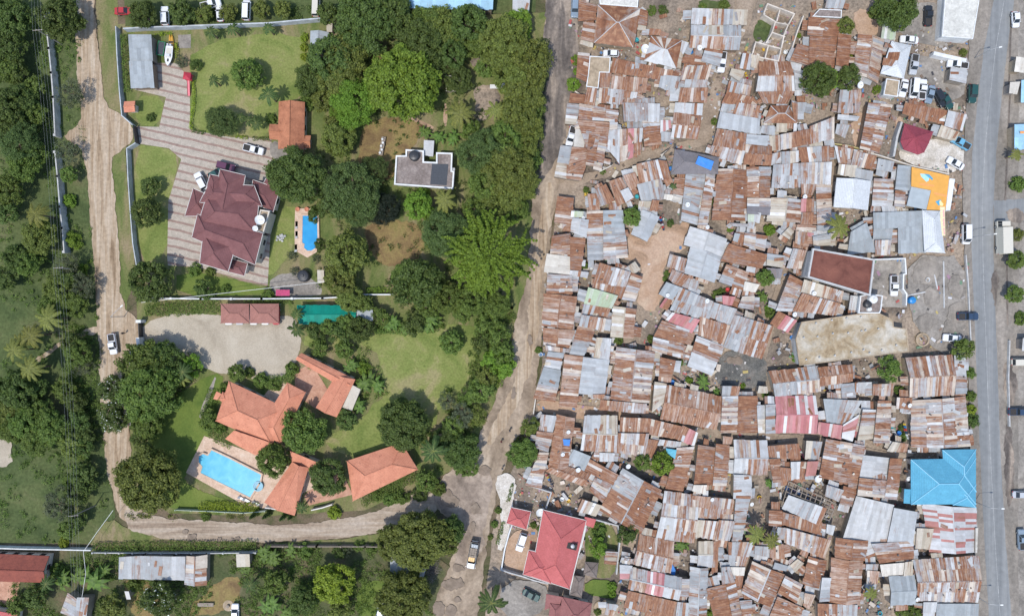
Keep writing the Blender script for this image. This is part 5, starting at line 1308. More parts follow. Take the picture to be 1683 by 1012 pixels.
    h = House('brown_tiled_house', 935, 1000, 'brown tiled hipped house at the bottom edge', 'house'); h.roof(TP('05', '322,822 612,885 580,1120 280,1100'), 'h', 0, 3.1, T_BRICK, 0.35); h.roof(TP('05', '205,888 312,905 285,1100 180,1080'), 'h', 1, 3.0, T_BRICK, 0.35); h.roof(TP('05', '165,787 323,817 300,896 150,950'), 'm', 0, 2.8, T_BRICK, rise=0.4)
    h = House('thatched_hut', 970, 942, 'square grey thatched hut behind the red house', 'hut'); h.roof(TP('05', '545,480 677,490 660,640 530,605'), 'p', 0, 2.2, T_THATCH, 0.5)
    h = House('thatched_shelter', 948, 960, 'long grey thatched shelter along the red house', 'shelter'); h.roof(TP('05', '440,612 542,628 510,832 395,802'), 'h', 1, 2.3, T_THATCH, 0.3)
    h = House('light_blue_shop', 1673, 222, 'light blue painted roof at the far right edge', 'shop'); shed_roof(h, TP('21', '1562,210 1760,205 1760,450 1572,450'), 'roof', 'l', z=3.0)
    k = MB(); [k.face([v3(P(*T('21', *q), 3.75), 3.75) for q in pxs(s)], 0, up=True) for s in ('1628,275 1670,272 1668,296 1632,296',)]; h.part('painted_mark', k, LR)
    for t, s, pal, lab in (('20', '1580,560 1680,575 1670,710 1570,700', 'k', 'cream roof at the right edge opposite the parked cars'), ('20', '1520,810 1620,805 1600,920 1520,915', 'k', 'small pale roof at the right edge above the blue shop'), ('20', '1630,790 1760,780 1760,1000 1635,1000', 'l', 'pale blue roof strip at the right edge above the light blue shop'), ('23', '1645,270 1760,270 1760,395 1645,390', 'w', 'white roof at the right edge below the trees')):
        h = House('roadside_kiosk', *T(t, *pxs(s)[0]), lab, 'kiosk', 'kiosks across the paved road'); shed_roof(h, TP(t, s), 'roof', pal, z=2.7)
    h = House('skylight_sheet', 1030, 320, 'clean white roof sheet laid over an orange rusty roof', 'roof sheet'); shed_roof(h, TP('01', '885,860 965,825 1022,920 940,965'), 'sheet', 'w', z=3.2, wall=False)
    h = House('round_slab', 986, 996, 'round tan concrete slab in a garden', 'slab'); k = MB(); p = P(*T('05', 695, 920)); k.lathe((p.x, p.y, 0), [(1.6, 0.03), (1.6, 0.25), (1.4, 0.32)], 20); h.part('slab', k, R_TAN)
    h = House('planter_ring', 1513, 558, 'round concrete ring in the rubble yard', 'ring'); p = P(*T('23', 662, 285)); k = MB(); k.lathe((p.x, p.y, 0), [(1.7, 0.03), (1.7, 0.6), (1.35, 0.6), (1.3, 0.15), (0.1, 0.15)], 20); h.part('ring', k, R_TAN)
    p = P(*T('22', 586, 912), 0); tank(*T('22', 586, 912), 0, 0.9, 1.5, solid('blue_plastic', (0.02, 0.20, 0.48), 0.4), 'bright blue barrel tank in the rubble yard')
    p = P(*T('04', 1385, 400), 2); o = MB(); o.face([v3(P(*T('04', *q), 3.3), 3.3 + dz) for q, dz in zip(pxs('1335,335 1440,350 1425,440 1345,380'), (0, 0.2, 0.1, 0.3))], 0, up=True); o = o.build('tarpaulin', solid('teal_tarp', (0.10, 0.36, 0.46), 0.5), None, (p.x, p.y, 0)); tag(o, 'teal tarpaulin beside the round bright green tree', 'tarpaulin')
    o = MB(); o.face([v3(P(*T('04', *q), 3.6), 3.62 + dz) for q, dz in zip(pxs('328,245 400,250 392,312 335,305'), (0, 0.1, 0.1, 0.15))], 0, up=True); p = P(*T('04', 360, 275)); o = o.build('tarpaulin', MATS['blue_tarp'], None, (p.x, p.y, 0)); tag(o, 'small blue tarpaulin on the L shaped rusty roof', 'tarpaulin')
    o = MB(); c = [v3(P(*T('05', *q), 1.5), 1.5) for q in pxs('1370,590 1400,500 1430,560 1425,620')]; o.face(c, 0, up=True); o.face([v - Vector((0, 0, 1.4)) for v in c], 0, up=True)
    for a, b in zip(c, c[1:]+c[:1]): o.face([a, b, b - Vector((0, 0, 1.4)), a - Vector((0, 0, 1.4))], 0)
    o = o.build('covered_stack', MATS['blue_tarp'], None, (c[0].x, c[0].y, 0)); tag(o, 'stack under a blue cover at the end of the striped rust gable', 'covered stack')
def shed_roof(h, pts, nm, pal, typ='m', o=0, z=2.7, wall=True):
    c = [P(x, y, z) for x, y in pts]; rf = MB(); lu = (c[0]-c[3]).length
    shack_roof(rf, c, typ, o, z, 0.35 if typ == 'm' else 0.12*min(lu, (c[0]-c[1]).length) + 0.2, pal, 1.0, 4.0)
    rf.build(nm, ROOFM, h.root, h.o)
    if wall: wallbox(h, c, z)
def wallbox(h, c, z):
    wl = MB(); wl.prism(inset4(c, 0.3), -0.05, z-0.12); h.part('wall', wl, WALLM)
def post_set(h, pts, z):
    for x, y in pts: k = MB(); p = P(x, y, z); k.tube([(p.x, p.y, 0), (p.x, p.y, z)], 0.07, 6); h.part('post', k, STEEL)
def tank(px, py, z, r, ht, m, label):
    p = P(px, py, z+ht); k = MB()
    k.lathe((0, 0, 0), [(r*0.98, 0.0)] + [(r*(1.0 if i % 2 else 0.965), ht*(0.05 + 0.72*i/8)) for i in range(9)] + [(r*0.85, ht*0.88), (r*0.45, ht*0.97), (r*0.28, ht*0.98)], 20)
    root = thing('water_tank', (p.x, p.y, z), label, 'water tank', 'water tanks'); o = k.build('body', m, root, (0, 0, 0)); k = MB(); k.lathe((0, 0, 0), [(r*0.27, ht*0.96), (r*0.27, ht*1.06), (r*0.2, ht*1.08)], 14); k.build('lid', m, root, (0, 0, 0))
def dish(c, pt, z0, z, d, label, auto_at):
    p = P(pt[0], pt[1], z); root = thing('satellite_dish', (p.x, p.y, 0), label, 'satellite dish', 'satellite dishes'); r = d/2
    k = MB(); k.lathe((0, 0, 0), [(0.02, 0)] + [(r*i/6, r*0.32*(i/6)**2) for i in range(1, 7)] + [(r*1.03, r*0.34), (r*1.0, r*0.28), (r*0.5, r*0.02)], 22)
    b = k.build('bowl', WHITEW, root, (0, 0, 0)); b.location = (0, 0, z); b.rotation_euler = (R(14), R(12), 0)
    k = MB(); k.tube([(0, 0, -z*0.0 - 0.9), (0, 0, 0.05)], 0.05, 6); k.build('mast', STEEL, root, (0, 0, 0)).location = (0, 0, z); k = MB(); k.tube([(r*0.7, 0, r*0.2), (0, 0, r*0.9)], 0.025, 5); k.lathe((0, 0, r*0.85), [(0.05, 0), (0.09, 0.05), (0.05, 0.16)], 8); k.build('feed_arm', STEEL, b, (0, 0, 0))
    if auto_at: auto(root, 'white round satellite dish', *auto_at, 'satellite dish', 'satellite dishes')
    return root

# ------------------------------------------------------------------ walls, hedges, pools
def wall(name, label, s, hgt, th, mat, cat='wall', posts=0, pm=None, group=None):
    pp = [P(x, y, hgt) for x, y in pxs(s)]; og = (pp[0].x, pp[0].y, 0); root = thing(name, og, label, cat, group); k = MB(); pk = MB()
    for i, (a, b) in enumerate(zip(pp, pp[1:])):
        d = b-a; m = (a+b)/2; k.box((m.x, m.y, hgt/2), (d.length + th*0.9, th - 0.004*(i % 2), hgt + 0.003*(i % 3)), math.atan2(d.y, d.x))
        if posts:
            n = max(1, int(d.length/posts))
            for j in range(n+1): q = a.lerp(b, j/n); pk.box((q.x, q.y, hgt/2 + 0.1), (th*1.9, th*1.9, hgt + 0.25), math.atan2(d.y, d.x))
    k.build('panel', mat, root, og)
    if posts: pk.build('pillar', pm or mat, root, og)
    return root
def hedge(label, s, w, hgt, colr, cat='hedge', name='hedge'):
    pp = [P(x, y, hgt) for x, y in pxs(s)]; C = []
    for a, b in zip(pp, pp[1:]):
        n = int((b-a).length*34*w)
        for _ in range(n):
            q = a.lerp(b, npr.random()); d = (b-a).normalized(); nr = Vector((-d.y, d.x)); ww = (npr.random()-0.5)*w*(1 + 0.5*mnoise.noise(Vector((q.x*0.7, q.y*0.7, 3)))); zz = hgt*(1 - 0.35*(2*abs(ww)/w)**2)*(0.85 + 0.3*mnoise.noise(Vector((q.x*0.6, q.y*0.6, 1))))
            C.append((q.x + nr.x*ww - pp[0].x, q.y + nr.y*ww - pp[0].y, zz*(1 - 0.5*npr.random()**3)))
    C = np.array(C); n = len(C); Ln = 0.34*(0.7 + 0.6*npr.random(n)); me = leaves_mesh('hedge', C, npr.normal(size=(n, 3))*0.6 + np.array([0, 0, 0.7]), Ln, Ln*0.6, [LEAF[colr]])
    o = bpy.data.objects.new(name, me); COL.objects.link(o); o.location = (pp[0].x, pp[0].y, 0); tag(o, label, cat, 'clipped hedges')
def pool(label, water, colr, coping=0.35, steps=None, jac=None):
    wp = [P(*q, 0.2) for q in water]; og = (wp[0].x, wp[0].y, 0); root = thing('swimming_pool', og, label, 'swimming pool'); inn, out = offset_poly(wp, -coping)
    k = MB(); k.ring(out, inn, 0.0, ZN[0] + 0.2); k.build('coping', G_DECK, root, og)
    m, nt, b = newmat('pool_water_' + colr[0]); v = coords(nt); f = noise(nt, v, 0.35, 3, 0.5, 1.0)
    L(nt, ramp(nt, f, [(0.3, colr[1]), (0.7, colr[2])]), b.inputs['Base Color']); b.inputs['Roughness'].default_value = 0.16; b.inputs['Specular IOR Level'].default_value = 0.5
    bump(nt, b, noise(nt, v, 0.9, 3, 0.6, 1.2), 0.10, 0.08)
    k = MB(); k.face([v3(p, ZN[0] + 0.12) for p in inn], 0, up=True); k.build('water', m, root, og)
    if jac:
        p = P(*jac[0], 0.3); k = MB(); k.lathe((p.x, p.y, 0), [(jac[1], 0.02), (jac[1], ZN[0]+0.3), (jac[1]-0.22, ZN[0]+0.3), (jac[1]-0.24, ZN[0]+0.2), (jac[1]-0.6, ZN[0]+0.2), (jac[1]-0.62, ZN[0]+0.14)], 22); q = k.build('spa_ring', solid('pale_blue_tile', (0.16, 0.36, 0.45), 0.5), root, og)
    if steps:
        k = MB()
        for p, q in steps: a, b2 = P(*p, .3), P(*q, .3); k.tube([(a.x, a.y, 0.05), (a.x, a.y, 0.7), (b2.x, b2.y, 0.7), (b2.x, b2.y, 0.05)], 0.05, 6)
        k.build('ladder', STEEL, root, og)
PALEW = solid('pale_blue_grey_wall', (0.40, 0.43, 0.45), 0.85, 0, 0.25, 0.6)
def setting():
    for s2, lab in (('1490,486 1520,480', 'low broken wall stub in the rubble yard, upper left'), ('1536,452 1541,474', 'low broken wall stub in the rubble yard, middle'), ('1551,430 1552,505', 'long low kerb wall through the rubble yard')): wall('broken_wall', lab, s2, 0.5, 0.3, GREYW)
    wall('boundary_wall', 'long grey wall with posts left of the dirt track, upper length', '70,15 75,40 80,80 84,120 87,160 90,222', 2.3, 0.30, GREYW, posts=5, group='grey boundary walls')
    wall('boundary_wall', 'long grey wall with posts left of the dirt track, lower length', '90,250 94,290 98,340 102,375 105,414', 2.3, 0.30, GREYW, posts=5, group='grey boundary walls')
    wall('boundary_wall', 'pale wall along the estate above the upper gate', '190,44 192,90 196,150 200,190 217,205', 1.9, 0.22, PALEW, group='estate walls')
    wall('metal_gate', 'dark upper gate between two pale estate walls', '218,206 222,234', 2.1, 0.12, BLACKP, 'gate')
    wall('boundary_wall', 'pale wall along the estate below the upper gate', '222,235 208,244 210,290 214,350 218,400 224,436', 1.9, 0.22, PALEW, group='estate walls')
    wall('boundary_wall', 'white wall behind the square lawn at the top', '203,47 240,45 300,43 380,40 440,38 540,29', 2.0, 0.3, PALEW, group='estate walls')
    wall('boundary_wall', 'long white wall between the villa and the gravel yard', '232,490 330,491 430,491 530,490 560,488', 2.0, 0.28, WHITEW, posts=6, group='estate walls')
    wall('boundary_wall', 'short white wall beside the pale shed above the lawn', '596,484 645,484', 1.6, 0.3, WHITEW, group='estate walls')
    wall('boundary_wall', 'thin pale wall between the lower gate and the flecked tree', '227,575 214,576 212,620 214,700', 1.6, 0.2, GREYW, group='estate walls')
    wall('metal_gate', 'dark lower gate at the gravel yard', '227,530 228,554', 2.0, 0.14, BLACKP, 'gate')
    wall('gate_pillar', 'white gate pillar above the dark lower gate', '225,528 229,528', 2.4, 0.7, WHITEW, 'pillar'); wall('gate_pillar', 'white gate pillar below the dark lower gate', '226,557 227,566', 2.4, 0.8, WHITEW, 'pillar')
    wall('wire_fence', 'pale green fence rail along the lower hedge', '288,838 340,840 400,843 435,840', 1.5, 0.10, solid('pale_green_rail', (0.45, 0.52, 0.42), 0.7), 'fence', posts=3)
    wall('boundary_wall', 'short white wall below the pool house', '436,834 462,838 470,838', 1.6, 0.25, TRIM, group='estate walls'); wall('boundary_wall', 'curved white wall right of the pool house', '512,838 530,834 545,829', 1.5, 0.25, TRIM, group='estate walls')
    wall('boundary_wall', 'thin white wall above the red house in the corner', '-60,899 40,902 100,903 148,904', 1.8, 0.25, WHITEW, group='estate walls')
    wall('boundary_wall', 'dark wall with posts below the dirt road bend', '438,898 520,898 600,898 640,899', 1.7, 0.2, TIMBER, posts=4, group='estate walls')
    wall('boundary_wall', 'wall with posts behind the row of zinc sheds', '152,908 240,909 340,909 420,908', 1.7, 0.2, GREYW, posts=3.2, group='estate walls')
    hedge('long low green hedge below the dirt road', '150,901 230,900 320,898 420,897', 2.4, 1.6, 'M'); hedge('bright yellow green hedge below the lower pool', '325,836 370,833 425,836', 2.6, 1.5, 'H')
    hedge('thin hedge along the paved drive beside the square lawn', '316,130 318,160 314,190 312,212', 0.9, 0.9, 'H'); hedge('short yellow hedge below the square lawn', '386,224 406,226', 0.9, 0.8, 'Y'); hedge('low dark hedge below the square lawn', '313,214 335,218', 1.0, 0.9, 'D'); hedge('low green hedge beside the terracotta house', '414,227 444,228', 1.0, 0.9, 'M')
    hedge('yellow hedge strip beside the boat', '288,70 290,95', 0.9, 0.9, 'H'); hedge('yellow hedge above the boat', '254,56 282,54', 0.8, 0.9, 'H'); hedge('green creeper along the pale estate wall', '199,55 203,110 206,150', 1.5, 1.6, 'M'); hedge('clipped green hedge above the white wall', '600,478 642,476', 1.6, 1.4, 'L')
    hedge('green planting behind the lower gate', '236,510 300,506 360,502', 3.6, 1.3, 'M'); hedge('green planting above the teal roof', '400,496 480,496', 1.4, 1.2, 'M'); hedge('tall planting along the lawn above the gravel yard', '615,540 660,542 720,536', 2.6, 1.4, 'B'); hedge('dark bushes along the lower fence', '480,838 500,836', 1.5, 1.2, 'D')
    hedge('dark hedge right of the gravel yard', '480,610 474,622 430,628', 2.4, 1.7, 'M'); hedge('shrub bed beside the coral house', '348,640 338,690 352,716 380,730', 3.0, 1.3, 'M'); hedge('narrow hedge in the white rubble garden', '843,795 835,825', 1.0, 0.8, 'M'); hedge('clipped hedge beside the white slab path', '827,858 817,895', 1.0, 0.9, 'M')
    hedge('bushes below the coral house at the bend', '592,826 640,806 685,782', 2.6, 1.6, 'M'); hedge('bright roadside bushes beside the lawn', '835,560 832,600 812,635', 3.0, 1.8, 'L'); hedge('dark roadside bushes along the muddy road', '893,60 888,140 884,230 872,320', 3.0, 2.0, 'D')
    sheet('pool_deck', A5('802,362 915,362 950,490 945,600 940,640 880,676 800,630 798,500'), G_DECK, 0, 0)
    pool('bright blue pool with a rounded end on a stone deck above the villa wall', A5('850,409 942,409 945,585 930,615 905,631 880,631 858,612 862,590 847,580'), ('upper', (0.02, 0.24, 0.50), (0.035, 0.31, 0.58)), 0.45, [(A5('848,470')[0], A5('855,470')[0])])
    pool('light blue pool with a round spa beside the coral house', [(349, 739), (377, 752), (430, 779), (428, 790), (412, 816), (331, 776), (334, 766), (328, 758), (328, 749), (335, 745), (343, 748)], ('lower', (0.06, 0.36, 0.52), (0.13, 0.47, 0.62)), 0.4, [((398, 760), (396, 764))], ((425, 798), 1.25))
    wall('yard_wall', 'white yard wall with a bent end in the rubble yard', ' '.join('%.1f,%.1f' % T('22', *q) for q in pxs('200,515 505,505 515,655 490,660 485,800 520,850 515,960')), 2.0, 0.3, WHITEW); wall('yard_wall', 'pale wall between the maroon yard and the yellow shop', ' '.join('%.1f,%.1f' % T('21', *q) for q in pxs('45,460 240,505 400,555 570,610 800,660 930,690')), 1.9, 0.3, PLASTER)
    wall('yard_wall', 'grey wall left of the wine red house', ' '.join('%.1f,%.1f' % T('21', *q) for q in pxs('470,190 430,320 395,510')), 2.0, 0.5, GREYW); wall('yard_wall', 'white blue wall above the parked white pickup', ' '.join('%.1f,%.1f' % T('20', *q) for q in pxs('800,525 950,560 1085,590')), 2.0, 0.9, WHITEW)
    wall('yard_wall', 'yellow topped wall between two sandy yards', ' '.join('%.1f,%.1f' % T('11', *q) for q in pxs('1375,395 1500,410 1620,440')), 1.8, 0.3, solid('ochre_wall', (0.38, 0.32, 0.14), 0.8)); wall('yard_wall', 'dark wall left of the red house compound', ' '.join('%.1f,%.1f' % q for q in A9('945,715 1000,735 1090,760 1160,785 1245,805')), 1.9, 0.3, GREYW)
    wall('yard_wall', 'long pale wall beside the red house car yard', ' '.join('%.1f,%.1f' % q for q in A9('1020,425 1000,480 970,590 950,715')), 1.8, 0.3, WHITEW); wall('yard_wall', 'white wall at the right of the red house', ' '.join('%.1f,%.1f' % T('05', *q) for q in pxs('555,130 520,280 470,440 430,600 400,800')), 1.8, 0.35, WHITEW)
    wall('yard_wall', 'tall grey garden wall between the hut and the shacks', ' '.join('%.1f,%.1f' % T('05', *q) for q in pxs('650,70 870,130 885,290 870,430 855,600')), 1.9, 0.3, GREYW); wall('yard_wall', 'brown wall below the alley by the rusty gable', ' '.join('%.1f,%.1f' % T('04', *q) for q in pxs('0,700 215,770 165,920')), 1.7, 0.3, GREYW)
    wall('yard_wall', 'crumbling wall right of the roofless ruin', ' '.join('%.1f,%.1f' % T('10', *q) for q in pxs('1075,160 1020,300 975,440 930,600')), 1.8, 0.25, PLASTER)
    wall('yard_wall', 'plot wall below the diagonal alley', ' '.join('%.1f,%.1f' % T('01', *q) for q in pxs('690,665 800,610')), 1.2, 0.25, PLASTER); wall('kerb_wall', 'low wall along the settlement edge of the paved road', '1588,420 1592,470 1596,560', 0.8, 0.25, GREYW)
    wall('yard_wall', 'tan wall beside the cream roofed shack by the road', ' '.join('%.1f,%.1f' % T('03', *q) for q in pxs('60,870 40,1010')), 1.5, 0.25, PLASTER); wall('yard_wall', 'white far wall across the paved road', '1660,560 1658,620 1660,700', 1.0, 0.25, GREYW)
    # undergrowth: nobody could count it
    areas = [('-40,0 128,0 140,230 160,500 160,780 150,890 -40,890', 5200), ('100,420 160,430 172,700 180,830 120,880 105,700', 1500), ('520,20 880,20 870,330 850,520 720,540 600,470 520,470 510,250', 5200), ('150,905 440,900 700,895 715,1012 0,1012 0,960', 9000),
             ('772,520 850,500 830,600 800,680 770,740 715,780 690,720 770,640', 2600), ('240,560 320,580 330,610 260,700 205,720 200,600', 1500), ('612,540 780,520 780,534 620,548', 500), ('480,588 600,560 640,640 590,690 520,680', 700), ('205,20 560,10 560,34 205,40', 900), ('195,845 420,845 420,850 230,850', 150)]
    for (s, n), cl, nm in zip(areas, 'MMDMMMMMDO', ['meadow_weeds', 'roadside_weeds', 'woodland_undergrowth', 'backyard_greenery', 'hedge_bank_undergrowth', 'garden_undergrowth', 'border_plants', 'garden_undergrowth', 'top_edge_undergrowth', 'verge_weeds']):
        poly = [tuple(P(*q)) for q in pxs(s)]; xs = [p[0] for p in poly]; ys = [p[1] for p in poly]; cs = []
        while len(cs) < n//6:
            x, y = npr.uniform(min(xs), max(xs)), npr.uniform(min(ys), max(ys))
            if inside(poly, x, y) and mnoise.noise(Vector((x*0.09, y*0.09, 7))) + 0.5*mnoise.noise(Vector((x*0.3, y*0.3, 2))) > -0.05: cs.append((x, y, 0.22 + 0.3*npr.random()))
        cs = np.array(cs); C, Nn = clumps(cs, 0.4 + 0.8*npr.random(len(cs)), 26, 0.5); C[:, 2] = np.abs(C[:, 2]) + 0.06; Ln = 0.32*(0.6 + 0.8*npr.random(len(C)))
        o = bpy.data.objects.new(nm, leaves_mesh(nm, C, Nn, Ln, Ln*0.6, [LEAF[cl]])); COL.objects.link(o); o['kind'] = 'stuff'
    # litter and scrap that fills the gaps between the shacks
    k = MB(); poly = pxs('880,20 1590,0 1590,560 1590,1010 1000,1010 880,900 830,860 890,640 890,480 925,310 930,150')
    cols = [(0.5, 0.48, 0.45), (0.3, 0.28, 0.26), (0.08, 0.075, 0.07), (0.22, 0.15, 0.11), (0.16, 0.12, 0.09), (0.55, 0.55, 0.56), (0.10, 0.20, 0.38), (0.38, 0.09, 0.08), (0.42, 0.33, 0.12), (0.32, 0.2, 0.26), (0.13, 0.22, 0.14), (0.05, 0.05, 0.055), (0.45, 0.39, 0.33)]
    n = 0
    while n < 9000:
        x, y = npr.uniform(820, 1595), npr.uniform(0, 1012)
        if not inside(poly, x, y): continue
        p = P(x, y, 0.3)
        if (x > 1485 and 415 < y < 592 and npr.random() < 0.3) or (x < 935 and y < 330): continue
        if mnoise.noise(Vector((p.x*0.12, p.y*0.12, 4))) < -0.12: continue
        if 1030 < x < 1130 and 365 < y < 510 and npr.random() < 0.93: continue
        c = cols[int(npr.integers(len(cols)))]; s = 0.14 + 0.5*npr.random()**2
        k.box((p.x, p.y, 0.12 + 0.45*npr.random()*s), (s*(0.6 + 1.6*npr.random()), s, 0.06 + 0.35*npr.random()*s), npr.random()*3.1, 0, 0, (*c, 0.05)); n += 1
    o = k.build('scattered_litter', ROOFM); o['kind'] = 'stuff'
    k = MB(); n = 0                                                  # loose scrap sheets, planks and awnings leaning in the gaps
    while n < 900:
        x, y = npr.uniform(850, 1590), npr.uniform(0, 1012)
        if not inside(poly, x, y): continue
        if 1030 < x < 1130 and 365 < y < 510: continue
        if x > 1485 and 415 < y < 592: continue
        p = P(x, y, 0.8)
        if any(inside(e, p.x, p.y) for e in EXCL): continue
        if mnoise.noise(Vector((p.x*0.10, p.y*0.10, 9))) < -0.05: continue
        k.box((p.x, p.y, 0.5 + 0.9*npr.random()), (0.6 + 1.8*npr.random(), 0.35 + 0.8*npr.random(), 0.04), npr.random()*3.1, 0, npr.uniform(-0.35, 0.35), sheetcol('ommzrwc'[int(npr.integers(7))], npr.random())); n += 1
    o = k.build('loose_scrap_sheets', ROOFM); o['kind'] = 'stuff'
# ------------------------------------------------------------------ vehicles
PAINT = {n: solid('car_paint_' + n, c, 0.28, 0.0, 0.04) for n, c in {'white': (0.66, 0.67, 0.68), 'silver': (0.42, 0.44, 0.46), 'black': (0.022, 0.026, 0.032), 'red': (0.38, 0.035, 0.04), 'green': (0.02, 0.07, 0.065), 'blue': (0.13, 0.34, 0.48), 'navy': (0.03, 0.055, 0.10), 'purple': (0.10, 0.035, 0.07), 'slate': (0.20, 0.26, 0.32), 'cream': (0.55, 0.52, 0.44), 'yellow': (0.55, 0.30, 0.05)}.items()}
def rrect(x0, x1, hw, z, r, n=4):
    pts = []
    for cx, cy, a0 in ((x1-r, hw-r, 0), (x0+r, hw-r, 90), (x0+r, -hw+r, 180), (x1-r, -hw+r, 270)):
        for i in range(n+1): a = R(a0 + 90*i/n); pts.append(Vector((cx + r*math.cos(a), cy + r*math.sin(a), z)))
    return pts
def loft(mb, rings, mi=0, cap=True):
    for a, b in zip(rings, rings[1:]):
        n = len(a)
        for i in range(n): mb.face([a[i], a[(i+1) % n], b[(i+1) % n], b[i]], mi)
    if cap: mb.face(rings[-1], mi)
CARDEF = { # length, half width, bonnet height, roof height, cabin x from/to at base, roof x from/to
 'sedan': (4.5, 0.88, 0.86, 1.42, (-1.55, 1.0), (-0.95, 0.30)), 'suv': (4.6, 0.93, 1.02, 1.78, (-2.15, 1.05), (-1.95, 0.45)), 'pickup': (5.1, 0.92, 1.0, 1.74, (-0.55, 1.35), (-0.35, 0.75)),
 'van': (4.9, 0.92, 1.05, 2.0, (-2.35, 1.95), (-2.25, 1.30)), 'hatch': (3.9, 0.84, 0.90, 1.48, (-1.75, 0.95), (-1.35, 0.25)), 'truck': (6.6, 1.05, 1.15, 2.3, (1.6, 3.2), (1.65, 2.9)), 'lorry': (8.2, 1.2, 1.2, 2.6, (2.5, 4.05), (2.55, 3.8))}
def vehicle_parts(kind):
    Ln, hw, zb, zr, (c0, c1), (r0, r1) = CARDEF[kind]; x0, x1 = -Ln/2, Ln/2; out = []
    b = MB(); loft(b, [rrect(x0+0.10, x1-0.10, hw-0.08, 0.28, 0.25), rrect(x0, x1, hw, 0.42, 0.35), rrect(x0, x1, hw, zb-0.22, 0.38), rrect(x0+0.05, x1-0.10, hw-0.04, zb-0.06, 0.38), rrect(x0+0.14, x1-0.26, hw-0.12, zb, 0.34)])
    rf = MB(); loft(rf, [rrect(r0, r1, hw-0.20, zr-0.07, 0.16), rrect(r0+0.04, r1-0.06, hw-0.24, zr, 0.16)])
    cargo = kind in ('truck', 'lorry')
    gl = {}
    lo = {'f': c1, 'b': c0}; w0, w1 = hw-0.10, hw-0.22; zt = zr-0.06
    def q(nm, pts): gl.setdefault(nm, MB()).face(pts, 0)
    q('windshield', [(c1, -w0, zb-0.02), (c1, w0, zb-0.02), (r1, w1, zt), (r1, -w1, zt)]); q('rear_window', [(c0, w0, zb-0.02), (c0, -w0, zb-0.02), (r0, -w1, zt), (r0, w1, zt)])
    for s in (-1, 1): q('side_window' if s < 0 else 'side_window ', [(c0, s*w0, zb-0.02), (c1, s*w0, zb-0.02), (r1, s*w1, zt), (r0, s*w1, zt)][::s])
    out.append(('body', b, 'PAINT')); out.append(('cabin_roof', rf, 'PAINT'))
    out += [(k.strip(), v, GLASS) for k, v in gl.items()]
    for s in (-1, 1):
        for a, t in ((c1, r1), (c0, r0)): fr = MB(); fr.tube([(a, s*w0, zb-0.03), (t, s*w1, zt+0.01)], 0.05, 5); out.append(('pillar', fr, 'PAINT'))
        m0, m1 = (c0+c1)/2, (r0+r1)/2; fr = MB(); fr.tube([(m0, s*w0, zb-0.03), (m1, s*w1, zt+0.01)], 0.04, 5); out.append(('pillar', fr, 'PAINT'))
    for sx in (x0 + Ln*0.19, x1 - Ln*0.19):
        for s in (-1, 1):
            w = MB(); rr = 0.33 if not cargo else 0.42
            w.tube([(sx, s*(hw-0.20), rr), (sx, s*(hw+0.02), rr)], rr, 14); out.append(('wheel', w, TYRE))
            rim = MB(); rim.tube([(sx, s*(hw+0.0), rr), (sx, s*(hw+0.035), rr)], rr*0.58, 10); out.append(('rim', rim, STEEL, 'wheel'))
    for s in (-1, 1):
        hb = MB(); hb.box((x1-0.16, s*(hw-0.28), zb-0.22), (0.22, 0.34, 0.16)); out.append(('headlight', hb, LAMPG)); tb = MB(); tb.box((x0+0.05, s*(hw-0.22), zb-0.2), (0.16, 0.26, 0.18)); out.append(('taillight', tb, TAILG))
        mr = MB(); mr.box((c1-0.25, s*(hw+0.09), zb+0.08), (0.14, 0.2, 0.13)); out.append(('mirror', mr, 'PAINT'))
    if kind == 'pickup':
        t = MB(); t.box(((x0+c0)/2-0.02, 0, zb+0.012), (c0-x0-0.42, 2*hw-0.42, 0.03)); out.append(('load_bed', t, DARKIN)); t = MB()
        for s in (-1, 1): t.box(((x0+c0)/2, s*(hw-0.12), zb+0.06), (c0-x0-0.25, 0.09, 0.16))
        t.box((x0+0.14, 0, zb+0.06), (0.09, 2*hw-0.34, 0.16)); out.append(('bed_rail', t, 'PAINT'))
    if cargo:
        t = MB(); L1 = c0-0.15; t.box(((x0+L1)/2, 0, zb+0.12), (L1-x0, 2*hw, 0.16))
        for s in (-1, 1): t.box(((x0+L1)/2, s*(hw-0.05), zb+0.45), (L1-x0, 0.08, 0.55))
        t.box((x0+0.04, 0, zb+0.45), (0.08, 2*hw-0.18, 0.55)); out.append(('cargo_bed', t, BLACKP if kind == 'truck' else 'PAINT'))
        if kind == 'lorry': t = MB(); t.box(((x0+L1)/2, 0, zb+1.0), (L1-x0-0.05, 2*hw-0.04, 1.7)); out.append(('cargo_box', t, 'PAINT'))
        else:
            for nm, cc, szz, mm in (('crate_stack', (-0.9, 0.0), (2.3, 1.7, 0.9), TIMBER), ('crate_stack', (-2.5, 0.1), (0.8, 1.6, 0.7), PAINT['slate']), ('sack_pile', (0.85, -0.1), (1.0, 1.5, 0.6), PAINT['yellow'])):
                t = MB()
                for i in range(4):
                    for j in range(3): t.box((cc[0] + (i-1.5)*szz[0]/4, cc[1] + (j-1)*szz[1]/3, zb+0.25+szz[2]/2*(0.8+0.3*rng.random())), (szz[0]/4.3, szz[1]/3.2, szz[2]*(0.8+0.3*rng.random())), 0.04*rng.random())
                out.append((nm, t, mm))
    return out
VEH = {}
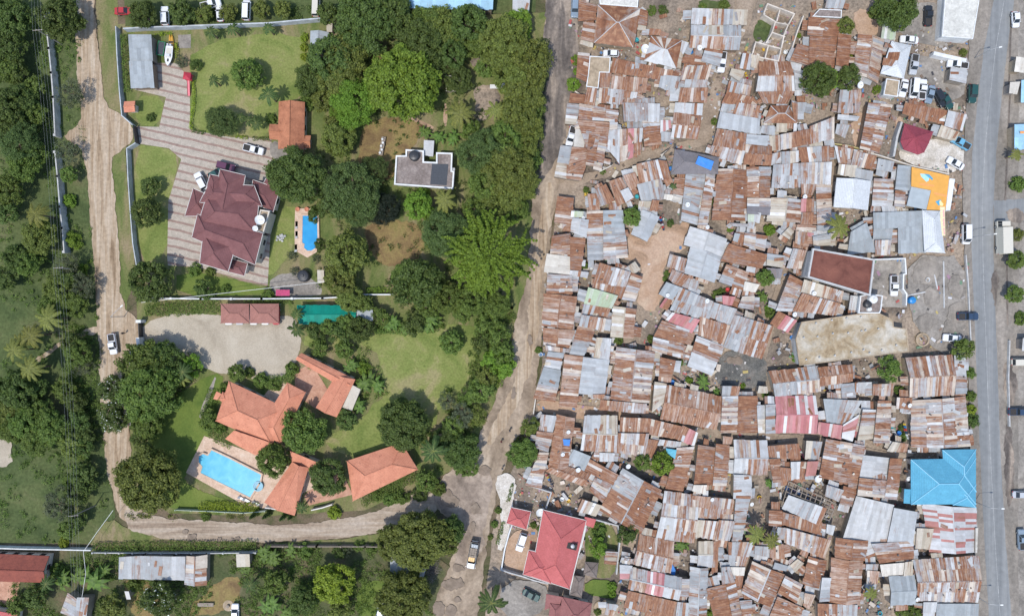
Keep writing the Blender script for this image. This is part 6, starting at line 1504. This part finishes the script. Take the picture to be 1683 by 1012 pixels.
def vehicle(px, py, ang, kind, colr, label, name=None):
    if kind not in VEH:
        VEH[kind] = [(x[0], x[1].mesh(x[0], [PAINT['white'] if x[2] == 'PAINT' else x[2]], smooth=False), x[2], x[3] if len(x) > 3 else None) for x in vehicle_parts(kind)]
    p = P(px, py, 1.0); nm = name or {'sedan': 'sedan_car', 'suv': 'suv_car', 'pickup': 'pickup_truck', 'van': 'van', 'hatch': 'small_car', 'truck': 'flatbed_truck', 'lorry': 'box_truck'}[kind]
    root = thing(nm, (p.x, p.y, ZN[0]), label, {'sedan': 'car', 'suv': 'car', 'hatch': 'car', 'pickup': 'pickup truck', 'van': 'van'}.get(kind, 'truck'), 'parked and driving vehicles', R(ang)); last = None
    for n, me, mt, par in VEH[kind]:
        o = bpy.data.objects.new(n, me); COL.objects.link(o); o.parent = last if par else root
        if not par: last = o
        if mt == 'PAINT': o.material_slots[0].link = 'OBJECT'; o.material_slots[0].material = PAINT[colr]
def tv(t, x, y, *a): vehicle(*T(t, x, y), *a)
def vehicles():
    vehicle(417, 246, -15, 'pickup', 'white', 'white pickup with a dark bed parked on the banded drive'); vehicle(186, 565, -82, 'pickup', 'white', 'white pickup driving on the dirt track by the lower gate')
    vehicle(331, 298, 118, 'suv', 'white', 'white car beside the villa front'); vehicle(372, 274, -15, 'suv', 'purple', 'dark purple car tucked against the villa roof'); vehicle(355, 285, 30, 'hatch', 'green', 'dark green car half under the villa eaves')
    vehicle(204, 19, 0, 'sedan', 'red', 'red car under trees in the top left corner'); vehicle(272, 27, 92, 'suv', 'white', 'white car standing upright behind the top wall by the dark trees'); vehicle(347, 8, 15, 'pickup', 'white', 'white pickup with two white halves at the top edge')
    vehicle(362, 23, 95, 'hatch', 'white', 'small white car right below the white pickup at the top edge'); vehicle(406, 18, 88, 'van', 'white', 'white van behind the middle of the top wall'); vehicle(520, 12, 88, 'van', 'cream', 'pale van near the right end of the top wall')
    for x, c, l in ((376, 'white', 'leftmost white car nose under the left carport'), (394, 'silver', 'silver car nose under the left carport'), (417, 'white', 'white car nose at the left of the right carport'), (436, 'white', 'white car nose at the middle of the right carport'), (454, 'red', 'red car nose at the right end of the carports')): vehicle(x, 518.5, -90, 'sedan', c, l)
    vehicle(777, 910, -100, 'truck', 'white', 'flatbed truck loaded with crates on the muddy road'); vehicle(857, 890, -108, 'suv', 'white', 'white car parked in the red house yard'); vehicle(873, 977, -27, 'sedan', 'green', 'dark green car parked below the red house'); vehicle(626, 1003, 75, 'sedan', 'slate', 'blue grey car at the bottom edge beside a tree'); vehicle(387, 1006, 90, 'sedan', 'white', 'white car at the bottom edge in the backyard')
    tv('00', 445, 88, -92, 'suv', 'slate', 'blue grey car on the muddy road at the top'); tv('00', 800, 528, 178, 'hatch', 'white', 'small white car in the alley below the big hipped house'); tv('10', 275, 612, -98, 'pickup', 'white', 'white pickup with a dark bed on the diagonal alley'); tv('01', 410, 325, -105, 'pickup', 'white', 'white pickup in a gap of the long rusty roofs')
    tv('20', 725, 160, 88, 'pickup', 'black', 'black pickup standing in the upper concrete yard'); tv('20', 540, 392, 175, 'sedan', 'white', 'white sedan beside the white hipped roof'); tv('20', 585, 635, -98, 'pickup', 'silver', 'silver pickup right of the white hipped roof'); tv('20', 485, 865, -102, 'sedan', 'white', 'white sedan at the left end of the parked row'); tv('20', 583, 870, -96, 'van', 'white', 'white van in the parked row'); tv('20', 667, 880, 84, 'pickup', 'white', 'white pickup between the van and the blue grey car')
    tv('20', 745, 928, -105, 'sedan', 'slate', 'blue grey sedan in the parked row'); tv('20', 838, 965, -62, 'suv', 'black', 'black car near the right end of the parked row'); tv('20', 905, 988, -60, 'sedan', 'green', 'dark green car at the right end of the parked row'); tv('20', 1012, 638, 172, 'pickup', 'white', 'white pickup beside the white striped shed'); tv('20', 1158, 920, -93, 'suv', 'green', 'dark car parked on the left shoulder of the paved road'); tv('20', 1580, 195, -86, 'hatch', 'white', 'white car on the right shoulder of the paved road')
    tv('21', 1040, 388, 150, 'pickup', 'blue', 'light blue pickup on the dusty roadside'); tv('21', 993, 588, 150, 'sedan', 'white', 'white sedan on the dusty roadside below the blue pickup'); tv('22', 390, 770, -90, 'pickup', 'white', 'white pickup in the walled yard by the brown roof'); tv('22', 1440, 300, 91, 'lorry', 'cream', 'long pale box truck at the right side of the paved road'); tv('22', 1095, 268, -90, 'van', 'white', 'small white van left of the paved road')
    tv('23', 960, 270, 175, 'sedan', 'white', 'white sedan in the rubble yard by the road'); tv('23', 1112, 58, 0, 'pickup', 'navy', 'dark blue pickup at the edge of the rubble yard'); tv('23', 1635, 503, 0, 'van', 'cream', 'pale van at the right edge across the road'); tv('23', 1610, 988, 0, 'pickup', 'navy', 'dark blue pickup at the right edge across the road'); tv('24', 1640, 785, 0, 'sedan', 'silver', 'silver car at the right edge near the blue roof'); tv('25', 1640, 260, 92, 'pickup', 'slate', 'grey pickup at the right edge near the bottom')

# ------------------------------------------------------------------ smaller things
def misc():
    p = P(278, 92, 0.8); root = thing('motor_boat', (p.x, p.y, 0.05), 'white motor boat parked on the drive', 'boat', None, R(-96)); k = MB()
    def hull(z, s, f): return [Vector((x, y*s, z)) for x, y in ((-2.3, 0.85), (-2.3, -0.85), (0.3, -0.95), (1.5, -0.7*f), (2.3, -0.25*f), (2.55, 0), (2.3, 0.25*f), (1.5, 0.7*f), (0.3, 0.95))]
    loft(k, [hull(0.35, 0.5, 0.4), hull(0.7, 0.85, 0.8), hull(1.1, 1.0, 1.0)]); k.build('hull', PAINT['white'], root, (0, 0, 0)); k = MB(); k.box((-0.6, 0, 1.13), (2.4, 1.3, 0.05)); k.build('deck', PAINT['cream'], root, (0, 0, 0)); k = MB(); k.box((0.1, 0, 1.4), (0.5, 1.0, 0.5), 0, 0, 0.3); k.build('console', PAINT['white'], root, (0, 0, 0)); k = MB()
    for s in (-0.35, 0.35): k.box((-2.55, s, 1.15), (0.45, 0.4, 0.6))
    k.build('engine', PAINT['silver'], root, (0, 0, 0)); k = MB(); k.box((1.2, 0, 1.16), (0.7, 0.4, 0.05)); k.build('hatch', DARKIN, root, (0, 0, 0))
    for i, x in enumerate((279.5, 283)):
        q = P(x, 70, 0.5); k = MB(); k.tube([(0, -2.0, 0.3), (0, -1.2, 0.22), (0, 0, 0.2), (0, 1.2, 0.22), (0, 2.0, 0.3)], [0.04, 0.3, 0.36, 0.3, 0.04], 10); root = thing('kayak', (q.x, q.y, 0.1), ('left' if i == 0 else 'right') + ' one of two yellow kayaks lying above the boat', 'kayak', 'yellow kayaks', R(4)); k.build('hull', PAINT['yellow'], root, (0, 0, 0), True); k = MB(); k.lathe((0, 0, 0.5), [(0.25, 0), (0.28, 0.06), (0.2, 0.06)], 12); k.build('cockpit', DARKIN, root, (0, 0, 0))
    q = P(264.5, 80, 0.9); root = thing('trailer_bed', (q.x, q.y, 0.05), 'dark flat trailer with a green rim beside the boat', 'trailer', None, R(-10)); k = MB(); k.box((0, 0, 0.75), (1.7, 3.3, 0.12)); k.build('bed', R_DARK, root, (0, 0, 0)); k = MB()
    for sx, sy, w, l in ((0.85, 0, 0.1, 3.4), (-0.85, 0, 0.1, 3.4), (0, 1.65, 1.6, 0.1), (0, -1.65, 1.6, 0.1)): k.box((sx, sy, 0.85), (w, l, 0.3))
    k.build('rim', solid('green_paint', (0.03, 0.22, 0.10), 0.5), root, (0, 0, 0))
    for s in (-1, 1): k = MB(); k.tube([(s*0.75, 0, 0.3), (s*0.95, 0, 0.3)], 0.3, 12); k.build('wheel', TYRE, root, (0, 0, 0))
    q = P(310, 127, 1.6); root = thing('play_set', (q.x, q.y, 0.05), 'red climbing frame with a long red slide by the lawn', 'play set', None, R(-8)); k = MB(); RP = solid('red_play_plastic', (0.42, 0.03, 0.05), 0.4)
    for sx in (-0.7, 0.7):
        for sy in (-0.7, 0.7): k.tube([(sx, sy, 0), (sx, sy, 2.4)], 0.06, 6)
    k.box((0, 0, 1.2), (1.5, 1.5, 0.1)); k.build('tower', RP, root, (0, 0, 0)); k = MB()
    k.face([(-0.9, -0.9, 2.4), (0.9, -0.9, 2.4), (0, 0, 3.1)], 0); k.face([(0.9, -0.9, 2.4), (0.9, 0.9, 2.4), (0, 0, 3.1)], 0); k.face([(0.9, 0.9, 2.4), (-0.9, 0.9, 2.4), (0, 0, 3.1)], 0); k.face([(-0.9, 0.9, 2.4), (-0.9, -0.9, 2.4), (0, 0, 3.1)], 0); k.build('canopy', RP, root, (0, 0, 0)); k = MB()
    for i in range(8):
        y0, y1 = -0.8 - i*0.42, -0.8 - (i+1)*0.42; z0, z1 = 1.25*(1-i/8)+0.1, 1.25*(1-(i+1)/8)+0.1; k.face([(-0.32, y0, z0), (0.32, y0, z0), (0.32, y1, z1), (-0.32, y1, z1)], 0, up=True)
        for s in (-0.32, 0.32): k.face([(s, y0, z0), (s, y1, z1), (s, y1, z1+0.22), (s, y0, z0+0.22)], 0)
    k.build('slide', solid('pink_slide', (0.55, 0.10, 0.14), 0.4), root, (0, 0, 0))
    q = P(628, 240, 0.9); root = thing('flatbed_trailer', (q.x, q.y, 0.05), 'long rusty trailer with white drums in the brown yard', 'trailer', None, R(80)); k = MB(); k.box((0, 0, 0.7), (4.6, 1.0, 0.15)); k.build('frame', TIMBER, root, (0, 0, 0)); k = MB()
    for i in range(5): k.lathe((-1.8 + i*0.85, 0.15*(-1)**i, 0.78), [(0.28, 0), (0.28, 0.5), (0.1, 0.55)], 10)
    k.build('drum', WHITEW, root, (0, 0, 0))
    for s in (-1, 1): k = MB(); k.tube([(0.4, s*0.45, 0.3), (0.4, s*0.62, 0.3)], 0.3, 12); k.build('wheel', TYRE, root, (0, 0, 0))
    q = P(465, 481, 1.3); h = House('red_shelter', 465, 481, 'small bright magenta red roof beside the white wall', 'shelter'); k = MB(); k.prism([P(x, y, 1.8) for x, y in ((453.5, 476), (476, 476), (476, 486), (453.5, 486))], 1.7, 1.8); h.part('roof', k, solid('magenta_sheet', (0.36, 0.01, 0.09), 0.5, 0, 0.3, 3)); post_set(h, [(455, 477), (475, 477), (455, 485), (475, 485)], 1.7)
    for x, y, a in ((814, 143, 0), (826, 141, 10), (686, 1200, 0))[:2]:
        q = P(x, y, 0.5); k = MB(); k.box((q.x, q.y, 0.72), (2.6, 1.0, 0.06), R(a)); [k.box((q.x+dx, q.y+dy, 0.36), (0.1, 0.1, 0.7)) for dx in (-1, 1) for dy in (-0.35, 0.35)]; o = k.build('garden_table', WHITEW, None, (q.x, q.y, 0)); tag(o, ('left' if x == 814 else 'right') + ' one of two white tables in the wooded garden', 'table', 'white garden tables')
    # loungers and pots round the pools
    for i, (x, y, a, pl) in enumerate(((487.5, 369.5, 90, 'left side of the upper pool, upper'), (487.5, 385.5, 90, 'left side of the upper pool, middle'), (486.5, 407.5, 90, 'left side of the upper pool, lower'), (397.5, 819, -30, 'lower edge of the lower pool, left'), (405.5, 822, -30, 'lower edge of the lower pool, middle'), (421, 827, -30, 'lower edge of the lower pool, right'))):
        q = P(x, y, 0.4); root = thing('sun_lounger', (q.x, q.y, 0.12), ('white' if i < 3 else 'grey') + ' sun lounger at the ' + pl, 'sun lounger', 'pool loungers', R(a)); k = MB(); k.box((0.2, 0, 0.3), (1.3, 0.6, 0.08)); k.build('seat', WHITEW if i < 3 else STEEL, root, (0, 0, 0)); k = MB(); k.box((-0.7, 0, 0.5), (0.7, 0.6, 0.07), 0, 0, -0.6); k.build('backrest', WHITEW if i < 3 else STEEL, root, (0, 0, 0)); k = MB(); [k.box((sx, sy, 0.13), (0.06, 0.06, 0.27)) for sx in (-0.4, 0.75) for sy in (-0.25, 0.25)]; k.build('leg', STEEL, root, (0, 0, 0))
    for x, y, l in ((489, 344, 'left terracotta plant pot above the upper pool'), (504, 344, 'right terracotta plant pot above the upper pool')): q = P(x, y, 0.6); k = MB(); k.lathe((0, 0, 0), [(0.3, 0), (0.5, 0.6), (0.55, 0.6), (0.42, 0.58), (0.4, 0.45)], 14); o = k.build('plant_pot', T_CORAL, None, (0, 0, 0)); o.location = (q.x, q.y, 0.1); tag(o, l, 'plant pot', 'terracotta pots')
    q = P(461, 391, 0.4); k = MB()
    for _ in range(26): a = npr.random()*6.28; rr = npr.random()*1.2; k.lathe((math.cos(a)*rr*1.2, math.sin(a)*rr*0.7, 0), [(0.22, 0), (0.3, 0.2), (0.1, 0.35)], 7)
    o = k.build('rock_pile', GREYW, None, (0, 0, 0)); o.location = (q.x, q.y, 0.1); tag(o, 'pile of pale rocks between villa and upper pool', 'rock pile')
    q = P(709, 928, 0.8); k = MB()
    for _ in range(260): a = npr.random()*6.28; rr = npr.random()*2.6; x, y = math.cos(a)*rr*0.7, math.sin(a)*rr*1.5; b = npr.random()*3.1; l = 0.5 + npr.random(); k.tube([(x - math.cos(b)*l, y - math.sin(b)*l, 0.2+0.5*npr.random()), (x + math.cos(b)*l, y + math.sin(b)*l, 0.2+0.7*npr.random())], 0.035, 4)
    o = k.build('brush_heap', DEADWOOD, None, (0, 0, 0)); o.location = (q.x, q.y, 0.1); tag(o, 'brown heap of dead twigs beside the huge tree', 'brush heap')
    for x, y in ((312.5, 968), (321, 990), (338, 970), (332, 1008)): pass
    q = P(339, 992, 0.3); root = thing('bench_table', (q.x, q.y, 0), 'long tan plank table in the backyard', 'table'); k = MB(); k.box((0, 0, 0.7), (3.9, 0.9, 0.08)); k.build('top', T_CORAL if False else TIMBER, root, (0, 0, 0)); k = MB(); [k.box((sx, 0, 0.33), (0.1, 0.8, 0.66)) for sx in (-1.6, 1.6)]; k.build('leg', TIMBER, root, (0, 0, 0))
    q = P(375, 995, 0.3); root = thing('round_plaza', (q.x, q.y, 0), 'round tan paved disc in the backyard', 'slab'); k = MB(); k.lathe((0, 0, 0), [(1.35, 0.03), (1.35, 0.2), (1.3, 0.22)], 24); k.build('disc', R_TAN, root, (0, 0, 0)); k = MB(); k.lathe((0, 0, 0.2), [(0.4, 0), (0.4, 0.5), (0.2, 0.55)], 12); k.build('stump', TIMBER, root, (0, 0, 0))
    # power line along the left meadow
    tops = []
    for x, y, l, hh in ((62, 50, 'upper power pole in the meadow', 8.5), (96, 440, 'middle power pole in the meadow', 8.5), (121, 847, 'lower power pole above the corner wall', 8.5)):
        q = P(x, y, hh); root = thing('power_pole', (q.x, q.y, 0), l, 'power pole', 'power poles'); k = MB(); k.tube([(0, 0, 0), (0, 0, hh+0.3)], [0.16, 0.10], 8); k.build('pole', solid('pole_wood', (0.30, 0.27, 0.24), 0.9) if 'pole_wood' not in MATS else MATS['pole_wood'], root, (0, 0, 0)); k = MB(); k.box((0, 0, hh), (2.3, 0.13, 0.13), 0.08); k.build('crossarm', TIMBER, root, (0, 0, 0))
        for dx in (-1.05, -0.4, 0.4, 1.05): k = MB(); k.lathe((dx, dx*0.08, hh+0.06), [(0.05, 0), (0.07, 0.1), (0.03, 0.16)], 7); k.build('insulator', LAMPG, root, (0, 0, 0))
        tops.append((q, hh))
    WIRE = solid('aluminium_wire', (0.34, 0.36, 0.34), 0.5)
    for i, dx in enumerate((-1.05, -0.4, 0.4, 1.05)):
        pts = [v3(tops[0][0] + Vector((dx-5.5, 80)), 8.5)] + [v3(q + Vector((dx, 0)), hh+0.2) for q, hh in tops] + [v3(tops[2][0] + Vector((dx+0.8, -60)), 8.3)]; full = []
        for a, b in zip(pts, pts[1:]):
            for t in range(8): s = t/8; c = a.lerp(b, s); c.z -= 3.0*s*(1-s)*1.2; full.append(c)
        k = MB(); k.tube(full + [pts[-1]], 0.011, 4); o = k.build('power_line', WIRE, None, tuple(full[0])); tag(o, ['leftmost', 'second from left', 'second from right', 'rightmost'][i] + ' of the four wires over the meadow poles', 'power line', 'power lines')
    for a, b, l in (((137, 906, 5.5), (186, 838, 6.0), 'pale stay wire crossing the dirt track corner'), ((232, 497, 5.0), (533, 463, 5.0), 'thin white cable over the villa wall'), ((137, 906, 5.5), (134, 985, 3.0), 'pale wire running down past the corner garden')): k = MB(); k.tube([v3(P(a[0], a[1], a[2]), a[2]), v3(P((a[0]+b[0])/2, (a[1]+b[1])/2, a[2]-0.4), (a[2]+b[2])/2-0.4), v3(P(b[0], b[1], b[2]), b[2])], 0.05, 5); o = k.build('cable', LAMPG, None, (0, 0, 0)); tag(o, l, 'cable')
    for (bx, by), (ax, ay), l in (((205, 520), (224, 503), 'street lamp by the lower gate'), ((1600, 823), (1618, 823), 'street lamp leaning over the road near the blue roof'), ((1598, 975), (1616, 975), 'street lamp at the bottom of the paved road'), ((1590, 391), (1606, 389), 'street lamp over the road beside the white hipped roof'), ((1600, 97), (1614, 94), 'street lamp at the top of the paved road')):
        b = P(bx, by); e = P(ax, ay); root = thing('street_lamp', (b.x, b.y, 0), l, 'street lamp', 'street lamps'); k = MB(); k.tube([(0, 0, 0), (0, 0, 6.0)], [0.1, 0.06], 8); k.build('pole', STEEL, root, (0, 0, 0)); d = v3(e-b, 0); k = MB(); k.tube([(0, 0, 5.9), d*0.5 + Vector((0, 0, 6.3)), d + Vector((0, 0, 6.35))], 0.05, 6); k.build('arm', STEEL, root, (0, 0, 0)); k = MB(); k.box((d.x, d.y, 6.33), (0.7, 0.28, 0.14), math.atan2(d.y, d.x)); k.build('lamp_head', LAMPG, root, (0, 0, 0))
    # satellite dishes and water tanks on the settlement roofs
    for t, x, y, d, z in (('00', 1128, 480, 2.0, 2.6), ('04', 475, 545, 1.2, 3.2), ('04', 325, 395, 1.0, 3.4), ('04', 380, 175, 1.0, 3.3), ('14', 1213, 628, 1.9, 3.0), ('14', 567, 880, 1.0, 3.0), ('14', 180, 835, 1.0, 3.0), ('12', 130, 918, 1.1, 3.2), ('12', 1175, 845, 1.2, 3.2), ('13', 985, 38, 1.2, 3.0), ('23', 545, 928, 1.1, 3.4), ('25', 620, 845, 1.1, 3.2), ('10', 55, 470, 1.3, 2.8), ('01', 1545, 990, 1.2, 3.2), ('02', 1350, 862, 1.0, 3.2), ('24', 532, 630, 1.2, 2.6), ('04', 965, 510, 1.2, 2.8), ('04', 1465, 425, 1.0, 3.0), ('02', 525, 105, 0.8, 2.8), ('11', 1085, 915, 1.2, 2.8), ('20', 60, 835, 1.6, 2.8), ('12', 133, 198, 1.0, 2.6), ('05', 105, -8, 2.1, 2.5)): dish('w', T(t, x, y), 0, z, d, 'white satellite dish', T(t, x, y))
    # drums, basins and plastic tubs standing in the yards
    BAS = [solid(n, c, 0.5, 0, 0.05) for n, c in (('blue_tub', (0.03, 0.20, 0.52)), ('red_tub', (0.5, 0.05, 0.05)), ('white_tub', (0.6, 0.62, 0.62)), ('teal_tub', (0.03, 0.35, 0.40)), ('yellow_tub', (0.60, 0.40, 0.05)))]
    for t, x, y, m in (('01', 1050, 915, 3), ('00', 1050, 395, 3), ('00', 1580, 515, 0), ('00', 1350, 912, 0), ('01', 1380, 640, 0), ('12', 330, 810, 1), ('12', 322, 868, 1), ('03', 1500, 730, 0), ('03', 1400, 700, 0), ('04', 505, 945, 0), ('04', 380, 845, 4), ('14', 640, 815, 4), ('05', 900, 492, 1), ('01', 555, 895, 4), ('10', 690, 485, 4), ('24', 440, 185, 0), ('15', 165, 705, 4), ('02', 350, 30, 2), ('13', 960, 265, 0), ('04', 320, 830, 2), ('04', 240, 850, 2), ('25', 255, 980, 3), ('22', 720, 712, 2), ('14', 825, 705, 4), ('10', 895, 515, 2), ('02', 600, 600, 2), ('12', 780, 598, 2), ('03', 110, 430, 2)):
        q = P(*T(t, x, y), 0.5); k = MB(); k.lathe((0, 0, 0), [(0.40, 0), (0.48, 0.7), (0.54, 0.7), (0.44, 0.66), (0.40, 0.2), (0.05, 0.18)], 12); o = k.build('plastic_tub', BAS[m], None, (0, 0, 0)); o.location = (q.x, q.y, 0.1); auto(o, ('blue', 'red', 'white', 'teal', 'yellow')[m] + ' plastic tub', *T(t, x, y), 'tub', 'plastic tubs in the yards')
    # laundry lines
    for t, s in (('04', '1050,250 1150,270'), ('24', '385,120 440,240'), ('24', '510,90 540,250'), ('02', '500,800 545,890'), ('02', '1290,90 1325,230'), ('13', '1250,770 1400,800'), ('14', '1040,340 1110,450'), ('10', '515,700 545,800'), ('03', '1265,470 1250,640'), ('04', '165,590 235,720'), ('22', '230,40 340,20'), ('12', '520,745 620,790')):
        a, b = [P(*T(t, *q), 1.6) for q in pxs(s)]; root = thing('clothes_line', (a.x, a.y, 0)); d = b-a; k = MB(); k.tube([(0, 0, 1.65), (d.x/2, d.y/2, 1.5), (d.x, d.y, 1.65)], 0.02, 4); k.build('line', WIRE, root, (0, 0, 0)); n = max(3, int(d.length/0.6)); nr = Vector((-d.y, d.x)).normalized()
        for i in range(n):
            q = d*((i+0.5)/n); w = d.normalized()*0.24; k = MB(); hgt = rng.uniform(0.5, 1.0); o2 = nr*0.3
            k.face([v3(q-w-o2, 1.55-hgt), v3(q+w-o2, 1.55-hgt), v3(q+w, 1.6), v3(q-w, 1.6)]); k.face([v3(q-w, 1.6), v3(q+w, 1.6), v3(q+w+o2, 1.65-hgt), v3(q-w+o2, 1.65-hgt)]); k.build('garment', rng.choice(BAS + [PAINT['purple'], WHITEW, PAINT['navy'], MATS['red_play_plastic']]), root, (0, 0, 0))
        m = T(t, *[(u+v)/2 for u, v in zip(*pxs(s))]); auto(root, 'clothes line with coloured washing', *m, 'clothes line', 'clothes lines')
    # people
    def person(px, py, ang, top, low, label, step=0.25):
        q = P(px, py, 0.9); root = thing('person', (q.x, q.y, ZN[0]), label, 'person', 'people walking', R(ang))
        V = [(0, 0, 0.95), (0, 0, 1.2), (0.02, 0, 1.42), (0.03, 0, 1.52), (0.05, 0, 1.64), (0, 0.2, 1.40), (0, -0.2, 1.40), (0.1, 0.26, 1.12), (-0.1, -0.26, 1.12), (0.25, 0.25, 0.92), (-0.12, -0.26, 0.85), (0, 0.1, 0.9), (0, -0.1, 0.9), (step*0.6, 0.1, 0.5), (-step*0.3, -0.1, 0.5), (step, 0.1, 0.07), (-step, -0.1, 0.07), (step+0.16, 0.1, 0.04), (-step+0.16, -0.1, 0.04)]
        E = [(0, 1), (1, 2), (2, 3), (3, 4), (2, 5), (2, 6), (5, 7), (6, 8), (7, 9), (8, 10), (0, 11), (0, 12), (11, 13), (12, 14), (13, 15), (14, 16), (15, 17), (16, 18)]
        rad = [0.15, 0.15, 0.13, 0.06, 0.105, 0.065, 0.065, 0.05, 0.05, 0.04, 0.04, 0.10, 0.10, 0.07, 0.07, 0.05, 0.05, 0.045, 0.045]
        me = bpy.data.meshes.new('body'); me.from_pydata(V, E, []); o = bpy.data.objects.new('body', me); COL.objects.link(o); o.parent = root; o.modifiers.new('skin', 'SKIN'); o.modifiers.new('sub', 'SUBSURF').levels = 1; o.modifiers[1].render_levels = 2
        for i, sv in enumerate(me.skin_vertices[0].data): sv.radius = (rad[i], rad[i])
        me.skin_vertices[0].data[0].use_root = True; me.materials.append(SKIN)
        k = MB(); k.lathe((0, 0, 0), [(0.19, 0.92), (0.2, 1.1), (0.21, 1.36), (0.17, 1.46), (0.08, 1.5)], 12); k.build('shirt', top, root, (0, 0, 0)); k = MB(); k.lathe((0, 0, 0), [(0.2, 0.55), (0.19, 0.8), (0.18, 0.95)], 12); k.build('shorts', low, root, (0, 0, 0)); k = MB(); k.lathe((0.045, 0, 0), [(0.118, 1.62), (0.125, 1.69), (0.09, 1.77), (0.02, 1.79)], 10); k.build('hair', BLACKP, root, (0, 0, 0))
    person(204, 547.5, 180, BLACKP, BLACKP, 'person in dark clothes walking by the lower gate'); person(838, 707, 70, PAINT['navy'], BLACKP, 'person in dark clothes on the middle road, upper one'); person(824, 725, 250, PAINT['red'], BLACKP, 'person in red and black on the middle road, lower one'); person(979, 291, 20, BLACKP, TIMBER, 'person standing on the diagonal alley'); person(826, 769, 90, PAINT['slate'], BLACKP, 'person beside the white rubble garden')

LAND += [(1160, 265, 'the blue tarp roof'), (1530, 305, 'the yellow shop roof'), (1548, 785, 'the bright blue house'), (1505, 227, 'the wine red roof'), (1380, 447, 'the flat brown roof'), (1400, 556, 'the stained slab'), (1402, 317, 'the white warehouse'), (910, 900, 'the red house'), (1308, 680, 'the pink striped roof'), (1272, 52, 'the roofless ruin'), (1325, 815, 'the timber frame'),
 (1080, 410, 'the sandy clearing'), (1380, 374, 'the lone settlement palm'), (1500, 148, 'the parked car row'), (1580, 32, 'the white slab roof'), (985, 490, 'the pale green roof'), (1256, 884, 'the twin palms'), (1072, 760, 'the two round trees'), (1217, 605, 'the ashy open yard'), (1560, 872, 'the pink and white roof'), (1350, 133, 'the big settlement tree'), (1528, 619, 'the long streaked roof'), (1013, 42, 'the big hipped rust house'),
 (939, 225, 'the pickup between rusty roofs'), (1445, 855, 'the two big white roofs'), (1213, 200, 'the broad zinc roof'), (1040, 820, 'the tilted half zinc gable'), (1058, 371, 'the zinc gable in the clearing'), (1535, 380, 'the white hipped roadside roof'), (970, 942, 'the thatched hut'), (1030, 876, 'the dark garden tree by the hut'), (1560, 965, 'the long rusty roadside gable'), (1050, 262, 'the diagonal alley'),
 (380, 365, 'the maroon villa'), (480, 207, 'the terracotta house'), (232, 100, 'the grey carport'), (698, 278, 'the flat roofed house'), (508, 385, 'the upper pool'), (370, 565, 'the gravel yard'), (380, 777, 'the lower pool'), (425, 680, 'the large coral house'), (548, 630, 'the courtyard house'), (628, 775, 'the coral house at the bend'), (538, 516, 'the teal roof'), (411, 515, 'the twin carports'), (803, 424, 'the spiky lime tree'), (650, 405, 'the round bare lawn'),
 (742, 562, 'the lone lawn bush'), (742, 6, 'the light blue roof'), (186, 565, 'the pickup on the track'), (90, 575, 'the meadow footpath'), (80, 120, 'the upper grey wall'), (98, 330, 'the lower grey wall'), (121, 847, 'the lower power pole'), (38, 933, 'the red corner house'), (265, 932, 'the zinc shed row'), (777, 910, 'the loaded truck'), (408, 123, 'the lone lawn tree'), (625, 235, 'the brown yard'), (665, 140, 'the big bright tree'), (695, 880, 'the huge fork tree'), (550, 958, 'the round yellow green tree'), (186, 660, 'the white flecked tree'), (248, 788, 'the big olive tree by the bend')]
OWN = {(408, 123): 'lone round green tree on the square lawn', (665, 140): 'big bright green tree above the brown yard', (803, 424): 'huge spiky lime green tree beside the muddy road', (742, 562): 'lone round bush on the big lawn', (1380, 374): 'lone palm among the settlement roofs', (690, 886): 'huge spreading tree at the fork of the roads', (550, 958): 'round yellow green tree in the lower gardens', (1345, 132): 'large dark green tree among the settlement roofs', (1360, 130): 'bright yellow green crown inside the dark settlement tree', (665, 695): 'broad round tree casting shade on the big lawn', (248, 788): 'big olive tree by the bend of the dirt track', (1030, 876): 'dark fan leaved tree behind the garden wall by the hut'}
OWN[(408, 123)] = 'lone round green tree on the square lawn'

houses(); setting()
for line in SHACKS.strip().splitlines():
    t, s, typ, pal = line.split('|'); shack(TP(t, s), typ[0], int(typ[1]), pal)
for kd, s in TREES.items():
    for x, y, r in pxs(s):
        if r < 4: continue
        tree(x, y, r, kd, OWN.get((int(x), int(y))))
for x, y, r, kd in ((408, 123, 28, 'M'), (665, 696, 42, 'D'), (742, 562, 19, 'M')): tree(x, y, r, kd, OWN[(x, y)] if (x, y) in OWN else OWN[(665, 695)], 0.8)
tree(1088, 761, 19, 'L', 'right one of the two round green trees among rusty roofs')
for kd, x, y, r in SHRUBS:
    if r > 3: tree(x, y, r, kd)
vehicles(); misc(); finish_labels()
